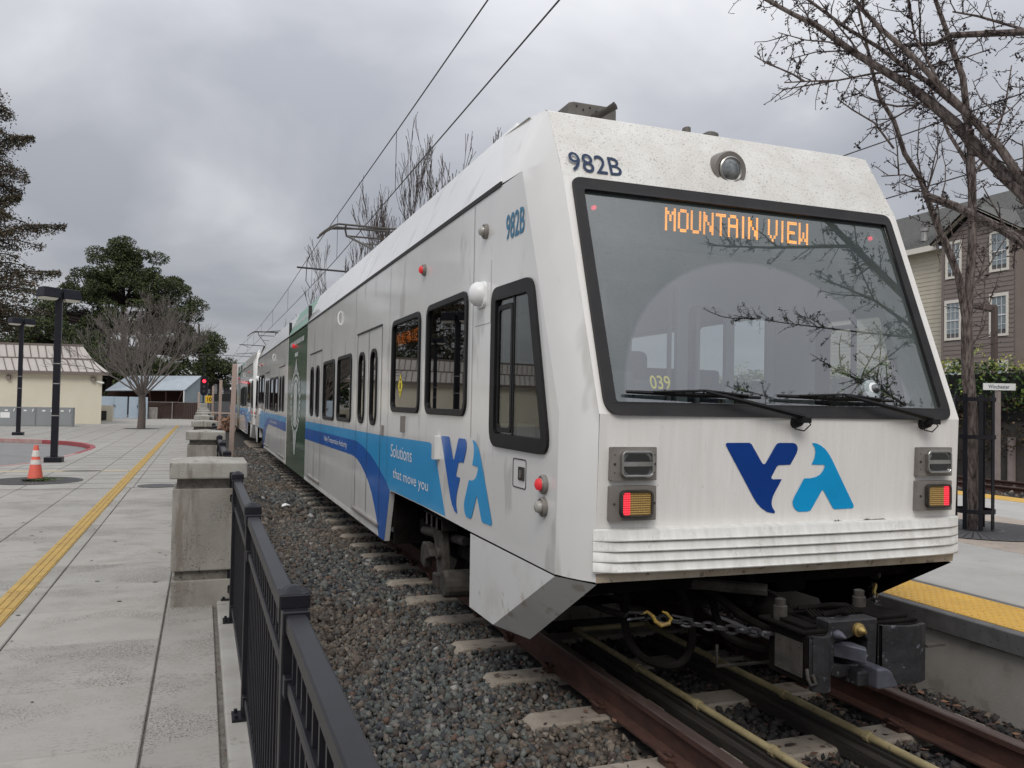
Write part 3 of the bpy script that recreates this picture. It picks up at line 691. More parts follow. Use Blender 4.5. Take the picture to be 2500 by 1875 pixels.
            pd_ = MB(); lathe(pd_, (s*(SX+.02), f(5.38), 2.385), (s, 0, 0), [(0, .085), (.035, .083), (.065, .062), (.08, .03), (.083, .002)], 20); pd_.build('camera_dome', M['white'], T, smooth=True)
            ln = MB(); a_, b_ = sorted((f(5.22), f(5.56))); ln.prism(rrect(a_, b_, 2.18, 2.60, .003), fn, .002, .004); ln.build('camera_plate', M['paint_side'], T)
            hb = MB(); a_, b_ = sorted((f(4.52), f(4.74))); hb.prism(rrect(a_, b_, 1.14, 1.315, .02), fn, .001, .003, holes=[rrect(a_+.006, b_-.006, 1.146, 1.309, .016)]); hb.build('hatch_joint', M['seam'], T)
            hl = MB(); a_, b_ = sorted((f(4.545), f(4.64))); hl.prism(rrect(a_, b_, 1.19, 1.268, .004), fn, .002, .007); hp = hl.build('hatch_latch', M['undermetal'], T, bevel=.002, seg=1)
            hk = MB(); a_, b_ = sorted((f(4.58), f(4.605))); hk.prism(rrect(a_, b_, 1.205, 1.25, .003), fn, .007, .014); hk.build('latch_tongue', M['steel'], hp)
            for (ya, yb, za, zb, mm_, th_) in ((7.63, 7.71, 1.36, 1.515, 'bronze', .03), (8.60, 8.63, 1.29, 1.40, 'bronze', .02), (6.40, 6.49, 1.19, 1.38, 'paint_side', .045)):
                a_, b_ = sorted((f(ya), f(yb))); q_ = MB(); q_.prism(rrect(a_, b_, za, zb, .006), fn, 0, th_); q_.build('reader_box', M[mm_], T, bevel=.004, seg=1)
            # band text and logos (flat print)
            dirn = -1 if s < 0 else 1     # reading direction along y
            if not mirror or True:
                def put(strg, ya, yb, z0, z1, mm_, bold=0, nm='lettering', w=.004):
                    ya_, yb_ = f(ya), f(yb)
                    lo_, hi_ = (max(ya_, yb_), min(ya_, yb_)) if s < 0 else (min(ya_, yb_), max(ya_, yb_))
                    q_ = MB(); add_text(q_, strg, lambda a, b: fn(lo_+(hi_-lo_)*a, z0+(z1-z0)*b, w), bold); q_.build(nm, M[mm_], T)
                put('Valley Transportation Authority', 13.07, 10.9, 1.015, 1.115, 'white')
                if not mirror:
                    put('982B', 4.94, 4.62, 2.67, 2.835, 'num2', .012)
                    put('Solutions', 8.21, 7.33, 1.10, 1.228, 'white')
                    put('that move you', 8.09, 6.735, .872, .996, 'white')
                    logo(T, lambda u, v: fn(6.36-1.255*u if s < 0 else 5.105+1.255*u, 1.387-.557*v, .004), 'lblue', 'dblue')
                else:
                    put('982A', 4.94, 4.62, 2.67, 2.835, 'num2', .012)
        # green articulated centre section
        MB().prism([(15.66, 3.04), (15.66, .22), (19.24, .22), (19.24, 3.04)], fn, -.004, -.05).build('centre_panel', M['green'], T)
        MB().prism([(15.66, .24), (15.66, .22), (19.24, .22), (19.24, .24)], fn, 0, -.05).build('centre_sill', M['green'], T)
        jn = MB()
        for y_ in (15.605, 19.245): jn.box(*sorted((s*(SX-.07), s*(SX-.01))), y_, y_+.05, .2, 3.4)
        jn.box(*sorted((s*(SX-.004), s*(SX-.001))), 15.7, 19.2, .70, .712)
        jn.build('bellows', M['seam'], T)
        # ornate seal frame on the green wrap and small print rows
        se = MB(); yc = 17.45
        for k in range(30):
            a = 2*math.pi*k/30; y_ = yc+.86*math.cos(a); z_ = 1.62+.62*math.sin(a)
            se.prism([(y_+.10*math.cos(t), z_+.055*math.sin(t)) for t in [q*math.pi/3 for q in range(6)]], fn, .002, None)
        ring = [(yc+.74*math.cos(t), 1.62+.52*math.sin(t)) for t in [q*math.pi/14 for q in range(28)]]
        se.prism(ring, fn, .001, None, holes=[inset(ring, .07)])
        se.prism([(yc-.30, 2.22), (yc, 2.52), (yc+.30, 2.22), (yc+.14, 2.20), (yc-.14, 2.20)], fn, .002, None)
        se.prism([(yc-.36, 1.02), (yc-.10, .55), (yc+.10, .55), (yc+.36, 1.02), (yc+.14, .98), (yc-.14, .98)], fn, .002, None)
        se.prism(rrect(yc-.30, yc+.30, 1.18, 2.02, .18), fn, .0015, None)
        se.build('seal_print', M['seal'], T)
        tx = MB()
        for z_, w_ in ((2.80, 2.6),):
            x = yc-w_/2
            while x < yc+w_/2:
                l_ = R.uniform(.06, .2); tx.prism([(x, z_), (x+l_, z_), (x+l_, z_+.09), (x, z_+.09)], fn, .002, None); x += l_+.05
        tx.build('small_print', M['seal'], T)
        tx = MB(); tx.prism([(yc-.30, 2.40+.15), (yc+.3, 2.55), (yc+.3, 2.63), (yc-.3, 2.63)], fn, .002, None)
        tx.build('small_print', M['seal'], T)
        lm = MB(); lathe(lm, (s*SX, 17.9, 2.79), (s, 0, 0), [(0, .05), (.03, .045), (.05, .02), (.052, .002)], 14); lm.build('side_lamp', M['reddim'], T, smooth=True)
        # bottom stained trim line
        for (a, b) in ((8.46, 15.6), (19.3, 26.44)):
            MB().prism([(a, .24), (a, .30), (b, .28), (b, .22)], fn, .0012, None).build('road_film', M['skirt'], T)
        # sloped roof fairing
        zt = 3.62; xt = 1.09
        fa = MB()
        def fair(y0, y1, mi=0, y0t=None, y1t=None):
            y0t = y0 if y0t is None else y0t; y1t = y1 if y1t is None else y1t
            fa.add([(s*SX, y0, 3.082), (s*SX, y1, 3.082), (s*xt, y1t, zt), (s*xt, y0t, zt), (s*(SX-.04), y0, 3.082), (s*(SX-.04), y1, 3.082), (s*(xt-.05), y1t, zt-.02), (s*(xt-.05), y0t, zt-.02)],
                [(0, 1, 2, 3), (4, 7, 6, 5), (0, 4, 5, 1), (3, 2, 6, 7), (0, 3, 7, 4), (1, 5, 6, 2)], mi)
        fair(5.06, 10.29, y0t=5.42); fair(10.30, 15.60); fair(15.68, 19.22, 1); fair(19.30, 24.6); fair(24.61, 29.84, y1t=29.48)
        fa.build('roof_fairing', [M['paint_side'], M['greenpale']], T, bevel=.012, seg=2)
        tp = MB(); x_ = 15.9
        while x_ < 18.9:
            l_ = R.uniform(.08, .22)
            def ff(y, q): return (s*(SX+.003-(SX-xt)*q), y, 3.082+(zt-3.082)*q)
            tp.add([ff(x_, .32), ff(x_+l_, .32), ff(x_+l_, .55), ff(x_, .55)], [(0, 1, 2, 3)]); x_ += l_+.05
        tp.build('roof_print', M['seal'], T)
    rf = MB()
    rf.box(-1.07, 1.07, 5.35, 29.55, 3.45, 3.52)
    rf.build('roof', M['paint_hood'], T)
    for y0, y1 in ((6.2, 8.6), (9.2, 11.2), (20.5, 23), (24, 27.5)):
        MB().box(-.62, .62, y0, y1, 3.52, 3.60).build('roof_equipment', M['roofbox'], T, bevel=.03)
    # ---- ends
    for e_ in (0, 1):
        fy = (lambda y: MIR-y) if e_ else (lambda y: y)
        def bow(x, a): return a*(1-(x/1.22)**2)
        hull = MB()
        zw = 1.597
        def P(x, y, z): return (x, fy(y), z)
        # lower front panel between rib top and waist, hood, bevels
        XW = {.739: 1.206, 1.0: 1.212, zw: 1.217, 2.95: 1.215, 3.40: 1.205}
        face = lambda z: 3.83-.03*(z-.739)/.861 if z <= zw else (3.80+(z-zw)*.380 if z <= 2.95 else 4.314+(z-2.95)*.575)
        nx = 10
        zl = [.80, 1.0, 1.3, zw]
        for i in range(nx):
            for j in range(len(zl)-1):
                q = []
                for (ii, jj) in ((i, j), (i+1, j), (i+1, j+1), (i, j+1)):
                    x = (-1+2*ii/nx)*1.214; q.append(P(x, face(zl[jj])-bow(x, .012), zl[jj]))
                hull.add(q, [(0, 1, 2, 3)])
        lowerf = hull.build('front_panel', M['paint_front'], T, merge=True, smooth=True)
        # windscreen surround and hood as one sloped panel
        sl = .380
        def wf(u, v, w=0): return P(u, 3.80+(v-zw)*sl-w-bow(u, .012), v)
        glass = [(-1.118, 1.66), (1.085, 1.66), (1.095, 2.872), (-1.105, 2.872)]
        if True:
            xs = [(-1+2*i/nx) for i in range(nx+1)]
            sur = MB()
            # pillars either side of the opening plus the strip above, hood above 2.95
            for (u0, u1, v0, v1, n_) in ((-1.217, -1.12, zw, 2.95, 1), (1.09, 1.217, zw, 2.95, 1), (-1.12, 1.09, 2.872, 2.95, nx), (-1.12, 1.09, zw, 1.66, nx)):
                for i in range(n_):
                    a = u0+(u1-u0)*i/n_; b = u0+(u1-u0)*(i+1)/n_
                    sur.add([wf(a, v0), wf(b, v0), wf(b, v1), wf(a, v1)], [(0, 1, 2, 3)])
            sur.build('windscreen_surround', M['paint_front'], T, merge=True)
            hd = MB()
            for i in range(nx):
                a = xs[i]; b = xs[i+1]
                def hh(t, z): 
                    x = t*(1.217-(z-2.95)*.02); return P(x, 4.314+(z-2.95)*.575-bow(x, .012)-.02*math.sin(math.pi*min(1, (z-2.95)/.45))*(1-abs(t)**10), z)
                zs = [2.95, 3.05, 3.18, 3.30, 3.40]
                for j in range(4): hd.add([hh(a, zs[j]), hh(b, zs[j]), hh(b, zs[j+1]), hh(a, zs[j+1])], [(0, 1, 2, 3)])
                ye = [4.575, 4.64, 4.9, 5.42]; ze = [3.40, 3.432, 3.47, 3.50]
                for j in range(3): hd.add([P(a*1.205, ye[j]-bow(a*1.2, .012)*(j == 0), ze[j]), P(b*1.205, ye[j]-bow(b*1.2, .012)*(j == 0), ze[j]), P(b*1.19, ye[j+1], ze[j+1]), P(a*1.19, ye[j+1], ze[j+1])], [(0, 1, 2, 3)])
            hd.build('hood', M['paint_hood'], T, merge=True, smooth=True)
        # bevel panels on each corner
        for s in (-1, 1):
            bv = MB()
            zs = [.739, 1.0, zw, 2.95, 3.054]
            rowF = [(1.206, 3.83), (1.2135, 3.822), (1.217, 3.80), (1.217, 4.314), (1.2155, 4.375)]
            rowB = [(SX, 4.08), (SX, 4.072), (SX, 4.06), (SX, 4.637), (SX, 4.68)]
            for j in range(4):
                n_ = 3
                for i in range(n_):
                    def mixp(t, k_):
                        A = rowF[k_]; B = rowB[k_]; bul = .012*math.sin(math.pi*t)
                        return P(s*(A[0]+(B[0]-A[0])*t+bul), A[1]+(B[1]-A[1])*t-bul, zs[k_])
                    bv.add([mixp(i/n_, j), mixp((i+1)/n_, j), mixp((i+1)/n_, j+1), mixp(i/n_, j+1)], [(0, 1, 2, 3)])
            # upper cheek between gutter line and hood
            bv.add([P(s*1.2155, 4.375, 3.054), P(s*SX, 4.68, 3.054), P(s*1.205, 4.575, 3.40)], [(0, 1, 2)])
            bv.add([P(s*SX, 4.68, 3.054), P(s*SX, 5.05, 3.066), P(s*1.19, 5.41, 3.50), P(s*1.19, 4.9, 3.47), P(s*1.205, 4.64, 3.432), P(s*1.205, 4.575, 3.40)], [(0, 1, 2, 3, 4, 5)])
            bv.build('corner_panel', M['paint_side'], T, merge=True, smooth=True)
            # inner liner, closes the shell
            # lower skirt (pilot) with a downward bevel
            sk = MB()
            A = P(s*SX, 5.565, .732); B = P(s*SX, 4.08, .728); C_ = P(s*1.2, 3.835, .726); D_ = P(s*1.17, 4.80, .19); E_ = P(s*SX, 5.05, .228); F_ = P(s*SX, 5.555, .225)
            def off(p, dx, dy=0, dz=0): return (p[0]-s*dx, fy(fy(p[1])+dy) if False else p[1]+(dy if not e_ else -dy), p[2]+dz)
            sk.add([A, B, E_, F_], [(0, 1, 2, 3)]); sk.add([B, C_, D_, E_], [(0, 1, 2, 3)])
            sk.add([off(A, .05), off(B, .05, .04), off(E_, .05, .03), off(F_, .05)], [(3, 2, 1, 0)]); sk.add([off(B, .05, .04), off(C_, .03, .06), off(D_, .03, .06), off(E_, .05, .03)], [(3, 2, 1, 0)])
            sk.m = [0, 0, 1, 1]
            sk.add([E_, D_, off(D_, .03, .06), off(E_, .05, .03)], [(0, 1, 2, 3)]); sk.add([F_, E_, off(E_, .05, .03), off(F_, .05)], [(0, 1, 2, 3)]); sk.add([C_, D_, off(D_, .03, .06), off(C_, .03, .06)], [(0, 1, 2, 3)]); sk.add([A, F_, off(F_, .05), off(A, .05)], [(0, 1, 2, 3)])
            sk.m = [0, 0, 1, 1, 1, 1, 1, 1]
            sk.build('skirt', [M['skirt'], M['under']], T)
            gp = MB(); gp.add([(s*(SX-.02), fy(4.08), .725), (s*(SX-.02), fy(5.6), .73), (s*(SX-.02), fy(5.6), .748), (s*(SX-.02), fy(4.08), .742)], [(0, 1, 2, 3)]); gp.build('skirt_joint', M['seam'], T)
        # rib bumper, swept across with a bow
        rb = MB(); prof = []
        z = 1.012; prof.append((0, 1.012)); prof.append((.022, 1.004)); 
        for k_ in range(4):
            zt_ = 1.0-.052*k_
            prof += [(.026+.004*k_, zt_-.004), (.034+.004*k_, zt_-.034), (.044+.004*k_, zt_-.044), (.042+.004*k_, zt_-.049), (.020+.004*k_, zt_-.052)]
        prof += [(.03, .788), (0, .785)]
        nn = 24
        for i in range(nn):
            for j in range(len(prof)-1):
                q = []
                for (ii, jj) in ((i, j), (i+1, j), (i+1, j+1), (i, j+1)):
                    t = -1+2*ii/nn; w_, z_ = prof[jj]; ed = (1-abs(t)**18)
                    x = t*(1.232 if 0 < jj < len(prof)-1 else 1.225)
                    q.append(P(x, 3.815-w_*ed-bow(x, .045*(w_ > .01)), z_))
                rb.add(q, [(0, 1, 2, 3)])
        rb.build('rib_bumper', M['rib'], T, merge=True, smooth=True)
        lt = MB()
        for i in range(8):
            a = -1.207+2.414*i/8; b = a+2.414/8
            lt.add([P(a, 3.832-bow(a, .012), .735), P(b, 3.832-bow(b, .012), .735), P(b, 3.822-bow(b, .012), .80), P(a, 3.822-bow(a, .012), .80)], [(0, 1, 2, 3)])
        lt.build('lower_trim', M['lowtrim'], T, merge=True)
        # windscreen rubber and glass
        og = rpoly([(-1.188, 1.592), (1.150, 1.592), (1.146, 2.944), (-1.170, 2.944)], [.09, .09, .06, .06])
        ig = rpoly([(-1.118, 1.662), (1.082, 1.662), (1.092, 2.870), (-1.106, 2.870)], .02, 5)
        fr = MB(); fr.prism(og, lambda u, v, w: wf(u, v, w), .020, -.03, holes=[ig])
        wfr = fr.build('windscreen_frame', M['rubber'], T, bevel=.008, seg=2)
        gm_ = MB(); gm_.prism(ig, lambda u, v, w: wf(u, v, w), -.008, None); gm_.build('windscreen', M['glass_front'], wfr)
        # dark shade band behind the top of the glass, with clear cut-outs
        bd = MB(); bd.prism([(-1.13, 2.57), (1.11, 2.60), (1.11, 2.90), (-1.13, 2.90)], lambda u, v, w: wf(u, v, w), -.03, None,
            holes=[[(-1.06, 2.665), (-.97, 2.665), (-.99, 2.83), (-1.08, 2.83)], [(-.64, 2.615), (.64, 2.645), (.61, 2.86), (-.63, 2.86)], [(.96, 2.685), (1.04, 2.685), (1.02, 2.83), (.94, 2.83)]])
        bd.build('sun_band', M['dash'], wfr)
        # destination sign
        sg = MB(); c_ = wf(0, 2.75); sg.box(-.68, .64, *sorted((fy(4.36), fy(4.44))), 2.60, 2.87); dsn = sg.build('destination_sign', M['dash'], T)
        dots = MB()
        FONT = {'M': '10001 11011 10101 10101 10001 10001 10001', 'O': '01110 10001 10001 10001 10001 10001 01110', 'U': '10001 10001 10001 10001 10001 10001 01110', 'N': '10001 11001 11001 10101 10011 10011 10001',
            'T': '11111 00100 00100 00100 00100 00100 00100', 'A': '01110 10001 10001 11111 10001 10001 10001', 'I': '00100 00100 00100 00100 00100 00100 00100', 'V': '10001 10001 10001 10001 10001 01010 00100',
            'E': '11111 10000 10000 11110 10000 10000 11111', 'W': '10001 10001 10001 10101 10101 11011 10001'}
        def ledtext(mb, s_, fn2, cw, ch):
            x = 0
            tot = sum((3 if c == ' ' else (3 if c == 'I' else 5))+1 for c in s_)-1
            for c in s_:
                if c == ' ': x += 4; continue
                rows = FONT[c].split(); cols = [2] if c == 'I' else range(5)
                for j, row in enumerate(rows):
                    for ci, i in enumerate(cols):
                        if row[i] == '1':
                            for a in (0, 1):
                                for b in (0, 1):
                                    xo = x+(ci if c != 'I' else 1)+.5*a+.08; yo = 7-j-.5*b-.42
                                    mb.add([fn2((xo+p)/tot, (yo+q)/7) for p, q in ((0, 0), (.48, 0), (.48, .42), (0, .42))], [(0, 1, 2, 3)])
                x += (3 if c == 'I' else 5)+1
        mirr = 1 if not e_ else -1
        ledtext(dots, 'MOUNTAIN VIEW', lambda a, b: (mirr*(-.525+1.06*a), fy(4.353), 2.702+.140*b), 0, 0)
        dots.build('led_text', M['ledamber'], dsn)
        # small corner lamps behind the glass
        for x in (-1.03, .985):
            c_ = MB(); lathe(c_, P(x, 4.30, 2.775), (0, -1 if not e_ else 1, 0), [(0, .013), (.02, .013), (.021, .002)], 10); c_.build('corner_lamp', M['redcorner'], T)
        # number on the hood
        nb = MB(); add_text(nb, '982B' if not e_ else '982A', lambda a, b: (mirr*(-1.165+.335*a), fy(4.314+(2.985+.125*b-2.95)*.575-bow(1.0, .012)-.02*math.sin(math.pi*min(1, (.035+.125*b)/.45))-.006), 2.985+.125*b), .004)
        nb.build('number', M['num'], T)
        # logo
        logo(T, lambda u, v: (mirr*(-.463+.882*u), fy(face(1.455-.39*v)-bow(-.463+.882*u, .012)-.003), 1.455-.39*v), 'lblue_f', 'dblue_f')
        # chipped paint
        ch = MB()
        for x0, x1, h_ in ((.255, .335, .012), (.415, .69, .014)):
            top = [(x0+(x1-x0)*t, .99+h_*R.uniform(.2, 1.3)*math.sin(math.pi*(.08+.84*t))) for t in [k/9 for k in range(10)]]
            ch.prism([(x0, .988)]+top+[(x1, .988)], lambda u, v, w: (mirr*u, fy(3.806-w-bow(u, .012)), v+.014), .0, None)
        ch.build('paint_chip', M['undermetal'], T)
        # head and tail lights
        for (x0, x1) in ((-1.157, -.897), (.867, 1.131)):
            sgn = -1 if x0 < 0 else 1
            for typ, z0, z1 in (('headlight', 1.259, 1.430), ('tail_light', 1.055, 1.231)):
                p_ = MB(); p_.prism(rrect(x0, x1, z0, z1, .006), lambda u, v, w: P(u, 3.815-w, v), 0, .043)
                hl = p_.build(typ, M['bronze'], T, bevel=.003, seg=1)
                xm0, xm1 = x0+.046, x1-.029; 
                if sgn > 0: xm0, xm1 = x0+.05, x1-.028
                rm = rrect(xm0, xm1, z0+.019, z1-.019, .028)
                b_ = MB(); b_.prism(rm, lambda u, v, w: P(u, 3.772-w, v), -.002, .028, holes=[inset(rm, .010)]); b_.build('bezel', M['chrome'] if typ == 'headlight' else M['undermetal'], hl, bevel=.003, seg=1)
                inn = inset(rm, .010)
                sc_ = MB()
                for (a, b) in ((x0+.018, (z0+z1)/2), (x1-.012, (z0+z1)/2)): lathe(sc_, P(a, 3.773, b), (0, -1 if not e_ else 1, 0), [(0, .007), (.006, .006), (.008, .002)], 8)
                if typ == 'headlight':
                    for a in (x0+.018, x1-.012):
                        for b in (z0+.04, z1-.04): lathe(sc_, P(a, 3.7725, b), (0, -1 if not e_ else 1, 0), [(0, .004), (.001, .004), (.0012, .001)], 8, 0)
                sc_.build('screw', M['undermetal'], hl)
                if typ == 'headlight':
                    q_ = MB(); q_.prism(inn, lambda u, v, w: P(u, 3.760-w, v), -.01, .004); q_.build('reflector', M['lamplens'], hl)
                    zc = (z0+z1)/2; d_ = MB()
                    d_.prism([(xm0+.018, zc+.014), (xm0+.032, z1-.045), (xm0+.05, z1-.034), (xm1-.05, z1-.034), (xm1-.032, z1-.045), (xm1-.018, zc+.014)], lambda u, v, w: P(u, 3.755-w, v), 0, .004)
                    d_.prism([(xm0+.018, zc-.014), (xm0+.03, z0+.045), (xm0+.045, z0+.036), (xm1-.045, z0+.036), (xm1-.03, z0+.045), (xm1-.018, zc-.014)], lambda u, v, w: P(u, 3.755-w, v), 0, .004)
                    d_.build('lens', M['lampglass'], hl)
                    q_ = MB(); q_.prism([(xm0+.008, zc-.011), (xm1-.008, zc-.011), (xm1-.008, zc+.011), (xm0+.008, zc+.011)], lambda u, v, w: P(u, 3.752-w, v), 0, .004); q_.build('cross_band', M['steel'], hl)
                else:
                    q_ = MB(); q_.prism(inn, lambda u, v, w: P(u, 3.757-w, v), -.01, .002); q_.build('lens', M['amber'], hl)
                    am = MB(); rd = MB(); nc, nr = 16, 10
                    for i in range(nc):
                        for j in range(nr):
                            a = xm0+.018+(xm1-xm0-.036)*i/(nc-1); b = z0+.036+(z1-z0-.072)*j/(nr-1)
                            red = (i < 4) if sgn < 0 else (i > nc-5)
                            t_ = rd if red else am; s_ = .0042
                            t_.add([P(a-s_, 3.7545, b-s_*.9), P(a+s_, 3.7545, b-s_*.9), P(a+s_, 3.7545, b+s_*.9), P(a-s_, 3.7545, b+s_*.9), P(a, 3.7505, b)], [(0, 1, 4), (1, 2, 4), (2, 3, 4), (3, 0, 4)])
                    o_ = am.build('amber_beads', M['amberdot'], hl); o_['kind'] = 'stuff'
                    o_ = rd.build('red_beads', M['redled'], hl); o_['kind'] = 'stuff'
                    xa, xb = (xm0+.012, xm0+.056) if sgn < 0 else (xm1-.056, xm1-.012)
                    q_ = MB(); q_.prism(rrect(xa, xb, z0+.03, z1-.03, .012), lambda u, v, w: P(u, 3.7548-w, v), 0, .0012); q_.build('red_lens', M['redglow'], hl)
        # round lamp above the windscreen
        ax = (0, -1 if not e_ else 1, -.06)
        hr = MB(); lathe(hr, P(-.06, 4.44, 3.13), ax, [(0, .122), (.075, .120), (.088, .112), (.085, .088), (.06, .084)], 36)
        hlp = hr.build('roof_headlamp', M['bronze'], T, smooth=True)
        hr2 = MB(); lathe(hr2, P(-.06, 4.44, 3.13), ax, [(.05, .088), (.092, .084), (.098, .076), (.09, .070)], 32); hr2.build('bezel', M['steel'], hlp, smooth=True)
        hr3 = MB(); lathe(hr3, P(-.06, 4.44, 3.13), ax, [(.06, .071), (.088, .070), (.099, .05), (.104, .02), (.105, .001)], 28); hr3.build('lens', M['lamplens'], hlp, smooth=True)
        # wipers
        for xp, zp, xm, xa, xb in ((-.012, 1.566, -.60, -1.055, -.233), (.92, 1.567, .327, -.117, .705)):
            w = MB(); w.tube([wf(xp, 1.60, .07), wf((xp+xm)/2, 1.66, .085), wf(xm, 1.724, .06)], [.018, .014, .009], 6)
            lathe(w, P(xp, 3.80, zp), (0, -1 if not e_ else 1, .2), [(0, .035), (.05, .03), (.07, .018)], 12)
            w.box(*sorted((P(xp, 0, 0)[0]-.03, xp+.03)), *sorted((fy(3.69), fy(3.74))), zp+.0, zp+.03)
            loop = [P(xp-.05, 3.75, zp+.02), P(xp-.03, 3.75, zp-.035), P(xp+.03, 3.75, zp-.045), P(xp+.075, 3.75, zp-.01), P(xp+.06, 3.77, zp+.02)]
            w.tube(loop, .004, 5)
            wa = w.build('wiper', M['frame_dark'], T, smooth=True)
            b_ = MB(); b_.tube([wf(xa, 1.713, .022), wf((xa+xb)/2, 1.706, .022), wf(xb, 1.700, .022)], [.009, .015, .009], 5)
            b_.tube([wf(xm-.30, 1.716, .035), wf(xm-.12, 1.724, .05), wf(xm, 1.73, .052), wf(xm+.12, 1.72, .05), wf(xm+.28, 1.708, .035)], .007, 5)
            for k_ in range(9): b_.bar(wf(xm-.24+.06*k_, 1.712, .03), wf(xm-.24+.06*k_, 1.728, .045), .006, .006)
            b_.build('blade', M['frame_dark'], wa)
        # roof box and horn
        rbx = MB(); y_ = fy(5.2)
        sec = [(-.838, 3.45), (-.478, 3.45), (-.478, 3.685), (-.492, 3.700), (-.80, 3.700), (-.838, 3.690)]
        rbx.add([P(a, 5.10, b) for a, b in sec]+[P(a, 5.34, b) for a, b in sec], [(0, 1, 2, 3, 4, 5), (11, 10, 9, 8, 7, 6)]+[(i, (i+1) % 6, 6+(i+1) % 6, 6+i) for i in range(6)])
        rbo = rbx.build('roof_box', M['roofbox'], T, bevel=.006, seg=1)
        hn = MB(); hn.tube([P(-.66, 5.10, 3.60), P(-.60, 5.02, 3.632), P(-.565, 4.97, 3.655), P(-.557, 4.96, 3.66)], [.026, .022, .026, .028], 12); hn.tube([P(-.557, 4.96, 3.66), P(-.555, 4.957, 3.661)], [.014, .012], 10); hn.build('horn', M['undermetal'], rbo, smooth=True)
        hb_ = MB()
        for k_ in range(5): lathe(hb_, P(-.78+.05*k_, 5.10, 3.672-.02*(k_ % 2)), (0, -1 if not e_ else 1, 0), [(0, .008), (.004, .006)], 8)
        hb_.build('bolt', M['seam'], rbo)
        kn = MB(); lathe(kn, P(-.97, 5.15, 3.46), (0, 0, 1), [(0, .05), (.10, .045), (.13, .02)], 12); lathe(kn, P(.05, 4.75, 3.42), (0, 0, 1), [(0, .06), (.06, .055), (.075, .03)], 12); lathe(kn, P(-.13, 4.74, 3.43), (0, .3, 1), [(0, .02), (.07, .03)], 8)
        kn.build('roof_fitting', M['roofbox'], T, smooth=True)
        # interior seen through the windscreen: dash, seat, bulkhead, poles
        it = MB(); it.box(-1.19, 1.19, *sorted((fy(3.95), fy(4.75))), .76, 1.56); it.box(-1.15, 1.15, *sorted((fy(3.94), fy(4.02))), 1.5, 1.585); it.build('dashboard', M['dash'], T, bevel=.02)
        for (x0, x1, z1) in ((-.93, -.72, 1.85), (-.72, -.5, 1.80), (.10, .34, 1.66)):
            MB().box(x0, x1, *sorted((fy(4.35), fy(4.6))), 1.56, z1).build('console', M['dash'], T, bevel=.02)
        st_ = MB(); st_.box(-.62, -.10, *sorted((fy(5.25), fy(5.37))), 1.2, 2.04); st_.box(-.62, -.10, *sorted((fy(4.95), fy(5.37))), 1.1, 1.22); st_.build('driver_seat', M['seat'], T, bevel=.05, seg=3)
        po = MB()
        for x, y_ in ((-.62, 5.9), (-.15, 5.9), (.45, 5.9), (.72, 5.9), (-.9, 7.4), (.9, 7.4), (-.5, 9), (.5, 9), (-.5, 10.4), (.5, 10.4)): q_ = MB(); q_.tube([P(x, y_, .38), P(x, y_, 3.0)], .020, 8); q_.build('grab_pole', M['int_wall'], T, smooth=True)
        bh = MB(); bh.prism([(-1.27, .4), (1.27, .4), (1.27, 3.0), (-1.27, 3.0)], lambda u, v, w: P(u, 5.62+w, v), 0, .04, holes=[rrect(-.40, .35, .6, 2.6, .06), rrect(.45, .80, 1.5, 2.45, .08), rrect(.88, 1.2, 1.5, 2.45, .08), rrect(-1.2, -.5, 1.5, 2.5, .08)])
        bh.build('bulkhead', M['int_wall'], T)
        for k_ in range(4):
            for sx in (-1, 1):
                y_ = 6.3+1.3*k_
                q_ = MB(); q_.box(*sorted((sx*.35, sx*1.22)), *sorted((fy(y_), fy(y_+.08))), 1.1, 1.98); q_.box(*sorted((sx*.35, sx*1.22)), *sorted((fy(y_-.4), fy(y_))), 1.12, 1.24); q_.build('passenger_seat', M['seat'], T, bevel=.03)
        # run number card "039" and dome camera
        if True:
            rn = MB(); add_text(rn, '039', lambda a, b: (mirr*(-.862+.125*a), fy(3.90+.028*b), 1.733+.075*b), .01); rn.build('run_number', M['sticker'], T)
            dm = MB(); lathe(dm, P(.627, 3.905, 1.762), (0, -1 if not e_ else 1, .35), [(0, .062), (.02, .06), (.035, .035)], 20); dmo = dm.build('dome_camera', M['white'], T, smooth=True)
            dm = MB(); lathe(dm, P(.635, 3.885, 1.766), (0, -1 if not e_ else 1, .35), [(.01, .03), (.03, .025), (.042, .01)], 14); dm.build('lens', M['lamplens'], dmo, smooth=True)
        # underframe, coupler
        uf = MB(); uf.box(-1.20, 1.20, *sorted((fy(4.15), fy(5.6))), .60, .74); uf.box(-1.0, 1.0, *sorted((fy(5.2), fy(5.6))), .42, .6); uf.build('underframe', M['under'], T)
        if not e_:
            make_coupler(T)
        # bogie
        bg = MB()
        yb0, yb1 = 5.75, 8.05
        for sx in (-1, 1):
            bg.box(*sorted((sx*.98, sx*1.10)), *sorted((fy(yb0+.25), fy(yb1-.15))), .38, .52)
        bg.box(-1.1, 1.1, *sorted((fy(6.6), fy(7.2))), .34, .58)
        bgo = bg.build('bogie', M['under'], T, bevel=.02)
        for y_ in (6.0, 7.8):
            for sx in (-1, 1):
                w = MB(); lathe(w, (sx*.70, fy(y_), .33), (sx, 0, 0), [(0, .36), (.03, .36), (.032, .33), (.13, .33), (.13, .29), (.09, .25), (.09, .10), (.16, .09), (.16, .001)], 28)
                w.build('wheel', M['undermetal'], bgo, smooth=True)
            a_ = MB(); a_.tube([(-.8, fy(y_), .33), (.8, fy(y_), .33)], .07, 10); a_.build('axle', M['under'], bgo)
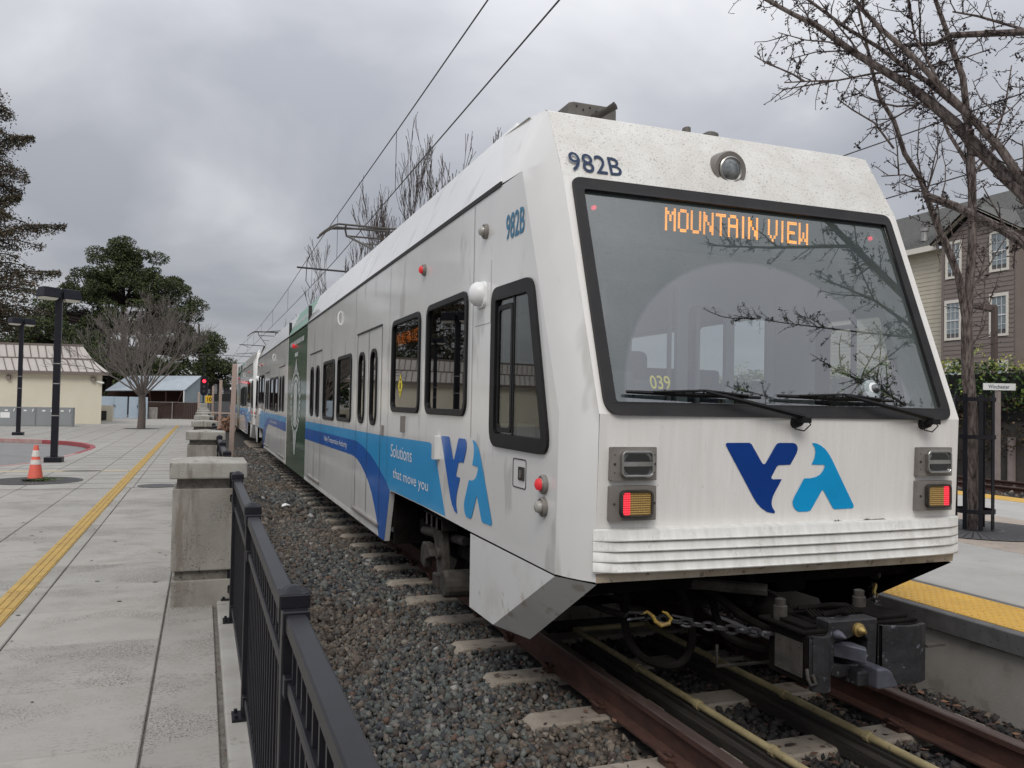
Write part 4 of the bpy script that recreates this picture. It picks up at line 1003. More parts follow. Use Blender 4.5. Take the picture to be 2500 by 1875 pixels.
        for s in (-1, 1):
            bk = MB()
            # hanger bracket under the sill, tie arm and damper
            fn = side_fn(s)
            bk.prism([(6.52, .70), (7.10, .70), (7.10, .60), (6.52, .60)], fn, -.06, -.20)
            for q in (6.62, 6.78, 6.94): bk.box(*sorted((s*(SX-.06), s*(SX-.045))), *sorted((fy(q), fy(q+.03))), .60, .70)
            bk.prism([(fy(a), b) for a, b in ((7.02, .60), (6.62, .60), (6.50, .20), (6.60, .12), (6.72, .20), (6.85, .48))], fn, -.09, -.15)
            bk.prism([(fy(a), b) for a, b in ((7.02, .42), (7.16, .42), (7.22, .36), (7.22, .24), (7.10, .20), (7.06, .28), (6.86, .34))], fn, -.07, -.14)
            lathe(bk, (s*(SX-.05), fy(6.42), .20), (-s, 0, 0), [(0, .10), (.03, .11), (.22, .11)], 16)
            lathe(bk, (s*(SX-.06), fy(6.66), .40), (-s, 0, 0), [(0, .05), (.1, .05)], 12)
            bk.box(*sorted((s*(SX-.03), s*(SX-.09))), *sorted((fy(6.53), fy(6.66))), .14, .25)
            bk.tube([(s*(SX-.2), fy(6.3), .55), (s*(SX-.2), fy(7.6), .45)], .04, 8)
            bk.build('bogie_hanger', M['undermetal'], T, bevel=.006, seg=1)
            MB().box(*sorted((s*.9, s*(SX-.06))), *sorted((fy(8.24), fy(8.30))), .22, .74).build('arch_end', M['under'], T)
    # floor, ceiling, inner linings, underfloor boxes
    fl = MB(); fl.box(-1.27, 1.27, 8.32, 26.58, .33, .37); fl.box(-1.25, 1.25, 4.75, 8.32, .80, .84); fl.box(-1.25, 1.25, 26.58, 30.15, .80, .84); fl.build('floor', M['int_floor'], T)
    ce = MB(); ce.box(-1.27, 1.27, 4.75, 30.15, 3.0, 3.04); ce.build('ceiling', M['int_wall'], T)
    ub = MB(); ub.box(-1.2, 1.2, 8.6, 26.3, .20, .33); ub.build('underfloor', M['under'], T)
    hj = MB(); hj.box(-1.16, 1.16, 5.2, 29.7, 3.40, 3.46); hj.build('roof_deck', M['under'], T)
    # illuminated line sign in the side window, and sticker
    sg = MB(); sg.box(-SX+.03, -SX+.05, 7.15, 8.2, 2.18, 2.34); sgo = sg.build('side_sign', M['dash'], T)
    d_ = MB(); ledtext(d_, 'MOUNTAIN VIEW', lambda a, b: (-SX+.016, 8.14-.93*a, 2.20+.115*b), 0, 0); d_.build('led_text', M['ledorange'], sgo)
    sk_ = MB(); sk_.prism([(7.88, 1.68), (7.98, 1.80), (7.88, 1.92), (7.78, 1.80)], lambda u, v, w: (-SX+.002, u, v), 0, None); sko = sk_.build('sticker', M['sticker'], T)
    sk_ = MB()
    for q, h in ((1.86, .02), (1.80, .06), (1.74, .015)): sk_.prism([(7.86, q-h/2), (7.90, q-h/2), (7.90, q+h/2), (7.86, q+h/2)], lambda u, v, w: (-SX, u, v), 0, None)
    sk_.build('sticker_print', M['black'], sko)
    # pantograph
    pg = thing('pantograph', (0, 0, 0)); pg['worldparts'] = 0; attach(pg, T)
    pg['label'] = 'dark steel pantograph raised to the contact wire'
    def part(mb, nm): return mb.build(nm, M['panto'], pg, smooth=True)
    ys, yk, zc = 17.2, 15.2, 5.26
    yb_ = 17.0
    for dy in (-.16, .16):
        q = MB(); pts = [(x, ys+dy, zc+(0 if abs(x) < .62 else -(abs(x)-.62)*.45-((abs(x)-.62)**2)*.8)) for x in [-.98, -.88, -.78, -.68, -.6, 0, .6, .68, .78, .88, .98]]
        q.tube(pts, .022, 6); part(q, 'collector')
    q = MB()
    for x in (-.45, .45): q.bar((x, ys-.16, zc-.03), (x, ys+.16, zc-.03), .03, .03); q.tube([(x, ys, zc-.03), (x*.9, ys, zc-.22)], .02, 6)
    q.tube([(-.42, ys, zc-.2), (.42, ys, zc-.2)], .02, 6); part(q, 'head_frame')
    q = MB()
    for x in (-.40, .40): q.tube([(x, ys, zc-.2), (x*.35, yk, 4.42)], .022, 6)
    q.tube([(-.28, (ys+yk)/2, 4.74), (.28, (ys+yk)/2, 4.74)], .014, 6); part(q, 'upper_arm')
    q = MB(); q.tube([(0, yk, 4.42), (0, yb_, 3.70)], .045, 8); q.tube([(.12, yk+.15, 4.35), (.12, yb_-.1, 3.72)], .018, 6)
    q.box(-.2, .2, yk-.08, yk+.08, 4.36, 4.48); part(q, 'lower_arm')
    q = MB(); q.box(-.55, .55, yb_-.5, yb_+.5, 3.62, 3.70); 
    for x in (-.5, .5):
        for y_ in (yb_-.45, yb_+.45): q.tube([(x, y_, 3.5), (x, y_, 3.64)], .05, 8)
    part(q, 'base')
    return T

def logo(T, fn, mb_, md_):
    N_ = lambda p: ((p[0]-170)/1755, (p[1]-165)/975)
    V = [(185, 172), (470, 170), (500, 190), (640, 440), (655, 458), (668, 463), (682, 458), (695, 440), (815, 205), (835, 180), (860, 170), (1050, 170), (1085, 185), (1108, 220), (1112, 260), (1100, 310), (1020, 472), (865, 478), (840, 495), (772, 640), (776, 662), (795, 672), (912, 672), (830, 840), (800, 910), (787, 975), (788, 1020), (800, 1060), (835, 1120), (832, 1138), (815, 1142), (730, 1120), (650, 1060), (590, 990), (540, 905), (172, 205), (172, 188)]
    A = [(1305, 172), (1355, 172), (1420, 200), (1490, 255), (1545, 325), (1590, 400), (1922, 1060), (1925, 1085), (1905, 1108), (1655, 1113), (1630, 1100), (1490, 850), (1475, 835), (1460, 845), (1330, 1095), (1310, 1120), (1275, 1132), (1160, 1132), (1110, 1105), (1075, 1050), (1065, 985), (1085, 925), (1212, 667), (1300, 665), (1370, 650), (1430, 615), (1470, 560), (1492, 505), (1485, 478), (1310, 474), (1345, 380), (1357, 300), (1345, 235)]
    a = MB(); a.prism([N_(p) for p in V], lambda u, v, w: fn(u, v), 0, None); a.build('logo_left_shape', M[md_], T)
    a = MB(); a.prism([N_(p) for p in A], lambda u, v, w: fn(u, v), 0, None); a.build('logo_right_shape', M[mb_], T)

def chain(mb, pts, link=.05, r=.006, mi=0):
    pts = [Vector(p) for p in pts]
    L_ = [0]
    for a, b in zip(pts, pts[1:]): L_.append(L_[-1]+(b-a).length)
    n = max(2, int(L_[-1]/(link*.78)))
    def at(t):
        d = t*L_[-1]
        for i in range(len(pts)-1):
            if d <= L_[i+1] or i == len(pts)-2: return pts[i].lerp(pts[i+1], (d-L_[i])/max(1e-6, L_[i+1]-L_[i]))
    for k in range(n):
        a = at(k/n); b = at((k+1)/n); d = (b-a).normalized(); c = (a+b)/2
        up = Vector((0, 0, 1)) if k % 2 else Vector((0, 1, 0)); s_ = d.cross(up).normalized()
        lp = [c+d*(link/2*math.cos(t))+s_*(link*.28*math.sin(t)) for t in [q*math.pi/4 for q in range(9)]]
        mb.tube(lp, r, 5, cap=False, mi=mi)
def make_coupler(T):
    cp = thing('coupler', (0, 0, 0)); cp['worldparts'] = 0; attach(cp, T)
    yf = 3.35
    def bd(mb, nm, m, **k): return mb.build(nm, M[m], cp, **k)
    # face plate with pocket
    q = MB(); q.prism([(-.145, .335), (-.10, .30), (.15, .30), (.16, .58), (-.15, .585)], lambda u, v, w: (u, yf+w, v), 0, .10,
        holes=[[(-.115, .37), (.03, .355), (.095, .40), (.10, .47), (.075, .50), (.035, .51), (-.03, .488), (-.115, .478)]])
    bd(q, 'face_plate', 'couplerface', bevel=.006, seg=1)
    q = MB(); q.box(-.145, .15, yf+.1, yf+.40, .31, .56); bd(q, 'head_block', 'under', bevel=.01)
    q = MB(); q.add([(-.115, yf+.05, .40), (-.115, yf+.05, .475), (-.10, yf+.10, .475), (-.045, yf-.14, .405), (-.045, yf-.14, .475), (-.012, yf-.10, .478), (-.012, yf-.10, .41), (.03, yf+.04, .46), (.03, yf+.04, .40)],
        [(0, 3, 4, 1), (1, 4, 5, 7, 2), (3, 6, 5, 4), (6, 8, 7, 5), (0, 8, 6, 3), (0, 1, 2, 7, 8)]); bd(q, 'hook_plate', 'couplerbright', bevel=.006, seg=1)
    q = MB(); q.prism([(0, .375), (.06, .375), (.085, .36), (.125, .30), (.13, .275), (.0, .275)], lambda u, v, w: (u+.035, yf+w, v-.005), -.13, .10)
    bd(q, 'guide_horn', 'couplerbright', bevel=.010)
    q = MB(); q.prism([(-.03, .345), (.06, .345), (.06, .27), (-.03, .27)], lambda u, v, w: (u, yf+w, v), -.07, .15); bd(q, 'horn_base', 'couplerface', bevel=.01)
    q = MB(); lathe(q, (.03, yf, .532), (0, -1, 0), [(0, .036), (.015, .034), (.02, .024), (.035, .022), (.045, .012), (.055, .008)], 18); bd(q, 'air_valve', 'brass', smooth=True)
    q = MB(); lathe(q, (-.10, yf, .515), (0, -1, 0), [(0, .026), (.02, .024), (.06, .004)], 14); bd(q, 'centring_pin', 'couplerbright', smooth=True)
    q = MB(); lathe(q, (.12, yf-.001, .535), (0, -1, 0), [(0, .02), (.001, .019)], 14); bd(q, 'pin_socket', 'seam')
    # electric head boxes with curved covers
    for sx, x0, x1, z0, z1 in ((-1, -.285, -.155, .265, .53), (1, .17, .43, .255, .545)):
        q = MB(); n = 6
        for i in range(n):
            def yy(t): return yf-.02-.055*math.sin(math.pi*(.15+.85*t) if sx < 0 else math.pi*(.0+.85*t))
            a = x0+(x1-x0)*i/n; b = x0+(x1-x0)*(i+1)/n
            ya, yb = yy(i/n), yy((i+1)/n)
            q.add([(a, ya, z0), (b, yb, z0), (b, yb, z1), (a, ya, z1), (a, ya+.03, z0), (b, yb+.03, z0), (b, yb+.03, z1), (a, ya+.03, z1)], [(0, 1, 2, 3), (7, 6, 5, 4), (0, 4, 5, 1), (3, 2, 6, 7)])
        bd(q, 'cover', 'couplerface', merge=True)
        q = MB(); q.box(x0+.004, x1-.004, yf+.0, yf+.30, z0+.01, z1-.005); bd(q, 'electric_head', 'under', bevel=.006, seg=1)
        q = MB(); q.box(x0-.02, x1+.01, yf+.01, yf+.36, z1-.005, z1+.012); q.box(x0+.02, x1-.03, yf+.04, yf+.3, z1+.012, z1+.03); bd(q, 'top_plate', 'under', bevel=.004, seg=1)
        q = MB(); lathe(q, ((x0+x1)/2-.02, yf+.26, z1+.01), (0, 0, 1), [(0, .036), (.07, .036), (.075, .028), (.105, .028), (.11, .015)], 12); bd(q, 'terminal', 'undermetal', smooth=True)
    q = MB(); q.box(-.289, -.285, yf+.03, yf+.24, .31, .48); 
    for a, b in ((.05, .33), (.2, .33), (.05, .46), (.2, .46)): lathe(q, (-.289, yf+a, b), (-1, 0, 0), [(0, .006), (.004, .005)], 6)
    bd(q, 'side_cover', 'undermetal')
    q = MB(); q.tube([(-.30, yf-.02, .37), (-.31, yf-.04, .33), (-.30, yf-.05, .30), (-.28, yf-.06, .31), (-.29, yf-.05, .35)], .009, 6); bd(q, 'latch', 'undermetal', smooth=True)
    q = MB()
    for k in range(14):
        x = -.14+.022*k; q.tube([(x, yf+.12, .575), (x+.01, yf+.2, .60), (x, yf+.28, .58)], .008, 5)
    q.tube([(-.16, yf+.22, .60), (.0, yf+.16, .62), (.14, yf+.2, .60)], .014, 7); q.tube([(-.1, yf+.1, .59), (-.02, yf+.06, .61), (.05, yf+.1, .59)], .016, 7)
    bd(q, 'top_wiring', 'under')
    q = MB(); q.tube([(.43, yf+.02, .44), (.46, yf-.02, .43), (.56, yf-.04, .425)], .007, 6); q.box(.44, .56, yf-.05, yf-.02, .42, .432); bd(q, 'release_handle', 'undermetal')
    # draft shaft
    q = MB(); q.tube([(-.02, yf+.35, .46), (-.02, yf+.9, .52), (-.02, 5.4, .55)], [.07, .10, .11], 16); bd(q, 'draft_tube', 'under', smooth=True)
    q = MB(); lathe(q, (-.02, yf+.9, .53), (0, 1, 0), [(0, .10), (.0, .125), (.03, .125), (.04, .11)], 20); bd(q, 'draft_ring', 'undermetal')
    q = MB(); q.box(-.45, .45, 4.6, 5.2, .4, .62); q.box(-.16, -.10, 4.0, 4.7, .5, .72); q.box(.2, .42, 4.2, 4.6, .52, .72); bd(q, 'draft_gear', 'under', bevel=.02)
    # chains and yellow hook
    q = MB(); chain(q, [(-.86, 4.02, .505), (-.74, 3.95, .49), (-.6, 3.86, .477), (-.45, 3.75, .465), (-.30, 3.6, .47)], .075, .0085); bd(q, 'safety_chain', 'couplerface')
    q = MB(); q.tube([(-.93, 4.03, .50), (-.92, 4.0, .53), (-.84, 3.97, .525), (-.835, 3.98, .50), (-.92, 4.02, .485)], .008, 6); bd(q, 'long_link', 'couplerface'); q = MB()
    q.tube([(-.72, 3.95, .50), (-.71, 3.94, .48), (-.62, 3.89, .475), (-.60, 3.88, .495), (-.70, 3.93, .515)], .008, 6); bd(q, 'long_link', 'couplerface')
    q = MB(); q.tube([(-.86, 3.98, .52), (-.83, 3.96, .535), (-.80, 3.95, .51), (-.79, 3.945, .485), (-.76, 3.93, .465), (-.72, 3.92, .475), (-.71, 3.915, .50), (-.735, 3.92, .53), (-.76, 3.925, .54)], [.006, .008, .010, .011, .012, .012, .010, .008, .005], 8); bd(q, 'chain_hook', 'hookyellow', smooth=True)
    q = MB(); q.tube([(-1.12, 4.35, .56), (-1.0, 4.15, .515), (-.93, 4.03, .505)], .018, 6); bd(q, 'chain_rod', 'under')
    q = MB(); chain(q, [(.86, 4.12, .56), (.74, 3.98, .515), (.60, 3.80, .50), (.45, 3.68, .54)], .06, .009); bd(q, 'safety_chain', 'couplerface')
    q = MB(); q.tube([(.79, 4.02, .555), (.76, 3.99, .585), (.73, 3.97, .55), (.735, 3.97, .51), (.77, 4.0, .50), (.80, 4.02, .52)], .012, 6); bd(q, 'chain_hook', 'brass', smooth=True)
    q = MB(); q.tube([(1.05, 4.25, .74), (.99, 4.2, .64), (.93, 4.17, .585)], [.035, .04, .03], 10); bd(q, 'spring_tube', 'rubber', smooth=True)
    # hoses
    q = MB()
    for a in ([(-.80, 4.25, .72), (-.84, 4.2, .50), (-.84, 4.15, .34), (-.76, 4.1, .235), (-.62, 4.05, .20), (-.52, 4.05, .25), (-.46, 4.1, .38), (-.48, 4.2, .6)],
              [(-.28, 4.25, .72), (-.30, 4.15, .56), (-.30, 4.1, .44), (-.30, 4.0, .36), (-.26, 3.85, .335), (-.22, 3.65, .36)],
              [(-.5, 4.3, .68), (-.34, 4.1, .58), (-.22, 3.95, .47), (-.15, 3.8, .42)], [(.5, 4.1, .70), (.45, 4.0, .665), (.37, 3.98, .66), (.30, 4.05, .70)]):
        sm_ = []
        n_ = len(a); A_ = [Vector(v) for v in a]
        for i in range(n_-1):
            p0_, p1_, p2_, p3_ = A_[max(0, i-1)], A_[i], A_[i+1], A_[min(n_-1, i+2)]
            for t in (0, .25, .5, .75):
                sm_.append(.5*((2*p1_)+(p2_-p0_)*t+(2*p0_-5*p1_+4*p2_-p3_)*t*t+(3*p1_-p0_-3*p2_+p3_)*t**3))
        sm_.append(A_[-1]); q = MB(); q.tube(sm_, .024 if a[0][0] < 0 else .008, 8)
        bd(q, 'air_hose', 'under', smooth=True)
    q = MB(); q.tube([(-.36, 4.0, .31), (-.36, 4.0, .19), (.0, 3.95, .20)], .010, 6); q.tube([(-.1, 3.9, .62), (-.9, 4.6, .62)], .035, 8); bd(q, 'brace_pipe', 'undermetal')
train = make_train()
t2 = copy_tree(train, (0, 28.35, 0))
t2['label'] = 'second light rail car coupled behind the green section, pale and far down the track'

# ================================================================== NEAR SIDE: pillars and railing
def make_pillar(y, label):
    t = thing('concrete_pillar', (-3.04, y+.29, 0), label, 'pillar', 'concrete pillars along the railing')
    x0, x1 = -3.31, -2.77
    MB().box(x0+.01, x1-.01, y+.06, y+.56, -.05, .20).build('base', M['pillarconc'], t, bevel=.008)
    MB().box(x0+.035, x1-.035, y+.085, y+.535, .20, .275).build('lower_joint', M['mortar'], t)
    MB().box(x0+.005, x1-.005, y+.05, y+.57, .275, .925).build('shaft', M['pillarconc'], t, bevel=.010)
    MB().box(x0+.035, x1-.035, y+.08, y+.54, .925, 1.005).build('neck', M['mortar'], t)
    cp = MB(); zt = 1.135
    a = (x0-.02, x1+.02, y, y+.62)
    cp.box(a[0], a[1], a[2], a[3], 1.005, zt)
    cp.build('cap', M['capconc'], t, bevel=.012)
    pt = MB(); xm = (a[0]+a[1])/2; ym = (a[2]+a[3])/2; e_ = .012
    pt.add([(a[0]+e_, a[2]+e_, zt-.001), (a[1]-e_, a[2]+e_, zt-.001), (a[1]-e_, a[3]-e_, zt-.001), (a[0]+e_, a[3]-e_, zt-.001), (xm, ym, zt+.030)], [(0, 1, 4), (1, 2, 4), (2, 3, 4), (3, 0, 4)])
    pt.build('cap_top', M['capconc'], t)
    return t
PS = 6.72
names = ['nearest concrete pillar with stained cap beside the black railing', 'second concrete pillar from the front, partly hidden by the nearest one', 'third concrete pillar along the railing', 'fourth concrete pillar along the railing, half way to the timber posts',
         'fifth concrete pillar along the railing', 'sixth concrete pillar along the railing', 'seventh concrete pillar along the railing', 'farthest concrete pillar in the row, next to the red signal']
p0 = make_pillar(7.0, names[0])
for k in range(1, 8):
    c = copy_tree(p0, (0, PS*k, 0)); c['label'] = names[k]
# railing between pillars
def make_railing():
    t = thing('metal_railing', (-2.85, 4.0, .03), 'nearest black metal railing section with domed post caps, running past the camera', 'railing', 'black railing sections between the pillars')
    X = -2.85
    posts = [.38, 2.42, 4.44, 6.38]
    for y in posts:
        q = MB(); q.box(X-.032, X+.032, y-.032, y+.032, .03, 1.07); q.build('post', M['fencepaint'], t, bevel=.004, seg=1)
        q = MB(); q.box(X-.042, X+.042, y-.042, y+.042, 1.055, 1.095); n = 6
        q.grid(lambda u, v: (X+(u-.5)*.078, y+(v-.5)*.078, 1.095+.022*math.cos((u-.5)*math.pi)*math.cos((v-.5)*math.pi)), n, n)
        q.build('post_cap', M['fencepaint'], t, bevel=.004, seg=1)
        q = MB(); q.box(X-.075, X+.055, y-.065, y+.065, .03, .044)
        for a in (-.055, .035):
            for b in (-.045, .045): q.tube([(X+a, y+b, .044), (X+a, y+b, .06)], .010, 6)
        q.build('base_plate', M['fencepaint'], t)
    spans = list(zip(posts, posts[1:]))+[(posts[-1], 7.06)]
    for a, b in spans:
        last = b > 7
        for z0, z1, w_, nm in ((1.005, 1.05, .028, 'top_rail'), (.835, .87, .020, 'middle_rail'), (.115, .150, .020, 'bottom_rail')):
            q = MB(); q.box(X-w_, X+w_, a+.033, b-.033, z0, z1); q.build(nm, M['fencepaint'], t, bevel=.005, seg=1)
            for y_ in (a+.033, b-.085):
                MB().box(X-w_-.008, X+w_+.008, y_, y_+.05, z0-.012, z1+.008).build('bracket', M['fencepaint'], t, bevel=.003, seg=1)
    return t
rl = make_railing()
MB().box(-.0095, .0095, -.0095, .0095, 0, .86)
pk = MB().box(-.0095, .0095, -.0095, .0095, .12, .99); p0m = pk.build('picket', M['fencepaint'])
pm = p0m.data; bpy.data.objects.remove(p0m)
def pickets(parent, spans, X=-2.85, dy=0):
    for a, b in spans:
        n = max(1, int(round((b-a)/.108)))
        for i in range(1, n):
            o = bpy.data.objects.new('picket', pm); COL.objects.link(o); o.parent = parent
            o.location = (0, a+(b-a)*i/n-parent.location.y, 0-.03+.0)
pickets(rl, [(.38, 2.42), (2.42, 4.44), (4.44, 6.38), (6.38, 7.06)])
rn_ = ['second railing section, beyond the nearest pillar', 'third railing section along the pillars', 'fourth railing section along the pillars', 'fifth railing section along the pillars']
for k in range(1, 5):
    c = copy_tree(rl, (0, PS*k+.0, 0)); c['label'] = rn_[k-1]

# ================================================================== RIGHT PLATFORM
pf = thing('platform', (5, 6, .33), kind='structure')
MB().box(1.50, 8.95, 1.0, 62, -.45, .322).build('platform_body', M['platwall'], pf)
MB().box(1.455, 1.535, 1.0, 62, .205, .333).build('edge_strip', M['platedge'], pf, bevel=.006, seg=1)
tl = MB().box(-.27, .27, -.297, .297, -.01, .006); tt = tl.build('tactile_tile', M['tactile_r'], bevel=.002, seg=1)
def domes(x0, x1, y0, y1, z, pit=.0585):
    b = MB(); 
    for i in range(int((x1-x0)/pit)):
        for j in range(int((y1-y0)/pit)):
            x = x0+pit*(i+.5); y = y0+pit*(j+.5)
            vs = [(x+r_*math.cos(a), y+r_*math.sin(a), z+h) for r_, h in ((.0125, 0), (.008, .0055)) for a in [k*math.pi/3 for k in range(6)]]
            b.add(vs, [(k, (k+1) % 6, 6+(k+1) % 6, 6+k) for k in range(6)]+[(6, 7, 8, 9, 10, 11)])
    return b
dm0 = domes(-.265, .265, -.295, .295, .006).build('domes', M['tactile_r']); dm0['kind'] = 'stuff'
firstt = True
for row, (xc, ya, yb) in enumerate(((1.81, 2.0, 32), (8.66, 6, 32))):
    y = ya
    while y < yb:
        o = tt if firstt else tt.copy(); 
        if not firstt: COL.objects.link(o)
        o.parent = pf; o.location = (xc-5, y-6, .33-.33+.0)
        if row == 0 and y < 12:
            d = dm0 if firstt else dm0.copy()
            if not firstt: COL.objects.link(d)
            d.parent = o
        firstt = False
        y += .6
MB().box(2.085, 2.15, 1.0, 40, .30, .331).build('drain_strip', M['platedge'], pf)
# platform slabs and warm pavers
def pslab(x0, x1, y0, y1, m, nm='slab'):
    o = MB().box(x0+.005, x1-.005, y0+.005, y1-.005, .28, .3335+R.uniform(-.0015, .0015)).build(nm, m, pf, bevel=.005, seg=1)
j0 = [1.9+1.52*k for k in range(14)]
for a, b in zip(j0, j0[1:]):
    pslab(2.155, 3.19, a, b, M['platform']); pslab(3.19, 4.14, a, b, M['platform'])
    pslab(6.45, 7.13, a, b, M['platform']); pslab(7.13, 8.37, a, b, M['platform'])
    for i in range(2):
        ym = a+(b-a)/2*i
        for (x0, x1) in ((4.14, 4.9), (4.9, 5.68), (5.68, 6.45)):
            pslab(x0, x1, ym, ym+(b-a)/2, M['paver'], 'paver')
# tree grate with slots
def grate(x, y, r_, z, label, parent=None):
    t = thing('tree_grate', (x, y, z), label, 'tree grate')
    q = MB(); n = 40
    for r1, r2 in ((r_-.06, r_), (r_*.30, r_*.34)):
        for k in range(n):
            a, b = 2*math.pi*k/n, 2*math.pi*(k+1)/n
            q.poly([(x+r1*math.cos(a), y+r1*math.sin(a), z+.006), (x+r2*math.cos(a), y+r2*math.sin(a), z+.006), (x+r2*math.cos(b), y+r2*math.sin(b), z+.006), (x+r1*math.cos(b), y+r1*math.sin(b), z+.006)])
    for k in range(60):
        a = 2*math.pi*k/60; w = .032
        c, s = math.cos(a), math.sin(a); r1, r2 = r_*.34, r_-.06
        q.poly([(x+r1*c-s*w*.35, y+r1*s+c*w*.35, z+.0055), (x+r1*c+s*w*.35, y+r1*s-c*w*.35, z+.0055), (x+r2*c+s*w, y+r2*s-c*w, z+.0055), (x+r2*c-s*w, y+r2*s+c*w, z+.0055)])
    q.build('grating', M['grate'], t)
    q = MB(); q.poly([(x+r_*math.cos(2*math.pi*k/40), y+r_*math.sin(2*math.pi*k/40), z+.003) for k in range(40)]); q.build('tree_pit', M['black'], t)
    return t
grate(5.1, 7.0, .88, .336, 'dark round iron tree grate under the caged platform tree')
# guard cage
gd = thing('tree_guard', (5.09, 7.0, .34), 'black steel cage guard round the trunk of the platform tree', 'tree guard')
for k in range(8):
    a = 2*math.pi*k/8+.25; x = 5.09+.20*math.cos(a); y = 7.0+.20*math.sin(a)
    MB().bar((x, y, .35), (x, y, 1.86), .045, .012, up=(math.cos(a), math.sin(a), 0)).build('bar', M['fencepaint'], gd)
for z in (.55, 1.38, 1.80):
    q = MB(); n = 16
    for k in range(n):
        a, b = 2*math.pi*k/n, 2*math.pi*(k+1)/n
        q.bar((5.09+.212*math.cos(a), 7+.212*math.sin(a), z), (5.09+.212*math.cos(b), 7+.212*math.sin(b), z), .008, .045)
    q.build('ring', M['fencepaint'], gd)
# second tram track in the dip behind the platform, and the freight track
b2 = MB(); b2.poly([(8.95, -5, -.24), (16.1, -5, -.13), (16.1, 90, -.13), (8.95, 90, -.24)])
tag(b2.build('far_ballast_bed', M['ballastbase']), kind='structure')
tag(stones('gravel', 11.8, 16.0, 8, 24, 60, .05, -.15, [M['stonedark'], M['stonebrown']], lambda p: (NP.rand(len(p)) > .6).astype(int)), kind='stuff')
ft = thing('freight_track', (14.95, 10, 0), kind='structure')
make_rail(14.2, 0, 80, ft); make_rail(15.7, 0, 80, ft)
s2 = thing('outer_track', (10.4, 10, 0), kind='structure'); make_rail(9.65, 0, 80, s2); make_rail(11.15, 0, 80, s2)
litter('dead_leaves', 15.2, 16.2, 12, 20, 300, -.12, .08)
o = MB().box(14.35, 14.75, 12.3, 12.5, -.02, .02).build('paper_scrap', M['white']); tag(o, 'small white scrap of paper lying by the far rail', 'litter')
# station sign
sg = thing('station_sign', (16.33, 15.9, -.1), 'small white Winchester station name sign on a pinkish post', 'sign')
q = MB(); q.box(-.05, .05, -.05, .05, 0, 2.42); q.build('post', M['signpost'], None).location = (0, 0, 0)
o = bpy.data.objects['post'] if 'post' in bpy.data.objects else None
def tb_(nm, mb, m, p, rot, loc):
    o = mb.build(nm, m); o.parent = p; return o
for o in [x for x in bpy.data.objects if x.name.startswith('post') and x.parent is None]:
    o.parent = sg; sgpost = o
ang = -PSI
ca, sa = math.cos(ang), math.sin(ang)
def sl_(u, w, z): return (u*ca-w*sa, u*sa+w*ca, z)
q = MB(); q.add([sl_(u, w, z) for z in (2.375, 2.552) for w in (-.075, -.055) for u in (-.42, .42)], [(0, 2, 3, 1), (4, 5, 7, 6), (0, 1, 5, 4), (2, 6, 7, 3), (0, 4, 6, 2), (1, 3, 7, 5)])
sb = q.build('sign_board', M['signwhite']); sb.parent = sg
q = MB(); add_text(q, 'Winchester', lambda a, b: sl_(-.29+.55*a, -.078, 2.415+.10*b), .008); lt_ = q.build('lettering', M['num']); lt_.parent = sb
# brown lamp beyond the hedge
bl = thing('street_lamp', (23.58, 21.98, 0), 'brown shoebox street lamp behind the hedge', 'street lamp')
MB().box(23.50, 23.66, 21.9, 22.06, 0, 5.52).build('post', M['brownpost'], bl)
q = MB(); q.add([(23.66, 21.94, 5.36), (22.98, 22.22, 5.50), (22.98, 22.22, 5.64), (23.66, 21.94, 5.60), (23.78, 22.24, 5.36), (23.10, 22.52, 5.50), (23.10, 22.52, 5.64), (23.78, 22.24, 5.60)], [(0, 1, 2, 3), (7, 6, 5, 4), (0, 4, 5, 1), (3, 2, 6, 7), (0, 3, 7, 4), (1, 5, 6, 2)])
q.build('lamp_head', M['brownpost'], bl)

# ================================================================== vegetation helpers
def cloud(center, rad, n, rs=NP, shell=.35):
    p = rs.normal(size=(n, 3)); p /= np.linalg.norm(p, axis=1)[:, None]; r_ = (shell+(1-shell)*rs.rand(n))**(1/2.2)
    return np.array(center)+p*r_[:, None]*np.array(rad)
def foliage(name, pos, size, m, parent=None, aspect=.6, stuff=False):
    v, f = leaves(pos, size, aspect); o = npmesh(name, v, f, m, None, parent)
    return o
class Tree:
    """polyline branches grown recursively; main limbs and fine twigs in separate meshes"""
    def __init__(s): s.limb = MB(); s.twig = MB(); s.tips = []
    def seg(s, pts, rs, fine=False): (s.twig if fine else s.limb).tube(pts, rs, 4 if fine else 7, cap=not fine)
def grow(T_, p, d, length, r_, depth, rng, spread=.5, up=.15, nsub=3, wig=.12, minr=.004, fine_r=.02, segs=4, ratio=.66):
    pts = [Vector(p)]; d = Vector(d).normalized()
    for i in range(segs):
        d = (d+Vector((rng.uniform(-wig, wig), rng.uniform(-wig, wig), rng.uniform(-wig, wig)+up*.25))).normalized()
        pts.append(pts[-1]+d*length/segs)
    r2 = max(minr, r_*.62)
    T_.seg(pts, [r_+(r2-r_)*i/segs for i in range(segs+1)], r_ < fine_r)
    if depth == 0: T_.tips.append(pts[-1]); return
    for k in range(nsub):
        t = rng.uniform(.45, 1) if k else 1
        i = min(segs-1, int(t*segs)); b = pts[i].lerp(pts[i+1], t*segs-i) if t < 1 else pts[-1]
        a = rng.uniform(0, 2*math.pi); perp = d.cross(Vector((math.cos(a), math.sin(a), .3))).normalized()
        nd = (d+perp*spread*rng.uniform(.6, 1.3)+Vector((0, 0, up))).normalized()
        grow(T_, b, nd, length*ratio*rng.uniform(.75, 1.2), r2*(.9 if k == 0 else .72), depth-1, rng, spread, up, nsub, wig, minr, fine_r, max(2, segs-1), ratio)

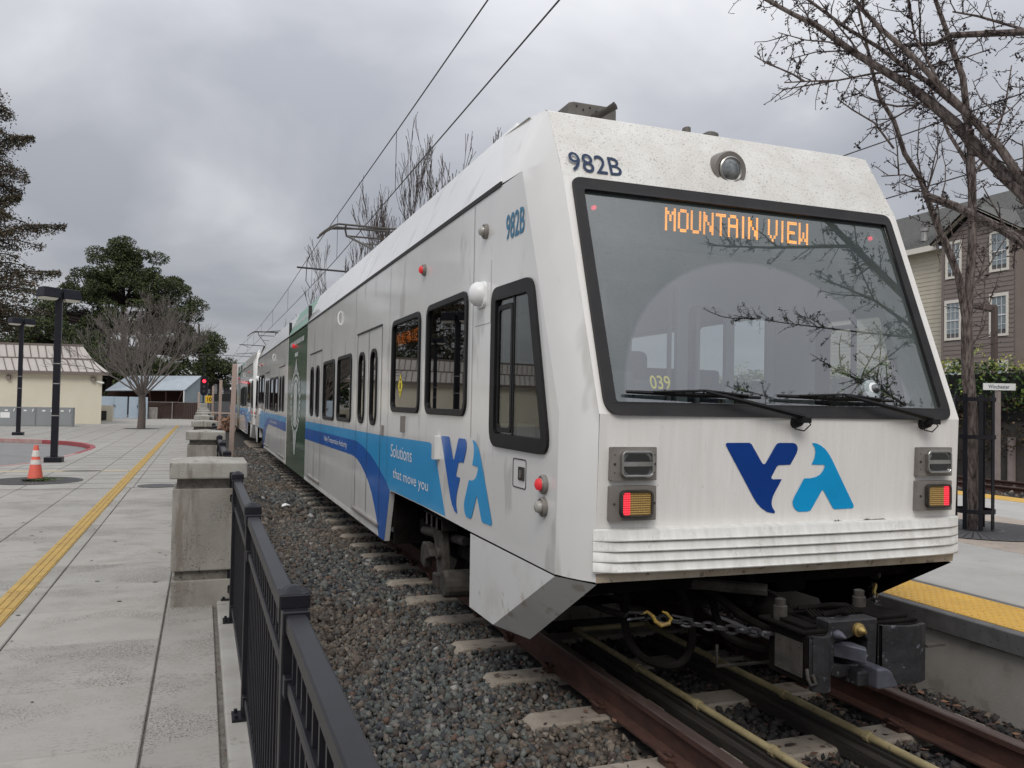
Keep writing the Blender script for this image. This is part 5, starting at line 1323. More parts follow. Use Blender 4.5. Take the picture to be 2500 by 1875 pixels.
# ---- platform tree in the cage and the nearer tree whose boughs hang into view
def spur_twigs(mb, clus, pts, rng, dens=9, ln=.28, r_=.0035, side=None):
    """knobbly side shoots with seed clusters along a bough"""
    pts = [Vector(p) for p in pts]
    for a, b in zip(pts, pts[1:]):
        L_ = (b-a).length; n = max(1, int(L_*dens+rng.random()))
        d = (b-a).normalized()
        for _ in range(n):
            o = a.lerp(b, rng.random()); an = rng.uniform(0, 2*math.pi)
            pr = d.cross(Vector((math.cos(an), math.sin(an), rng.uniform(-.6, .6)))).normalized()
            dd = (pr*rng.uniform(.6, 1.2)+d*rng.uniform(.1, .9)+Vector((0, 0, rng.uniform(-.2, .45)))).normalized()
            l_ = ln*rng.uniform(.25, 1.25); k = 3; q = [o]; 
            for i in range(k):
                dd = (dd+Vector((rng.uniform(-.28, .28), rng.uniform(-.28, .28), rng.uniform(-.2, .3)))).normalized(); q.append(q[-1]+dd*l_/k)
            mb.tube(q, [r_*1.5, r_*1.25, r_, r_*.8], 4, cap=False)
            for i in range(1, k+1):
                for _ in range(rng.choice((1, 2, 2, 3))):
                    e_ = Vector((rng.uniform(-1, 1), rng.uniform(-1, 1), rng.uniform(-.5, 1))).normalized()
                    s1 = q[i]+e_*rng.uniform(.015, .05); mb.tube([q[i], s1], [r_*.9, r_*.7], 3, cap=False)
                    if rng.random() < .35:
                        s2_ = s1+Vector((rng.uniform(-1, 1), rng.uniform(-1, 1), rng.uniform(-1, 1)))*.02; mb.tube([s1, s2_], [r_*.8, r_*1.1], 3, cap=False)
            if rng.random() < .36:
                for _ in range(rng.randint(5, 12)):
                    clus.append(q[-1]+Vector((rng.gauss(0, .018), rng.gauss(0, .018), rng.gauss(-.01, .022))))
rng = random.Random(5)
def bough_tree(name, loc, label, group, trunk, trs, boughs, dens, ln, fill=0):
    t = thing(name, loc, label, 'tree', group)
    q = MB(); q.tube(trunk, trs, 12); q.build('trunk', M['bark'], t, smooth=True)
    q = MB(); tw = MB(); cl_ = []
    for pts, r1, r2, dn in boughs:
        k = len(pts); q.tube(pts, [r1+(r2-r1)*i/(k-1) for i in range(k)], 8)
        spur_twigs(tw, cl_, pts, rng, dens*dn, ln)
        # secondary shoots
        P_ = [Vector(p) for p in pts]
        for a, b in zip(P_, P_[1:]):
            for _ in range(int((b-a).length*fill+rng.random())):
                o = a.lerp(b, rng.random()); d = ((b-a).normalized()*rng.uniform(.2, 1)+Vector((rng.uniform(-1, 1), rng.uniform(-1, 1), rng.uniform(-.1, 1.0)))).normalized()
                l_ = rng.uniform(.3, .85); pp = [o]
                for i in range(4):
                    d = (d+Vector((rng.uniform(-.2, .2), rng.uniform(-.2, .2), rng.uniform(-.1, .25)))).normalized(); pp.append(pp[-1]+d*l_/4)
                q.tube(pp, [.010, .0085, .007, .006, .004], 5); spur_twigs(tw, cl_, pp, rng, dens*.85, ln*.7)
    q.build('branch', M['bark'], t, smooth=True)
    o = tw.build('twig', M['twig'], t); o['kind'] = 'stuff'
    if cl_:
        p = np.array([tuple(c) for c in cl_]); o = foliage('seed_cluster', p, .034, M['twig'], t, .5); o['kind'] = 'stuff'
    return t
t1trunk = [(5.09, 7.02, .33), (5.05, 7.0, 1.0), (5.03, 6.99, 1.61), (4.96, 6.98, 2.13), (4.92, 6.96, 2.65), (4.93, 6.93, 3.16), (4.93, 6.9, 3.52), (4.9, 6.88, 4.28), (4.84, 6.87, 4.77), (4.74, 6.87, 5.39), (4.62, 6.89, 5.66), (4.52, 6.9, 5.9), (4.39, 6.92, 6.21), (4.24, 6.95, 6.66)]
bough_tree('street_tree', (5.09, 7.02, .33), 'bare tree growing inside the black cage guard on the platform', 'bare platform trees', t1trunk[:6], [.082, .074, .069, .066, .06, .045],
    [(t1trunk[5:], .05, .018, 1.2), ([(4.93, 6.97, 2.65), (4.8, 6.96, 3.16), (4.6, 6.96, 3.53), (4.43, 6.95, 3.78), (4.28, 6.93, 4.03), (4.18, 6.9, 4.17), (3.95, 6.91, 4.44), (3.79, 6.9, 4.77), (3.58, 6.9, 5.01), (3.47, 6.87, 5.22), (3.34, 6.84, 5.54), (3.19, 6.82, 5.94)], .042, .012, .9),
     ([(4.91, 6.88, 3.88), (4.91, 6.95, 4.46), (4.76, 7.07, 4.82), (4.72, 7.16, 5.1), (4.62, 7.26, 5.49)], .028, .010, 1),
     ([(4.18, 6.9, 4.17), (4.11, 6.85, 4.15), (3.95, 6.91, 4.21), (3.72, 7.0, 4.19)], .011, .006, 1.2), ([(3.76, 6.87, 4.46), (3.53, 6.91, 4.72), (3.28, 6.96, 4.84), (3.11, 6.99, 4.94)], .012, .006, 1.1),
     ([(4.95, 6.99, 2.3), (5.1, 6.9, 2.6), (5.12, 6.8, 3.0)], .010, .005, .8), ([(4.93, 6.97, 2.9), (5.0, 6.85, 3.2), (5.06, 6.8, 3.6)], .010, .005, .8),
     ([(4.28, 6.93, 4.03), (4.3, 6.8, 4.4), (4.25, 6.75, 4.8)], .008, .004, .8), ([(4.9, 6.88, 4.28), (5.1, 6.8, 4.6), (5.3, 6.8, 5.1), (5.4, 6.8, 5.6)], .018, .007, 1),
     ([(4.43, 6.95, 3.78), (4.35, 6.85, 3.5), (4.30, 6.8, 3.35)], .007, .004, .8)], 10, .26, 1.0)
bough_tree('street_tree', (4.35, 1.7, .33), 'bare tree at right whose thick boughs with dark seed clusters overhang the train', 'bare platform trees',
    [(4.35, 1.7, .33), (4.3, 1.75, 1.1), (4.15, 1.95, 1.75), (3.8, 2.5, 2.15)], [.13, .11, .10, .09],
    [([(3.8, 2.5, 2.15), (3.2, 3.35, 2.5), (2.66, 4.22, 2.9), (2.51, 4.39, 3.27), (2.5, 4.5, 3.39), (2.43, 4.64, 3.6), (2.3, 4.8, 3.88), (2.17, 4.95, 4.1), (2.12, 5.08, 4.25), (2.0, 5.24, 4.42), (1.85, 5.41, 4.61), (1.66, 5.59, 4.86), (1.53, 5.75, 5.01), (1.36, 5.93, 5.2), (1.2, 6.1, 5.4)], .064, .012, 1),
     ([(3.8, 2.5, 2.15), (3.15, 3.4, 2.65), (2.66, 4.22, 2.97), (2.5, 4.38, 3.34), (2.42, 4.51, 3.62), (2.29, 4.65, 3.88), (2.16, 4.8, 4.14), (2.02, 4.95, 4.42), (1.87, 5.11, 4.67), (1.78, 5.24, 4.88), (1.71, 5.37, 5.15)], .042, .012, 1),
     ([(2.29, 4.65, 3.75), (2.35, 4.77, 3.97), (2.18, 4.96, 4.25), (2.14, 5.11, 4.39), (2.03, 5.28, 4.61), (1.84, 5.48, 4.84), (1.63, 5.69, 5.13), (1.54, 5.85, 5.35)], .024, .010, 1.2),
     ([(3.8, 2.5, 2.15), (3.3, 3.5, 2.35), (2.87, 4.37, 2.52), (2.99, 4.61, 2.85), (3.12, 4.86, 3.03), (3.19, 5.13, 3.21), (3.06, 5.47, 3.46), (3.04, 5.77, 3.62)], .05, .034, .25),
     ([(3.8, 2.5, 2.15), (3.4, 3.3, 3.3), (2.9, 4.2, 4.4), (2.71, 4.54, 4.56), (2.32, 4.86, 4.6), (2.33, 5.02, 4.6), (2.22, 5.23, 4.65), (2.27, 5.39, 4.73)], .04, .010, 2.0),
     ([(2.91, 4.41, 4.5), (2.8, 4.62, 4.63), (2.61, 4.87, 4.81), (2.56, 5.06, 4.92)], .014, .007, 1.6),
     ([(2.12, 5.08, 4.30), (2.28, 5.23, 4.45), (2.04, 5.36, 4.44), (1.78, 5.5, 4.39), (1.55, 5.62, 4.39), (1.41, 5.71, 4.39)], .012, .005, 1.4),
     ([(1.87, 5.43, 4.62), (1.81, 5.49, 4.64), (1.63, 5.59, 4.64), (1.45, 5.69, 4.59)], .009, .004, 1.4), ([(1.83, 5.44, 4.64), (1.71, 5.52, 4.71), (1.55, 5.62, 4.74), (1.35, 5.72, 4.81)], .009, .004, 1.4),
     ([(2.9, 4.2, 4.4), (2.59, 4.35, 4.56), (2.6, 4.28, 4.19), (2.39, 4.29, 3.96)], .010, .005, 1.4), ([(2.16, 4.8, 4.14), (2.1, 5.0, 4.6), (2.2, 5.2, 5.1)], .012, .006, 1.2),
     ([(2.17, 4.95, 4.1), (2.05, 5.2, 4.0), (1.95, 5.35, 3.95)], .008, .004, 1.0),
     ([(3.8, 2.5, 2.15), (3.2, 2.9, 3.3), (2.4, 3.2, 4.2), (1.7, 3.5, 4.8), (.8, 3.6, 5.3)], .045, .010, 1.1), ([(2.4, 3.2, 4.2), (2.2, 2.6, 4.9), (1.9, 2.2, 5.4)], .02, .006, 1.2)], 14, .25, 1.5)
bough_tree('street_tree', (7.4, .6, .33), 'bare tree out of the picture, seen as fine twigs mirrored in the windscreen', 'bare platform trees',
    [(7.4, .6, .33), (7.35, .65, 1.6), (7.2, .7, 2.8)], [.13, .11, .09],
    [([(7.2, .7, 2.8), (6.2, 1.1, 4.2), (5.2, 1.5, 4.9), (4.3, 1.8, 5.2), (3.4, 2.0, 5.3)], .045, .006, 1.6), ([(7.2, .7, 2.8), (6.3, .6, 3.6), (5.3, .8, 4.1), (4.3, 1.2, 4.3), (3.4, 1.5, 4.3)], .035, .005, 1.6),
     ([(5.2, 1.5, 4.9), (4.5, 1.2, 5.3), (3.8, 1.0, 5.6), (3.1, .9, 5.8)], .014, .004, 1.8), ([(5.3, .8, 4.1), (4.6, .4, 4.6), (3.9, .2, 5.0), (3.3, .2, 5.2)], .014, .004, 1.8),
     ([(6.2, 1.1, 4.2), (5.4, 1.7, 4.3), (4.6, 2.2, 4.5), (3.9, 2.5, 4.6)], .014, .004, 1.8), ([(4.3, 1.8, 5.2), (3.8, 2.3, 5.6), (3.2, 2.6, 5.9)], .009, .004, 1.8), ([(4.3, 1.2, 4.3), (3.8, 1.5, 4.0), (3.2, 1.8, 3.85)], .009, .004, 1.8)], 13, .22, 1.6)
# ---- bare tree tops showing above the train roof
def bare_tree(name, loc, h, label, group, seed, m1='twigmid', spread=.42, up=.35, nb=7, depth=4, rr=.10, dens=1, wide=1, tr=.3, cat='tree', minr=.011, rk=.45):
    t = thing(name, loc, label, cat, group); rg = random.Random(seed); T_ = Tree(); x, y, z = loc
    top = Vector((x, y, z+h*tr)); q = MB(); q.tube([(x, y, z), (x+.03, y, z+h*tr*.5), top], [rr*1.15, rr, rr*.9], 10); q.build('trunk', M['bark_light'], t, smooth=True)
    for k in range(nb):
        a = 2*math.pi*k/nb+rg.uniform(-.3, .3); tilt = rg.uniform(.25, 1.0)*wide if k else .1
        grow(T_, top-Vector((0, 0, rg.uniform(0, .3))), (math.cos(a)*tilt, math.sin(a)*tilt, 1), h*(1-tr)*.42*rg.uniform(.8, 1.15), rr*rk, depth, rg, spread, up, 3, .16, minr, .012 if minr < .01 else .02, 4, .64)
    T_.limb.build('branch', M[m1], t, smooth=False)
    if T_.twig.v:
        o = T_.twig.build('twig', M[m1], t); o['kind'] = 'stuff'
    return t
for (y, x, h, sd_) in ((27.7, 5.2, 12.1, 3), (35.5, 5.3, 13.6, 4), (42, 5.2, 13.6, 5), (50, 5.3, 13.3, 8), (60, 5.2, 12.6, 9), (82, 5.2, 11.6, 10)):
    lab = {27.7: 'tallest bare tree top above the near train roof, nearest the white cab', 35.5: 'bare tree top rising between the two overhead wires behind the train', 42: 'bare tree top above the train roof beside the pantograph', 50: 'bare tree whose twigs cross the pantograph head', 60: 'small bare tree top behind the green section of the train', 82: 'farthest bare tree, just above the roof past the green section'}[y]
    bare_tree('street_tree', (x, y, .33), h*{27.7: .85, 35.5: .88}.get(y, .82), lab, 'bare trees behind the train', sd_, spread=.30, up=.42, nb=5, depth=4, wide=.34, rr=.10, tr=.36, minr=.009)
# ---- vase shaped bare tree on the plaza
pt_ = bare_tree('plaza_tree', (-6.16, 49.15, 0), 6.9, 'leafless vase shaped tree standing on the plaza in front of the pines', None, 21, m1='twiggrey', spread=.40, up=.12, nb=20, depth=5, rr=.19, wide=1.5, tr=.27, minr=.006, rk=.26)
grate(-6.16, 49.15, .9, .006, 'dark ring grate round the foot of the leafless plaza tree')
# ---- conifers
def pine(name, loc, h, crown, label, m, seed, n, size, holes=.5, group=None, trunk_r=.35, trunk_z=None):
    rs = np.random.RandomState(seed); t = thing(name, loc, label, 'tree', group); x, y, z = loc; rg = random.Random(seed)
    q = MB(); q.tube([(x, y, z), (x+.2, y, z+h*.5), (x-.1, y, z+h*.92)], [trunk_r, trunk_r*.7, trunk_r*.2], 8)
    P_ = []
    for (cx, cz, rad, cnt) in crown:
        for k in range(cnt):
            a = rg.uniform(0, 2*math.pi); e_ = rg.uniform(-.7, 1.0); rr_ = rad*(.45+.55*rg.random()**.5)
            c = Vector((x+cx+rr_*math.cos(a)*math.cos(e_), y+rr_*math.sin(a)*math.cos(e_), z+cz+rr_*.78*math.sin(e_)))
            q.tube([(x, y, z+cz-rad*.45), ((x+cx+c.x)/2, (y+c.y)/2, (z+cz+c.z)/2-rad*.25), tuple(c)], [.14, .09, .03], 5)
            cs = rg.uniform(.75, 1.35)
            P_.append(cloud(c, (cs, cs, cs*.62), int(n*cs*cs), rs, .25))
    q.build('trunk', M['twig'], t)
    p = np.concatenate(P_); o = foliage('foliage', p, size, m, t, .38); o['kind'] = 'stuff'
    return t
pine('pine_tree', (-11.9, 104, -.2), 20.6, [(.3, 18.3, 2.0, 12), (-1.2, 16.6, 2.8, 18), (1.8, 16.3, 2.9, 18), (-3.2, 14.2, 3.2, 22), (3.6, 14.0, 3.4, 24), (0, 14.0, 3.8, 26), (-5.2, 11.4, 3.2, 22), (0, 11.4, 4.6, 34), (5.6, 11.4, 3.2, 22), (5.0, 8.6, 3.4, 20), (-3.5, 7.6, 4.8, 34), (.5, 8, 4.6, 30), (0, 4.5, 5, 30), (-5, 4.5, 4, 20), (4.5, 5, 3.6, 16)], 'big dark green pine with clumped crown behind the metal shed', M['pine'], 3, 300, .30)
pine('pine_tree', (-3.6, 101, -.2), 11.4, [(0, 8.2, 2.1, 14), (.9, 6.4, 2.4, 16), (1.7, 4.8, 2.2, 14), (-.8, 5.2, 2.6, 14)], 'smaller pine leaning right of the big pine, beside the red signal', M['pine'], 4, 260, .28)
pine('pine_tree', (-19.5, 100, -.2), 11.5, [(0, 8.6, 2.6, 18), (2.6, 7.2, 2.8, 18), (-2.5, 6.6, 3, 16), (.5, 4.6, 3.6, 20)], 'lower dark pine between the redwood and the big pine', M['pine'], 6, 260, .30)
pine('pine_tree', (-12.5, 97, -.2), 9.0, [(0, 5.6, 3.4, 24), (-3.5, 4.6, 3, 18), (3.5, 4.4, 3, 18), (0, 3, 3.5, 18)], 'dark undergrowth pine close behind the cream building', M['pine'], 8, 240, .30)
def redwood(name, loc, h, label, seed, extra=()):
    rs = np.random.RandomState(seed); rg = random.Random(seed); t = thing(name, loc, label, 'tree'); x, y, z = loc
    q = MB(); q.tube([(x, y, z), (x, y, z+h*.6), (x, y, z+h)], [.6, .35, .05], 10); q.build('trunk', M['bark'], t)
    q = MB(); P_ = []
    zc = 3.0
    while zc < h-.6:
        f_ = 1-zc/h; L0 = (1.2+6.6*f_**.75)*rg.uniform(.55, 1.12)
        for k in range(5):
            a = rg.uniform(0, 2*math.pi); l_ = L0*rg.uniform(.6, 1.1)
            pts = [Vector((x, y, z+zc)), Vector((x+.5*l_*math.cos(a), y+.5*l_*math.sin(a), z+zc+.10*l_)), Vector((x+l_*math.cos(a), y+l_*math.sin(a), z+zc+.02*l_))]
            q.tube(pts, [.09, .05, .02], 4)
            n = int(l_*80)
            tt_ = rs.rand(n)**.7; c = np.array([[*(pts[0].lerp(pts[1], v*2) if v < .5 else pts[1].lerp(pts[2], v*2-1))] for v in tt_])
            w = (.16+.42*np.sin(np.pi*np.clip(tt_, .05, .97)))[:, None]
            c += rs.normal(size=(n, 3))*w*np.array([.75, .75, .45]); c[:, 2] -= rs.rand(n)*w[:, 0]*1.1
            P_.append(c)
        zc += rg.uniform(.42, .8)
    for (ex, ey, ez) in extra:
        a = Vector((x, y, ez-1.2)); b = Vector((ex, ey, ez)); md = a.lerp(b, .5)+Vector((0, 0, .5)); q.tube([a, md, b], [.10, .07, .02], 5)
        n = 1500; tt_ = rs.rand(n); c = np.array([[*(a.lerp(md, v*2) if v < .5 else md.lerp(b, v*2-1))] for v in tt_]); w = (.14+.40*(1-tt_))[:, None]
        c += rs.normal(size=(n, 3))*w*np.array([.5, .7, .35]); c[:, 2] -= np.abs(rs.normal(size=n))*w[:, 0]*1.6; P_.append(c)
    q.build('branch', M['twig'], t)
    o = foliage('foliage', np.concatenate(P_), .23, M['redwood'], t, .42); o['kind'] = 'stuff'
    return t
redwood('redwood_tree', (-19.6, 76, -.2), 26.6, 'tall brownish redwood with drooping boughs at the left edge', 12, ((-13.6, 74, 15.3), (-13.9, 74.2, 11.6), (-16.2, 74.8, 22.3), (-17, 75, 17.5)))

# ================================================================== LEFT SIDE
def lamp_post(loc, heads, label, hh=4.05):
    x, y, z = loc; t = thing('street_lamp', loc, label, 'street lamp', 'black plaza lamps')
    MB().box(x-.078, x+.078, y-.078, y+.078, z+.12, z+hh+.22).build('pole', M['lampblack'], t, bevel=.012)
    MB().box(x-.20, x+.20, y-.20, y+.20, z, z+.13).build('base', M['lampblack'], t, bevel=.01)
    for zz_ in (1.15, 1.95, 2.45):
        q = MB(); q.box(x-.083, x+.083, y-.083, y+.083, z+zz_, z+zz_+.025); q.build('band', M['steel'], t)
    for sx in heads:
        a = .72
        dx, dy = sx*math.cos(a), sx*math.sin(a)
        q = MB(); L1, L2 = .04, .52; w = .18
        def pt3(u, v, zz_): return (x+dx*u-dy*v, y+dy*u+dx*v, z+zz_)
        vs = [pt3(L1, -w*.8, hh+.05), pt3(L1, w*.8, hh+.05), pt3(L2, w, hh+.05), pt3(L2, -w, hh+.05), pt3(L1, -w*.6, hh+.30), pt3(L1, w*.6, hh+.30), pt3(L2-.05, w*.75, hh+.30), pt3(L2-.05, -w*.75, hh+.30)]
        q.add(vs, [(0, 1, 2, 3), (7, 6, 5, 4), (0, 4, 5, 1), (1, 5, 6, 2), (2, 6, 7, 3), (3, 7, 4, 0)]); hd = q.build('lamp_head', M['lampblack'], t, bevel=.015)
        q = MB(); q.add([pt3(L1+.05, -w*.7, hh+.045), pt3(L1+.05, w*.7, hh+.045), pt3(L2-.03, w*.85, hh+.045), pt3(L2-.03, -w*.85, hh+.045), pt3(L1+.09, -w*.5, hh-.01), pt3(L1+.09, w*.5, hh-.01), pt3(L2-.08, w*.6, hh-.01), pt3(L2-.08, -w*.6, hh-.01)], [(0, 3, 2, 1), (4, 5, 6, 7), (0, 1, 5, 4), (1, 2, 6, 5), (2, 3, 7, 6), (3, 0, 4, 7)])
        q.build('lens', M['lampwhite'], hd)
    return t
lamp_post((-6.54, 23.5, 0), (-1, 1), 'nearer black lamp post with two heads beside the red kerb')
lamp_post((-10.28, 39.8, 0), (-1, 1), 'farther black lamp post at the left edge by the grey cabinets', 4.6)
lamp_post((-11.2, 24.5, 0), (-1, 1), 'black lamp post left of the picture, seen mirrored in a train window', 4.2)
# traffic cone
cn = thing('traffic_cone', (-6.09, 18.3, .03), 'orange traffic cone with two white collars on a weedy tree pit', 'cone')
q = MB(); q.box(-6.09-.19, -6.09+.19, 18.3-.19, 18.3+.19, .02, .055); q.build('base', M['coneblack'], cn, bevel=.015)
def conepart(z0, z1, m, nm, e_=0):
    r1 = .135-.105*(z0/.70); r2 = .135-.105*(z1/.70); q = MB(); lathe(q, (-6.09, 18.3, .05), (0, 0, 1), [(z0, r1+e_), (z1, r2+e_)], 24); q.build(nm, m, cn, smooth=True)
conepart(0, .64, M['cone'], 'cone_body'); conepart(.27, .36, M['conewhite'], 'collar', .003); conepart(.42, .54, M['conewhite'], 'collar', .003)
grate(-6.1, 18.3, .84, .003, 'dark round tree grate without a tree, under the traffic cone')
p = np.stack([NP.normal(-5.95, .16, 260), NP.normal(18.15, .09, 260), NP.uniform(.01, .07, 260)], 1); tag(foliage('weeds', p, .05, M['grass'], None, .3), kind='stuff')
q = MB(); q.poly([(-3.84+.36*math.cos(a), 16.95+.36*math.sin(a), .006) for a in [2*math.pi*k/28 for k in range(28)]]); tag(q.build('manhole_cover', M['grate']), 'dark round manhole cover beside the pillars', 'manhole cover')
q = MB(); q.poly([(-5.55+.42*math.cos(a), 20.6+.14*math.sin(a), .007) for a in [2*math.pi*k/20 for k in range(20)]]); tag(q.build('drain_cover', M['grate']), 'thin dark drain cover behind the traffic cone', 'drain cover')
# cream building, wall along (u) direction
bA = Vector((-8.97, 57.32, 0)); bd_ = Vector((-14.73+8.97, 58.5-57.32, 0)).normalized(); bn = Vector((bd_.y, -bd_.x, 0))
bn = Vector((.165, -.986, 0))
def bp(u, w, z): p = bA+bd_*u+bn*w; return (p.x, p.y, z)
B = thing('cream_building', tuple(bA), 'low cream stucco building with tan standing seam metal roof', 'building')
q = MB(); LN = 34
q.add([bp(0, 0, 0), bp(LN, 0, 0), bp(LN, -9, 0), bp(0, -9, 0), bp(0, 0, 3.05), bp(LN, 0, 3.05), bp(LN, -9, 3.05), bp(0, -9, 3.05)], [(0, 1, 5, 4), (1, 2, 6, 5), (2, 3, 7, 6), (3, 0, 4, 7), (4, 5, 6, 7)])
q.build('wall', M['bldg'], B)
ov = .35
R1 = [(-.35, ov, 3.20), (LN, ov, 3.20), (LN, -.95, 4.02), (.55, -.95, 4.02)]
R2 = [(.55, -.95, 4.02), (LN, -.95, 4.02), (LN, -1.45, 4.92), (1.15, -1.45, 4.92)]
for nm, Q in (('lower_roof', R1), ('upper_roof', R2)):
    q = MB(); q.add([bp(*p) for p in Q], [(0, 1, 2, 3)]); q.add([bp(p[0], p[1]-.03, p[2]-.06) for p in Q], [(3, 2, 1, 0)])
    ro = q.build(nm, M['roofmetal'], B)
    u = 0.0
    while u < LN-.5:
        t = (u, Q[0][1], Q[0][2]) ; a_ = (u+(Q[3][0]-Q[0][0]) if u < 2 else u, 0, 0)
        ub = u; ut = u+(.25 if nm == 'lower_roof' else .15)
        if ut < Q[3][0]: u += .46; continue
        sm_ = MB(); sm_.bar(bp(ub, Q[0][1]+.01, Q[0][2]+.03), bp(ut, Q[3][1]+.01, Q[3][2]+.03), .035, .06); sm_.build('roof_seam', M['roofrib'], ro); u += .46
q = MB(); q.add([bp(-.35, ov, 3.20), bp(.55, -.95, 4.02), bp(1.15, -1.45, 4.92), bp(1.15, -8, 4.92), bp(.55, -8.2, 4.02), bp(-.35, -9.3, 3.20)], [(0, 1, 4, 5), (1, 2, 3, 4)]); q.add([bp(1.15, -1.45, 4.92), bp(LN, -1.45, 4.92), bp(LN, -8, 4.92), bp(1.15, -8, 4.92)], [(0, 1, 2, 3)]); q.build('roof_side', M['roofmetal'], B)
q = MB(); q.bar(bp(-.36, ov+.02, 3.11), bp(LN, ov+.02, 3.11), .05, .20); q.bar(bp(.5, -.93, 4.03), bp(LN, -.93, 4.03), .06, .10); q.bar(bp(1.1, -1.43, 4.93), bp(LN, -1.43, 4.93), .10, .10); q.build('fascia', M['fascia'], B)
q = MB(); q.add([bp(-.35, .33, 3.02), bp(LN, .33, 3.02), bp(LN, 0, 3.02), bp(-.35, 0, 3.02)], [(0, 1, 2, 3)]); q.build('soffit', M['trim'], B)
for u in (.55, 5.4, 10.5, 15.5, 21):
    q = MB(); q.add([bp(u-.13, .02, 2.66), bp(u+.13, .02, 2.66), bp(u+.10, .25, 2.66), bp(u-.10, .25, 2.66), bp(u-.13, .02, 2.92), bp(u+.13, .02, 2.92), bp(u+.10, .18, 2.90), bp(u-.10, .18, 2.90)], [(0, 1, 2, 3), (4, 7, 6, 5), (0, 4, 5, 1), (1, 5, 6, 2), (2, 6, 7, 3), (3, 7, 4, 0)]); q.build('wall_lamp', M['fascia'], B)
q = MB(); q.bar(bp(.25, .15, 2.62), bp(-.05, .5, 2.55), .08, .09); q.bar(bp(.25, 0, 2.55), bp(.25, .15, 2.62), .04, .04); q.build('security_camera', M['signwhite'], B)
# meter cabinets
cA = Vector((-9.80, 51.6, 0)); cd_ = Vector((-13.1+9.8, 50.72-51.6+1.0, 0)).normalized(); cn_ = Vector((cd_.y, -cd_.x, 0)); cn_ = cn_ if cn_.y < 0 else -cn_
labs = ['right-hand grey utility cabinet beside the cream wall', 'second grey utility cabinet from the right', 'grey utility cabinet just left of the nearer lamp post', 'grey utility cabinet with the red and white notice', 'grey utility cabinet at the left picture edge']
for k in range(5):
    o_ = cA+cd_*(.90*k)
    t = thing('utility_cabinet', tuple(o_), labs[k], 'cabinet', 'grey utility cabinets in a row')
    def cp_(u, w, z): p = o_+cd_*u+cn_*w; return (p.x, p.y, z)
    q = MB(); q.add([cp_(.01, 0, 0), cp_(.89, 0, 0), cp_(.89, -.7, 0), cp_(.01, -.7, 0), cp_(.01, 0, 1.05), cp_(.89, 0, 1.05), cp_(.89, -.7, 1.05), cp_(.01, -.7, 1.05)], [(0, 1, 5, 4), (1, 2, 6, 5), (2, 3, 7, 6), (3, 0, 4, 7), (4, 5, 6, 7)]); q.build('body', M['cabinet'], t)
    q = MB(); q.add([cp_(.06, .012, .06), cp_(.84, .012, .06), cp_(.84, .012, 1.0), cp_(.06, .012, 1.0), cp_(.06, 0, .06), cp_(.84, 0, .06), cp_(.84, 0, 1.0), cp_(.06, 0, 1.0)], [(0, 1, 2, 3), (0, 4, 5, 1), (1, 5, 6, 2), (2, 6, 7, 3), (3, 7, 4, 0)]); dr_ = q.build('door', M['cabinet'], t)
    q = MB(); q.bar(cp_(.12, .03, .95), cp_(.17, .03, .80), .03, .05); q.build('handle', M['signwhite'], dr_)
    q = MB(); q.add([cp_(.45, .016, .82), cp_(.60, .016, .82), cp_(.60, .016, .90), cp_(.45, .016, .90)], [(0, 1, 2, 3)]); q.build('label_plate', M['signwhite'], dr_)
    if k == 3:
        q = MB(); q.add([cp_(.35, .017, .45), cp_(.80, .017, .45), cp_(.80, .017, .75), cp_(.35, .017, .75)], [(0, 1, 2, 3)]); nb_ = q.build('notice', M['signwhite'], dr_)
# low cream wall with vent, pale blue gates, pier, brown fence, shed
t = thing('low_wall', (-9.3, 64.2, 0), 'low cream wall stub with a square louvre beside the building', 'wall')
MB().box(-10.6, -8.93, 64.1, 64.5, -.02, 1.1).build('body', M['bldg'], t); MB().box(-9.85, -9.32, 64.03, 64.1, .1, .72).build('louvre', M['seam'], t)
for i, (xa, xb, lab) in enumerate(((-10.6, -8.66, 'left pale blue double gate of the enclosure'), (-8.56, -7.14, 'right pale blue double gate behind the plaza tree trunk'))):
    t = thing('blue_gate', (xa, 72.2, 0), lab, 'gate', 'pale blue enclosure gates')
    yy_ = 72.9-.30*(xa+10.6)
    for a, b in ((xa, (xa+xb)/2), ((xa+xb)/2, xb)):
        yq = 72.9-.30*(a+10.6)
        MB().box(a+.02, b-.02, yq-.03, yq+.03, .05, 1.75).build('leaf', M['bluedoor'], t)
        MB().box((xa+xb)/2-.09 if a < (xa+xb)/2-.01 else (xa+xb)/2+.05, (xa+xb)/2-.05 if a < (xa+xb)/2-.01 else (xa+xb)/2+.09, yq-.08, yq-.03, .9, 1.1).build('handle', M['seam'], t)
t = tag(MB().box(-7.11, -6.46, 72.6, 73.2, -.02, .93).build('concrete_block', M['pillarconc'], bevel=.03), 'squat concrete pier in front of the brown fence', 'pier')
fb = thing('wooden_fence', (-5, 74, 0), 'dark brown plank fence with thin rails at the end of the plaza', 'fence')
b0 = MB().box(-.068, .068, -.015, .015, 0, 1.36).build('board', M['fencebrown']); x = -7.6; ff_ = True
while x < -2.9:
    o = b0 if ff_ else b0.copy()
    if not ff_: COL.objects.link(o)
    ff_ = False; o.parent = fb; o.location = (x+5, .1-(x+7.6)*.2, R.uniform(-.01, .02)); x += .145
MB().box(-7.6, -2.9, 73.5, 73.56, 1.36, 1.40).build('top_rail', M['steel'], fb)
MB().box(-5.42, -5.36, 73.3, 73.4, 0, 1.42).build('post', M['steel'], fb)
sh = thing('metal_shed', (-6, 88, 0), 'open sided shed with pale corrugated roof and blue grey gable wall', 'shed')
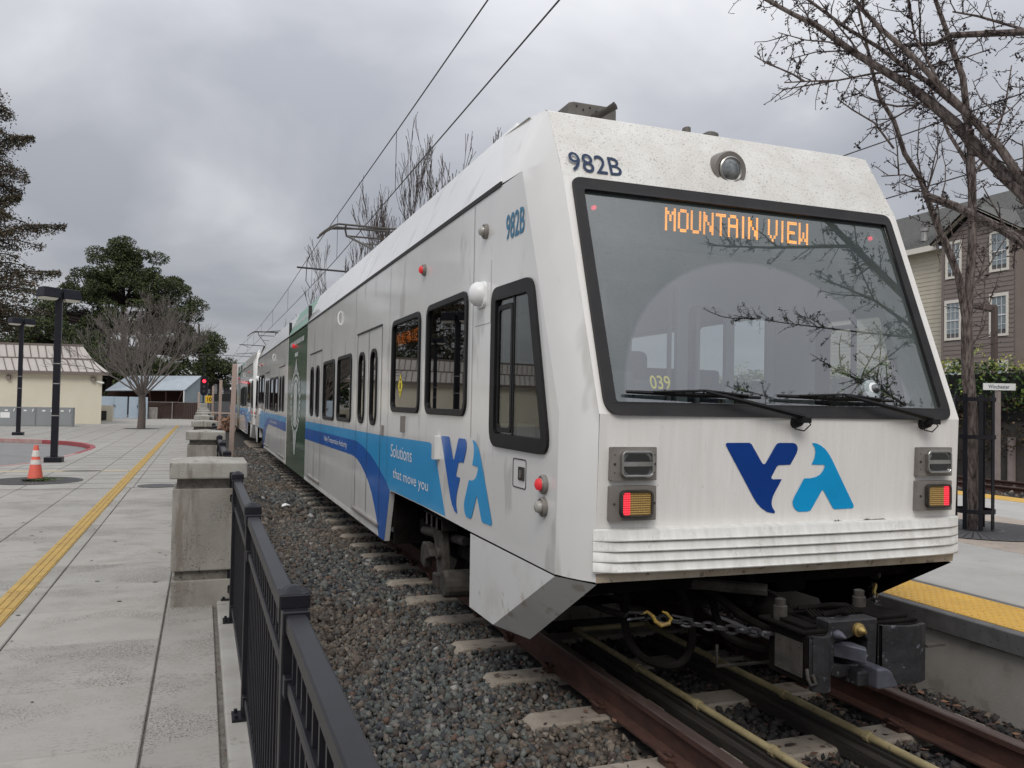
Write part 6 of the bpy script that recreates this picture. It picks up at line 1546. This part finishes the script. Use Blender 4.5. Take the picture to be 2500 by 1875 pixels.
q = MB(); q.add([(-11.9, 88.6, 2.35), (-4.7, 86.0, 2.55), (-3.25, 87.5, 3.98), (-10.2, 92, 3.9), (-11.9, 88.6, 2.28), (-4.7, 86.0, 2.48), (-3.25, 87.5, 3.9), (-10.2, 92, 3.82)], [(0, 1, 2, 3), (7, 6, 5, 4), (0, 4, 5, 1), (1, 5, 6, 2)]); q.build('roof', M['shedroof'], sh)
q = MB(); q.add([(-4.75, 86.1, 0), (-2.6, 88.2, 0), (-2.6, 88.2, 3.2), (-3.3, 87.55, 3.9), (-4.75, 86.1, 2.48)], [(0, 1, 2, 3, 4)]); q.build('gable_wall', M['shedwall'], sh)
q = MB(); q.add([(-11.8, 90.5, 0), (-4.4, 88.4, 0), (-4.4, 88.4, 2.6), (-11.8, 90.5, 2.4)], [(0, 1, 2, 3)]); q.build('back_wall', M['shedwood'], sh)
for a in ((-7.6, 87.2, 0, -7.9, 87.2, 2.4), (-6.4, 86.8, 0, -6.4, 86.8, 2.5), (-5.6, 86.6, .6, -4.9, 86.2, 2.4), (-4.78, 86.1, 0, -4.78, 86.1, 2.5)):
    MB().bar(a[:3], a[3:], .1, .1).build('post', M['shedwood'] if a[0] != -4.78 else M['signwhite'], sh)
# signal
sgn = thing('rail_signal', (-3.0, 70.3, 0), 'black rail signal with one red light lit, at the end of the pillars', 'signal')
q = MB(); q.tube([(-3.04, 70.4, 0), (-3.04, 70.4, 5.2)], .05, 8); q.tube([(-3.04, 70.4, 3.9), (-3.04, 70.4, 4.1)], .10, 8); q.build('mast', M['lampblack'], sgn)
q = MB(); q.prism(rrect(-3.29, -2.71, 1.95, 3.50, .28, 7), lambda u, v, w: (u, 70.2+w, v), 0, .10); q.build('backplate', M['lampblack'], sgn)
q = MB(); lathe(q, (-3.0, 70.2, 3.10), (0, -1, 0), [(0, .13), (.08, .12), (.1, .02)], 16); q.build('red_light', M['signalred'], sgn)
q = MB(); lathe(q, (-3.0, 70.2, 2.66), (0, -1, 0), [(0, .11), (.06, .11)], 16); lathe(q, (-3.0, 70.2, 2.30), (0, -1, 0), [(0, .11), (.06, .11)], 16); q.build('dark_light', M['lampglass'], sgn)
q = MB(); q.box(-3.3, -2.72, 69.9, 70.6, 0, 1.35); q.build('plinth', M['capconc'], sgn, bevel=.05)
# timber posts beside the near track
for k, (y, x, h, w, lean, lab) in enumerate(((28.2, -2.2, 2.80, .15, .05, 'nearest tall bare timber post beside the far end of the train'), (50.5, -2.15, 2.78, .16, .02, 'second bare timber post beyond the nearest one'), (72, -2.3, 2.75, .16, 0, 'third bare timber post, by the yellow sign'), (66, -3.35, 2.2, .14, 0, 'thin timber post left of the rail signal'))):
    t = thing('timber_post', (x, y, -.3), lab, 'post', 'bare timber posts beside the track')
    q = MB(); q.add([(x-w/2, y-w/2, -.3), (x+w/2, y-w/2, -.3), (x+w/2, y+w/2, -.3), (x-w/2, y+w/2, -.3), (x-w/2+lean, y-w/2, h), (x+w/2+lean, y-w/2, h), (x+w/2+lean, y+w/2, h), (x-w/2+lean, y+w/2, h)], [(0, 1, 5, 4), (1, 2, 6, 5), (2, 3, 7, 6), (3, 0, 4, 7), (4, 5, 6, 7)]); q.build('shaft', M['pinkwood'], t, bevel=.008, seg=1)
    if k == 0:
        q = MB(); q.box(x+.10, x+.17, y+.3, y+.34, 2.15, 2.82); q.build('white_marker', M['signwhite'], t)
bar_ = tag(MB().bar((-3.0, 43.2, 1.02), (-1.5, 43.0, .98), .05, .07).build('barrier_plank', M['pinkwood']), 'pale timber plank barrier across the end of the work area', 'barrier')
p = np.stack([NP.normal(-1.9, .5, 160), NP.normal(54, 1.6, 160), np.abs(NP.normal(0, .35, 160))-.1], 1)
v, f = leaves(p, .5, .5); tag(npmesh('rubble', v, f, M['debris']), kind='stuff')
ys = thing('yellow_sign', (-2.5, 79.8, 0), 'small yellow speed sign reading 10 beside the track', 'sign')
MB().box(-2.86, -2.14, 79.78, 79.82, 1.36, 2.0).build('board', M['ysign'], ys); MB().box(-2.54, -2.46, 79.83, 79.9, 0, 1.5).build('post', M['steel'], ys)
q = MB(); add_text(q, '10', lambda a, b: (-2.68+.36*a, 79.76, 1.48+.4*b), .02); q.build('lettering', M['black'], ys)
gw = thing('graffiti_building', (-1.5, 101, 0), 'dark building with pale rounded graffiti letters, beyond the sidings', 'building')
q = MB(); q.add([(-4.5, 101.8, 0), (.3, 100.2, 0), (.3, 100.2, 3.1), (-2.4, 101.1, 4.5), (-4.5, 101.8, 3.8)], [(0, 1, 2, 3, 4)]); q.build('wall', M['graf_wall'], gw)
q = MB()
for i, (a, b) in enumerate(((-2.75, -2.05), (-2.0, -1.35), (-1.3, -.55))):
    yq = 101.0-(a+2.4)*.33
    for c0_, c1_, z0, z1 in ((a, b, 2.55, 3.75-.3*i), (a, b, 1.35, 2.5)):
        rg_ = rrect(c0_, c1_, z0, z1, .28, 5); q.prism(rg_, lambda u, v, w: (u, yq-.05+w, v), 0, None, holes=[rrect(c0_+.2, c1_-.2, z0+.28, z1-.28, .1)] if i != 1 else [])
q.build('graffiti', M['signwhite'], gw)
q = MB(); q.bar((-4.6, 101.8, 3.85), (-2.4, 101, 4.6), .3, .12); q.bar((-2.4, 101, 4.6), (.4, 100.1, 3.15), .3, .12); q.build('roof_edge', M['fencefar'], gw)
cf = thing('corrugated_fence', (-1.5, 92, 0), 'grey corrugated fence at the end of the siding', 'fence')
q = MB()
for k in range(26): q.box(-3.2+.14*k, -3.1+.14*k, 92-.05*(k % 2), 92.06, -.2, 1.5)
q.build('sheet', M['fencefar'], cf)
q = MB(); q.box(-3.2, .4, 92.3, 94, 1.4, 2.3); q.build('dark_van_roof', M['black'], cf)
# second distant backdrop of low trees
for (x, y, n_, r_, lab) in ((6, 120, 500, 3.2, 'blurred grey green tree mass far beyond the end of the line'), (-30, 118, 900, 5.5, 'far dark tree mass behind the redwood')):
    t = thing('distant_tree', (x, y, 0), lab, 'tree'); q = MB(); q.tube([(x, y, 0), (x, y, r_)], .3, 6); q.build('trunk', M['twig'], t)
    o = foliage('foliage', cloud((x, y, r_*1.3), (r_*1.6, r_, r_*1.1), n_*3), .55, M['pine'], t); o['kind'] = 'stuff'

# ================================================================== OVERHEAD LINE
def wire(pts, r_, label, nm='overhead_wire'):
    return tag(MB().tube(pts, r_, 6).build(nm, M['wire'], smooth=True), label, 'wire')
def sag(y0, y1, z0, zs, n=14): return [(0, y0+(y1-y0)*i/n, z0-zs*4*(i/n)*(1-i/n)) for i in range(n+1)]
mes = [(0, 1, 6.75), (0, 7.25, 6.56), (0, 14.5, 6.46), (0, 21.3, 6.40), (0, 27.1, 6.33), (0, 34.3, 6.14), (0, 42, 6.05), (0, 52, 6.08), (0, 64, 6.25), (0, 80, 6.6), (0, 95, 6.5), (0, 130, 6.5)]
con = [(0, 1, 5.62), (0, 7.25, 5.53), (0, 14.5, 5.40), (0, 21.3, 5.28), (0, 27.1, 5.25), (0, 34.3, 5.26), (0, 60, 5.35), (0, 95, 5.5), (0, 130, 5.5)]
wire(mes, .011, 'upper messenger wire of the overhead line above the train')
wire(con, .010, 'lower contact wire of the overhead line above the train')
def interp(P_, y):
    for a, b in zip(P_, P_[1:]):
        if a[1] <= y <= b[1]: return a[2]+(b[2]-a[2])*(y-a[1])/(b[1]-a[1])
for i, y in enumerate((14.48, 21.3, 26.5, 34.3, 42, 50, 58, 66)):
    o = MB().tube([(0, y, interp(con, y)), (0, y, interp(mes, y))], .006, 5).build('dropper', M['wire'])
    tag(o, ['longest dropper wire, nearest the camera, between the two overhead wires', 'dropper wire just above the head of the near pantograph', 'dropper wire beside the thick jumper cable', 'first dropper wire beyond the jumper cable', 'second dropper wire beyond the jumper cable', 'dropper wire above the far pantograph head', 'dropper wire just beyond the far pantograph', 'farthest dropper wire of the overhead line'][i], 'wire', 'droppers of the overhead line')
o = MB().tube([(0, 27.1, 6.33), (-.08, 27.2, 6.1), (-.1, 27.2, 5.5), (0, 27.0, 5.27)], .013, 6).build('jumper_cable', M['wire']); tag(o, 'thick jumper cable looping down from the messenger wire', 'cable')
def mast(y, lab, off=3.9, za=5.55):
    t = thing('catenary_mast', (off, y, .33), lab, 'mast', 'overhead line masts')
    q = MB(); q.tube([(off, y, .33), (off, y, 7.4)], .11, 10); q.build('pole', M['wire'], t)
    q = MB(); q.tube([(off, y, 6.9), (.1, y, 6.5)], .03, 6); q.tube([(off, y, za-.1), (-.75, y, za)], .028, 6); q.tube([(off, y, za-.1), (1.5, y, 6.64)], .024, 6); q.tube([(-.6, y, za), (-.05, y, interp(con, y)+.05)], .015, 5)
    q.build('cantilever', M['wire'], t)
mast(23.6, 'overhead line mast behind the near car, only its cantilever end showing', 4.6, 5.35)
mast(62, 'second overhead line mast with cantilever over the far car', 3.9, 5.6)
mast(92, 'farthest overhead line mast beyond the cars', 3.9, 5.6)
wire([(10.4, 0, 7.28), (10.4, 10.55, 7.35), (10.4, 15, 7.45), (10.4, 40, 7.4), (10.4, 80, 7.4)], .013, 'upper overhead wire of the outer track crossing the bare boughs')
wire([(10.4, 0, 6.2), (10.4, 10.55, 6.19), (10.4, 14, 6.18), (10.4, 80, 6.1)], .013, 'lower overhead wire of the outer track crossing the bare boughs')
o = MB().tube([(-4, 95, 6.5), (4, 95, 6.4), (12, 95, 6.5)], .03, 5).build('span_wire', M['wire']); tag(o, 'horizontal span wire far down the track', 'wire')

# ================================================================== RIGHT: wall, hedge, apartments
wl = thing('boundary_wall', (16.9, 16, -.2), 'low old wall with pale posts overgrown by dry ivy', 'wall')
MB().box(17.0, 17.15, 4, 60, -.3, 1.7).build('wall', M['wallivy'], wl)
y = 9.0
while y < 30: MB().box(16.86, 16.98, y, y+.14, -.2, 1.0+R.uniform(-.1, .15)).build('post', M['signpost'], wl); y += 1.15
n = 15000; p = np.stack([NP.uniform(16.62, 16.98, n), NP.uniform(6, 34, n), NP.uniform(0, 1, n)**.6*2.1], 1)
keep = (np.sin(p[:, 1]*3.1)+np.sin(p[:, 2]*5+p[:, 1])+NP.normal(0, .8, n)+p[:, 2]*1.0-.3) > 0
tag(foliage('ivy', p[keep], .085, M['ivy'], None, .7), 'brown dry ivy hanging over the boundary wall', 'ivy', kind='stuff')
n = 26000; yy_ = NP.uniform(5, 40, n); top = 3.0+.12*np.sin(yy_*1.9)+.1*np.sin(yy_*4.7); zz2 = 1.75+(top-1.75)*NP.rand(n)
p = np.stack([16.75+.55*NP.rand(n)+.12*np.sin(yy_*3+zz2*4)*NP.rand(n), yy_, zz2], 1)
hg = thing('hedge', (16.95, 15, 1.5), 'dense green hedge topped with yellow green shoots above the ivy wall', 'hedge')
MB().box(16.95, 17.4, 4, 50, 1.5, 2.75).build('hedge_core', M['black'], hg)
o = foliage('hedge_leaves', p, .105, M['hedge'], hg, .65); o['kind'] = 'stuff'
n = 5200; yy_ = NP.uniform(5, 40, n); cl_ = (np.sin(yy_*2.3)+np.sin(yy_*5.9+1)+1.2)
p = np.stack([16.8+.5*NP.rand(n), yy_, 2.85+NP.rand(n)**1.6*(.12+.22*np.clip(cl_, 0, 3))], 1)
o = foliage('new_shoots', p, .085, M['hedgetop'], hg, .55); o['kind'] = 'stuff'
# steel picket fence in front of the hedge, left of the sign
sf = thing('steel_fence', (16.4, 20, -.2), 'tall black steel picket fence before the hedge, behind the caged tree', 'fence')
pkm = MB().box(-.012, .012, -.028, .028, 0, 2.35).build('picket', M['fencepaint']); pf_ = True
y = 17.3
while y < 26:
    o = pkm if pf_ else pkm.copy()
    if not pf_: COL.objects.link(o)
    pf_ = False; o.parent = sf; o.location = (0, y-20, 0); y += .115
for z in (.1, 1.95): MB().box(16.38, 16.42, 17.2, 26, -.2+z, -.2+z+.04).build('rail', M['fencepaint'], sf)
# apartment house
AP = thing('apartment_house', (27, 26, 0), 'brown and tan sided apartment house with dark shingle roof', 'house')
X0 = 27.05
def siding(name, pts, m, holes=()):
    """wall in the plane x = const with lapped boards"""
    x = pts[0]; y0, y1, z0, z1 = pts[1:5]; h = .19; grp = []
    z = z0
    bm_ = MB()
    while z < z1-1e-6:
        zt = min(z+h, z1); segs = [(y0, y1)]
        for hy0, hy1, hz0, hz1 in holes:
            if zt > hz0 and z < hz1:
                ns = []
                for a, b in segs:
                    if hy0 > a: ns.append((a, min(b, hy0)))
                    if hy1 < b: ns.append((max(a, hy1), b))
                segs = [s_ for s_ in ns if s_[1]-s_[0] > .02]
        for a, b in segs: bm_.add([(x-.022, a, z), (x-.022, b, z), (x-.004, b, zt), (x-.004, a, zt), (x, a, z), (x, b, z)], [(0, 1, 2, 3), (0, 4, 5, 1)])
        z = zt
    o = bm_.build(name, m, AP); o['kind'] = 'stuff'; return o
W4 = [(26.50, 27.10, 7.56, 8.95), (26.50, 27.14, 4.9, 6.4), (24.27, 24.95, 7.56, 9.02), (24.29, 24.95, 4.92, 6.44), (26.50, 27.1, 2.2, 3.7), (24.3, 24.95, 2.2, 3.7)]
siding('brown_siding', (X0, 23.95, 27.32, 0, 9.05), M['siding_b'], W4)
siding('brown_siding', (X0+1.2, 20, 23.95, 0, 9.0), M['siding_b'])
siding('tan_siding', (X0+.5, 27.38, 36, 0, 9.0), M['siding_t'])
MB().box(X0+.02, X0+10, 23.9, 27.3, 0, 8.95).build('core_wall', M['siding_b'], AP); MB().box(X0+1.22, X0+10, 19, 36, 0, 8.9).build('core_wall', M['siding_b'], AP)
MB().box(X0-.0, X0+1.25, 23.85, 23.95, 0, 9.05).build('corner_board', M['siding_b'], AP); MB().box(X0-.03, X0+.5, 27.30, 27.42, 0, 9.05).build('corner_board', M['siding_b'], AP)
MB().box(X0+1.1, X0+1.2, 22.6, 23.8, 0, 8.9).build('tan_return', M['siding_t'], AP)
# gable over the brown bay
q = MB(); q.add([(X0-.005, 23.95, 9.05), (X0-.005, 27.32, 9.05), (X0-.005, 25.75, 10.15)], [(0, 1, 2)]); q.build('gable', M['siding_b'], AP)
for k in range(6):
    z = 9.1+.17*k; w = 1.65*(1-(z-9.05)/1.15)
    MB().box(X0-.02, X0-.006, 25.75-w, 25.68+w, z, z+.012).build('gable_lap', M['seam'], AP)
for a, b in (((23.55, 8.95), (25.75, 10.30)), ((25.75, 10.30), (27.75, 9.02))):
    q = MB(); q.bar((X0-.22, a[0], a[1]), (X0-.22, b[0], b[1]), .06, .24, up=(1, 0, 0)); q.bar((X0-.22, a[0], a[1]), (X0-.22, b[0], b[1]), .24, .06); q.build('rake_board', M['trim'], AP)
q = MB(); q.add([(X0-.3, 23.45, 9.0), (X0-.3, 25.75, 10.42), (X0+6, 25.75, 10.42), (X0+6, 23.45, 9.0)], [(0, 1, 2, 3)]); q.add([(X0-.3, 27.85, 9.08), (X0-.3, 25.75, 10.42), (X0+6, 25.75, 10.42), (X0+6, 27.85, 9.08)], [(0, 1, 2, 3)]); q.build('gable_roof', M['shingle'], AP)
q = MB(); q.add([(X0+.1, 27.2, 9.10), (X0+.1, 36.6, 9.10), (X0+5.5, 36.6, 12.3), (X0+5.5, 19, 12.3), (X0+.8, 19, 9.1), (X0+.8, 27.2, 9.5)], [(0, 1, 2, 3, 4, 5)]); q.build('main_roof', M['shingle'], AP)
for k in range(34):
    u = k/34; z = 9.10+3.2*u; xx = X0+.1+5.4*u
    MB().box(xx-.004, xx+.02, 19.2, 36.6, z-.004, z+.012).build('shingle_course', M['shingle'], AP)
MB().box(X0+.0, X0+.14, 27.7, 36.6, 8.88, 9.12).build('gutter', M['trim'], AP); MB().box(X0+.9, X0+1.04, 19, 23.6, 8.80, 9.05).build('gutter', M['trim'], AP)
q = MB(); q.tube([(X0+1.0, 23.55, 8.85), (X0+1.0, 23.75, 8.5), (X0+1.0, 23.8, 0)], .05, 6); q.build('downpipe', M['trim'], AP)
q = MB(); lathe(q, (X0+1.0, 29.3, 9.6), (0, 0, 1), [(0, .16), (.45, .13), (.46, .2), (.60, .2), (.61, .05)], 12); lathe(q, (X0+1.0, 27.9, 9.6), (0, 0, 1), [(0, .1), (.25, .09), (.26, .13), (.33, .13)], 10); q.build('roof_vent', M['steel'], AP)
q = MB(); q.prism([(25.75+.30*math.cos(t), 9.62+.30*math.sin(t)) for t in [2*math.pi*k/18 for k in range(18)]], lambda u, v, w: (X0-.03+w, u, v), 0, .02); gv = q.build('gable_vent', M['siding_b'], AP)
for k in range(6): MB().box(X0-.05, X0-.03, 25.75-.24, 25.75+.24, 9.42+.075*k, 9.44+.075*k).build('louvre', M['seam'], gv)
for (y0, y1, z0, z1) in W4:
    q = MB(); t_ = .10
    q.box(X0-.05, X0-.005, y0-t_, y1+t_, z0-t_, z0); q.box(X0-.05, X0-.005, y0-t_, y1+t_, z1, z1+t_+.03); q.box(X0-.05, X0-.005, y0-t_, y0, z0, z1); q.box(X0-.05, X0-.005, y1, y1+t_, z0, z1)
    wf_ = q.build('window', M['trim'], AP)
    q = MB(); q.add([(X0-.012, y0, z0), (X0-.012, y1, z0), (X0-.012, y1, z1), (X0-.012, y0, z1)], [(0, 1, 2, 3)]); q.build('pane', M['glass_apt'], wf_)
    q = MB(); q.box(X0+.002, X0+.012, y0, y1, z0+(z1-z0)*.12, z1); q.build('blind', M['blind'], wf_)
    q = MB(); zm = (z0+z1)/2; q.box(X0-.03, X0-.013, y0, y1, zm-.025, zm+.025)
    for k in (1, 2): yk = y0+(y1-y0)*k/3; q.box(X0-.022, X0-.013, yk-.010, yk+.010, z0, z1)
    for zq in ((z0+zm)/2, (zm+z1)/2): q.box(X0-.022, X0-.013, y0, y1, zq-.010, zq+.010)
    q.build('muntins', M['signwhite'], wf_)
# small tree by the house and distant background masses on the right
bare_tree('young_tree', (25.2, 20.5, 0), 5.6, 'small bare tree beside the brown street lamp', None, 41, m1='twigmid', nb=8, depth=3, rr=.05, wide=1.0, tr=.5)
t = thing('evergreen_shrub', (26.2, 19.6, 0), 'dark green shrub by the house corner at the right edge', 'shrub')
MB().tube([(26.2, 19.6, 0), (26.2, 19.6, 3)], .06, 6).build('stem', M['twig'], t); o = foliage('foliage', np.concatenate([cloud((26.2, 19.6, 3.2), (.7, .7, 1.5), 900), cloud((25.9, 19.3, 5.2), (.5, .5, .8), 300)]), .14, M['pine'], t); o['kind'] = 'stuff'
# litter on the ballast
q = MB(); q.add([(-1.78, 14.8, -.18), (-1.70, 14.82, -.16), (-1.62, 14.88, -.17), (-1.68, 15.0, -.15), (-1.76, 14.96, -.16), (-1.71, 14.9, -.13)], [(0, 1, 5), (1, 2, 5), (2, 3, 5), (3, 4, 5), (4, 0, 5)])
tag(q.build('plastic_scrap', M['white']), 'crumpled white plastic scrap lying on the ballast', 'litter')
for o in bpy.data.objects:
    if 'worldparts' in o: del o['worldparts']
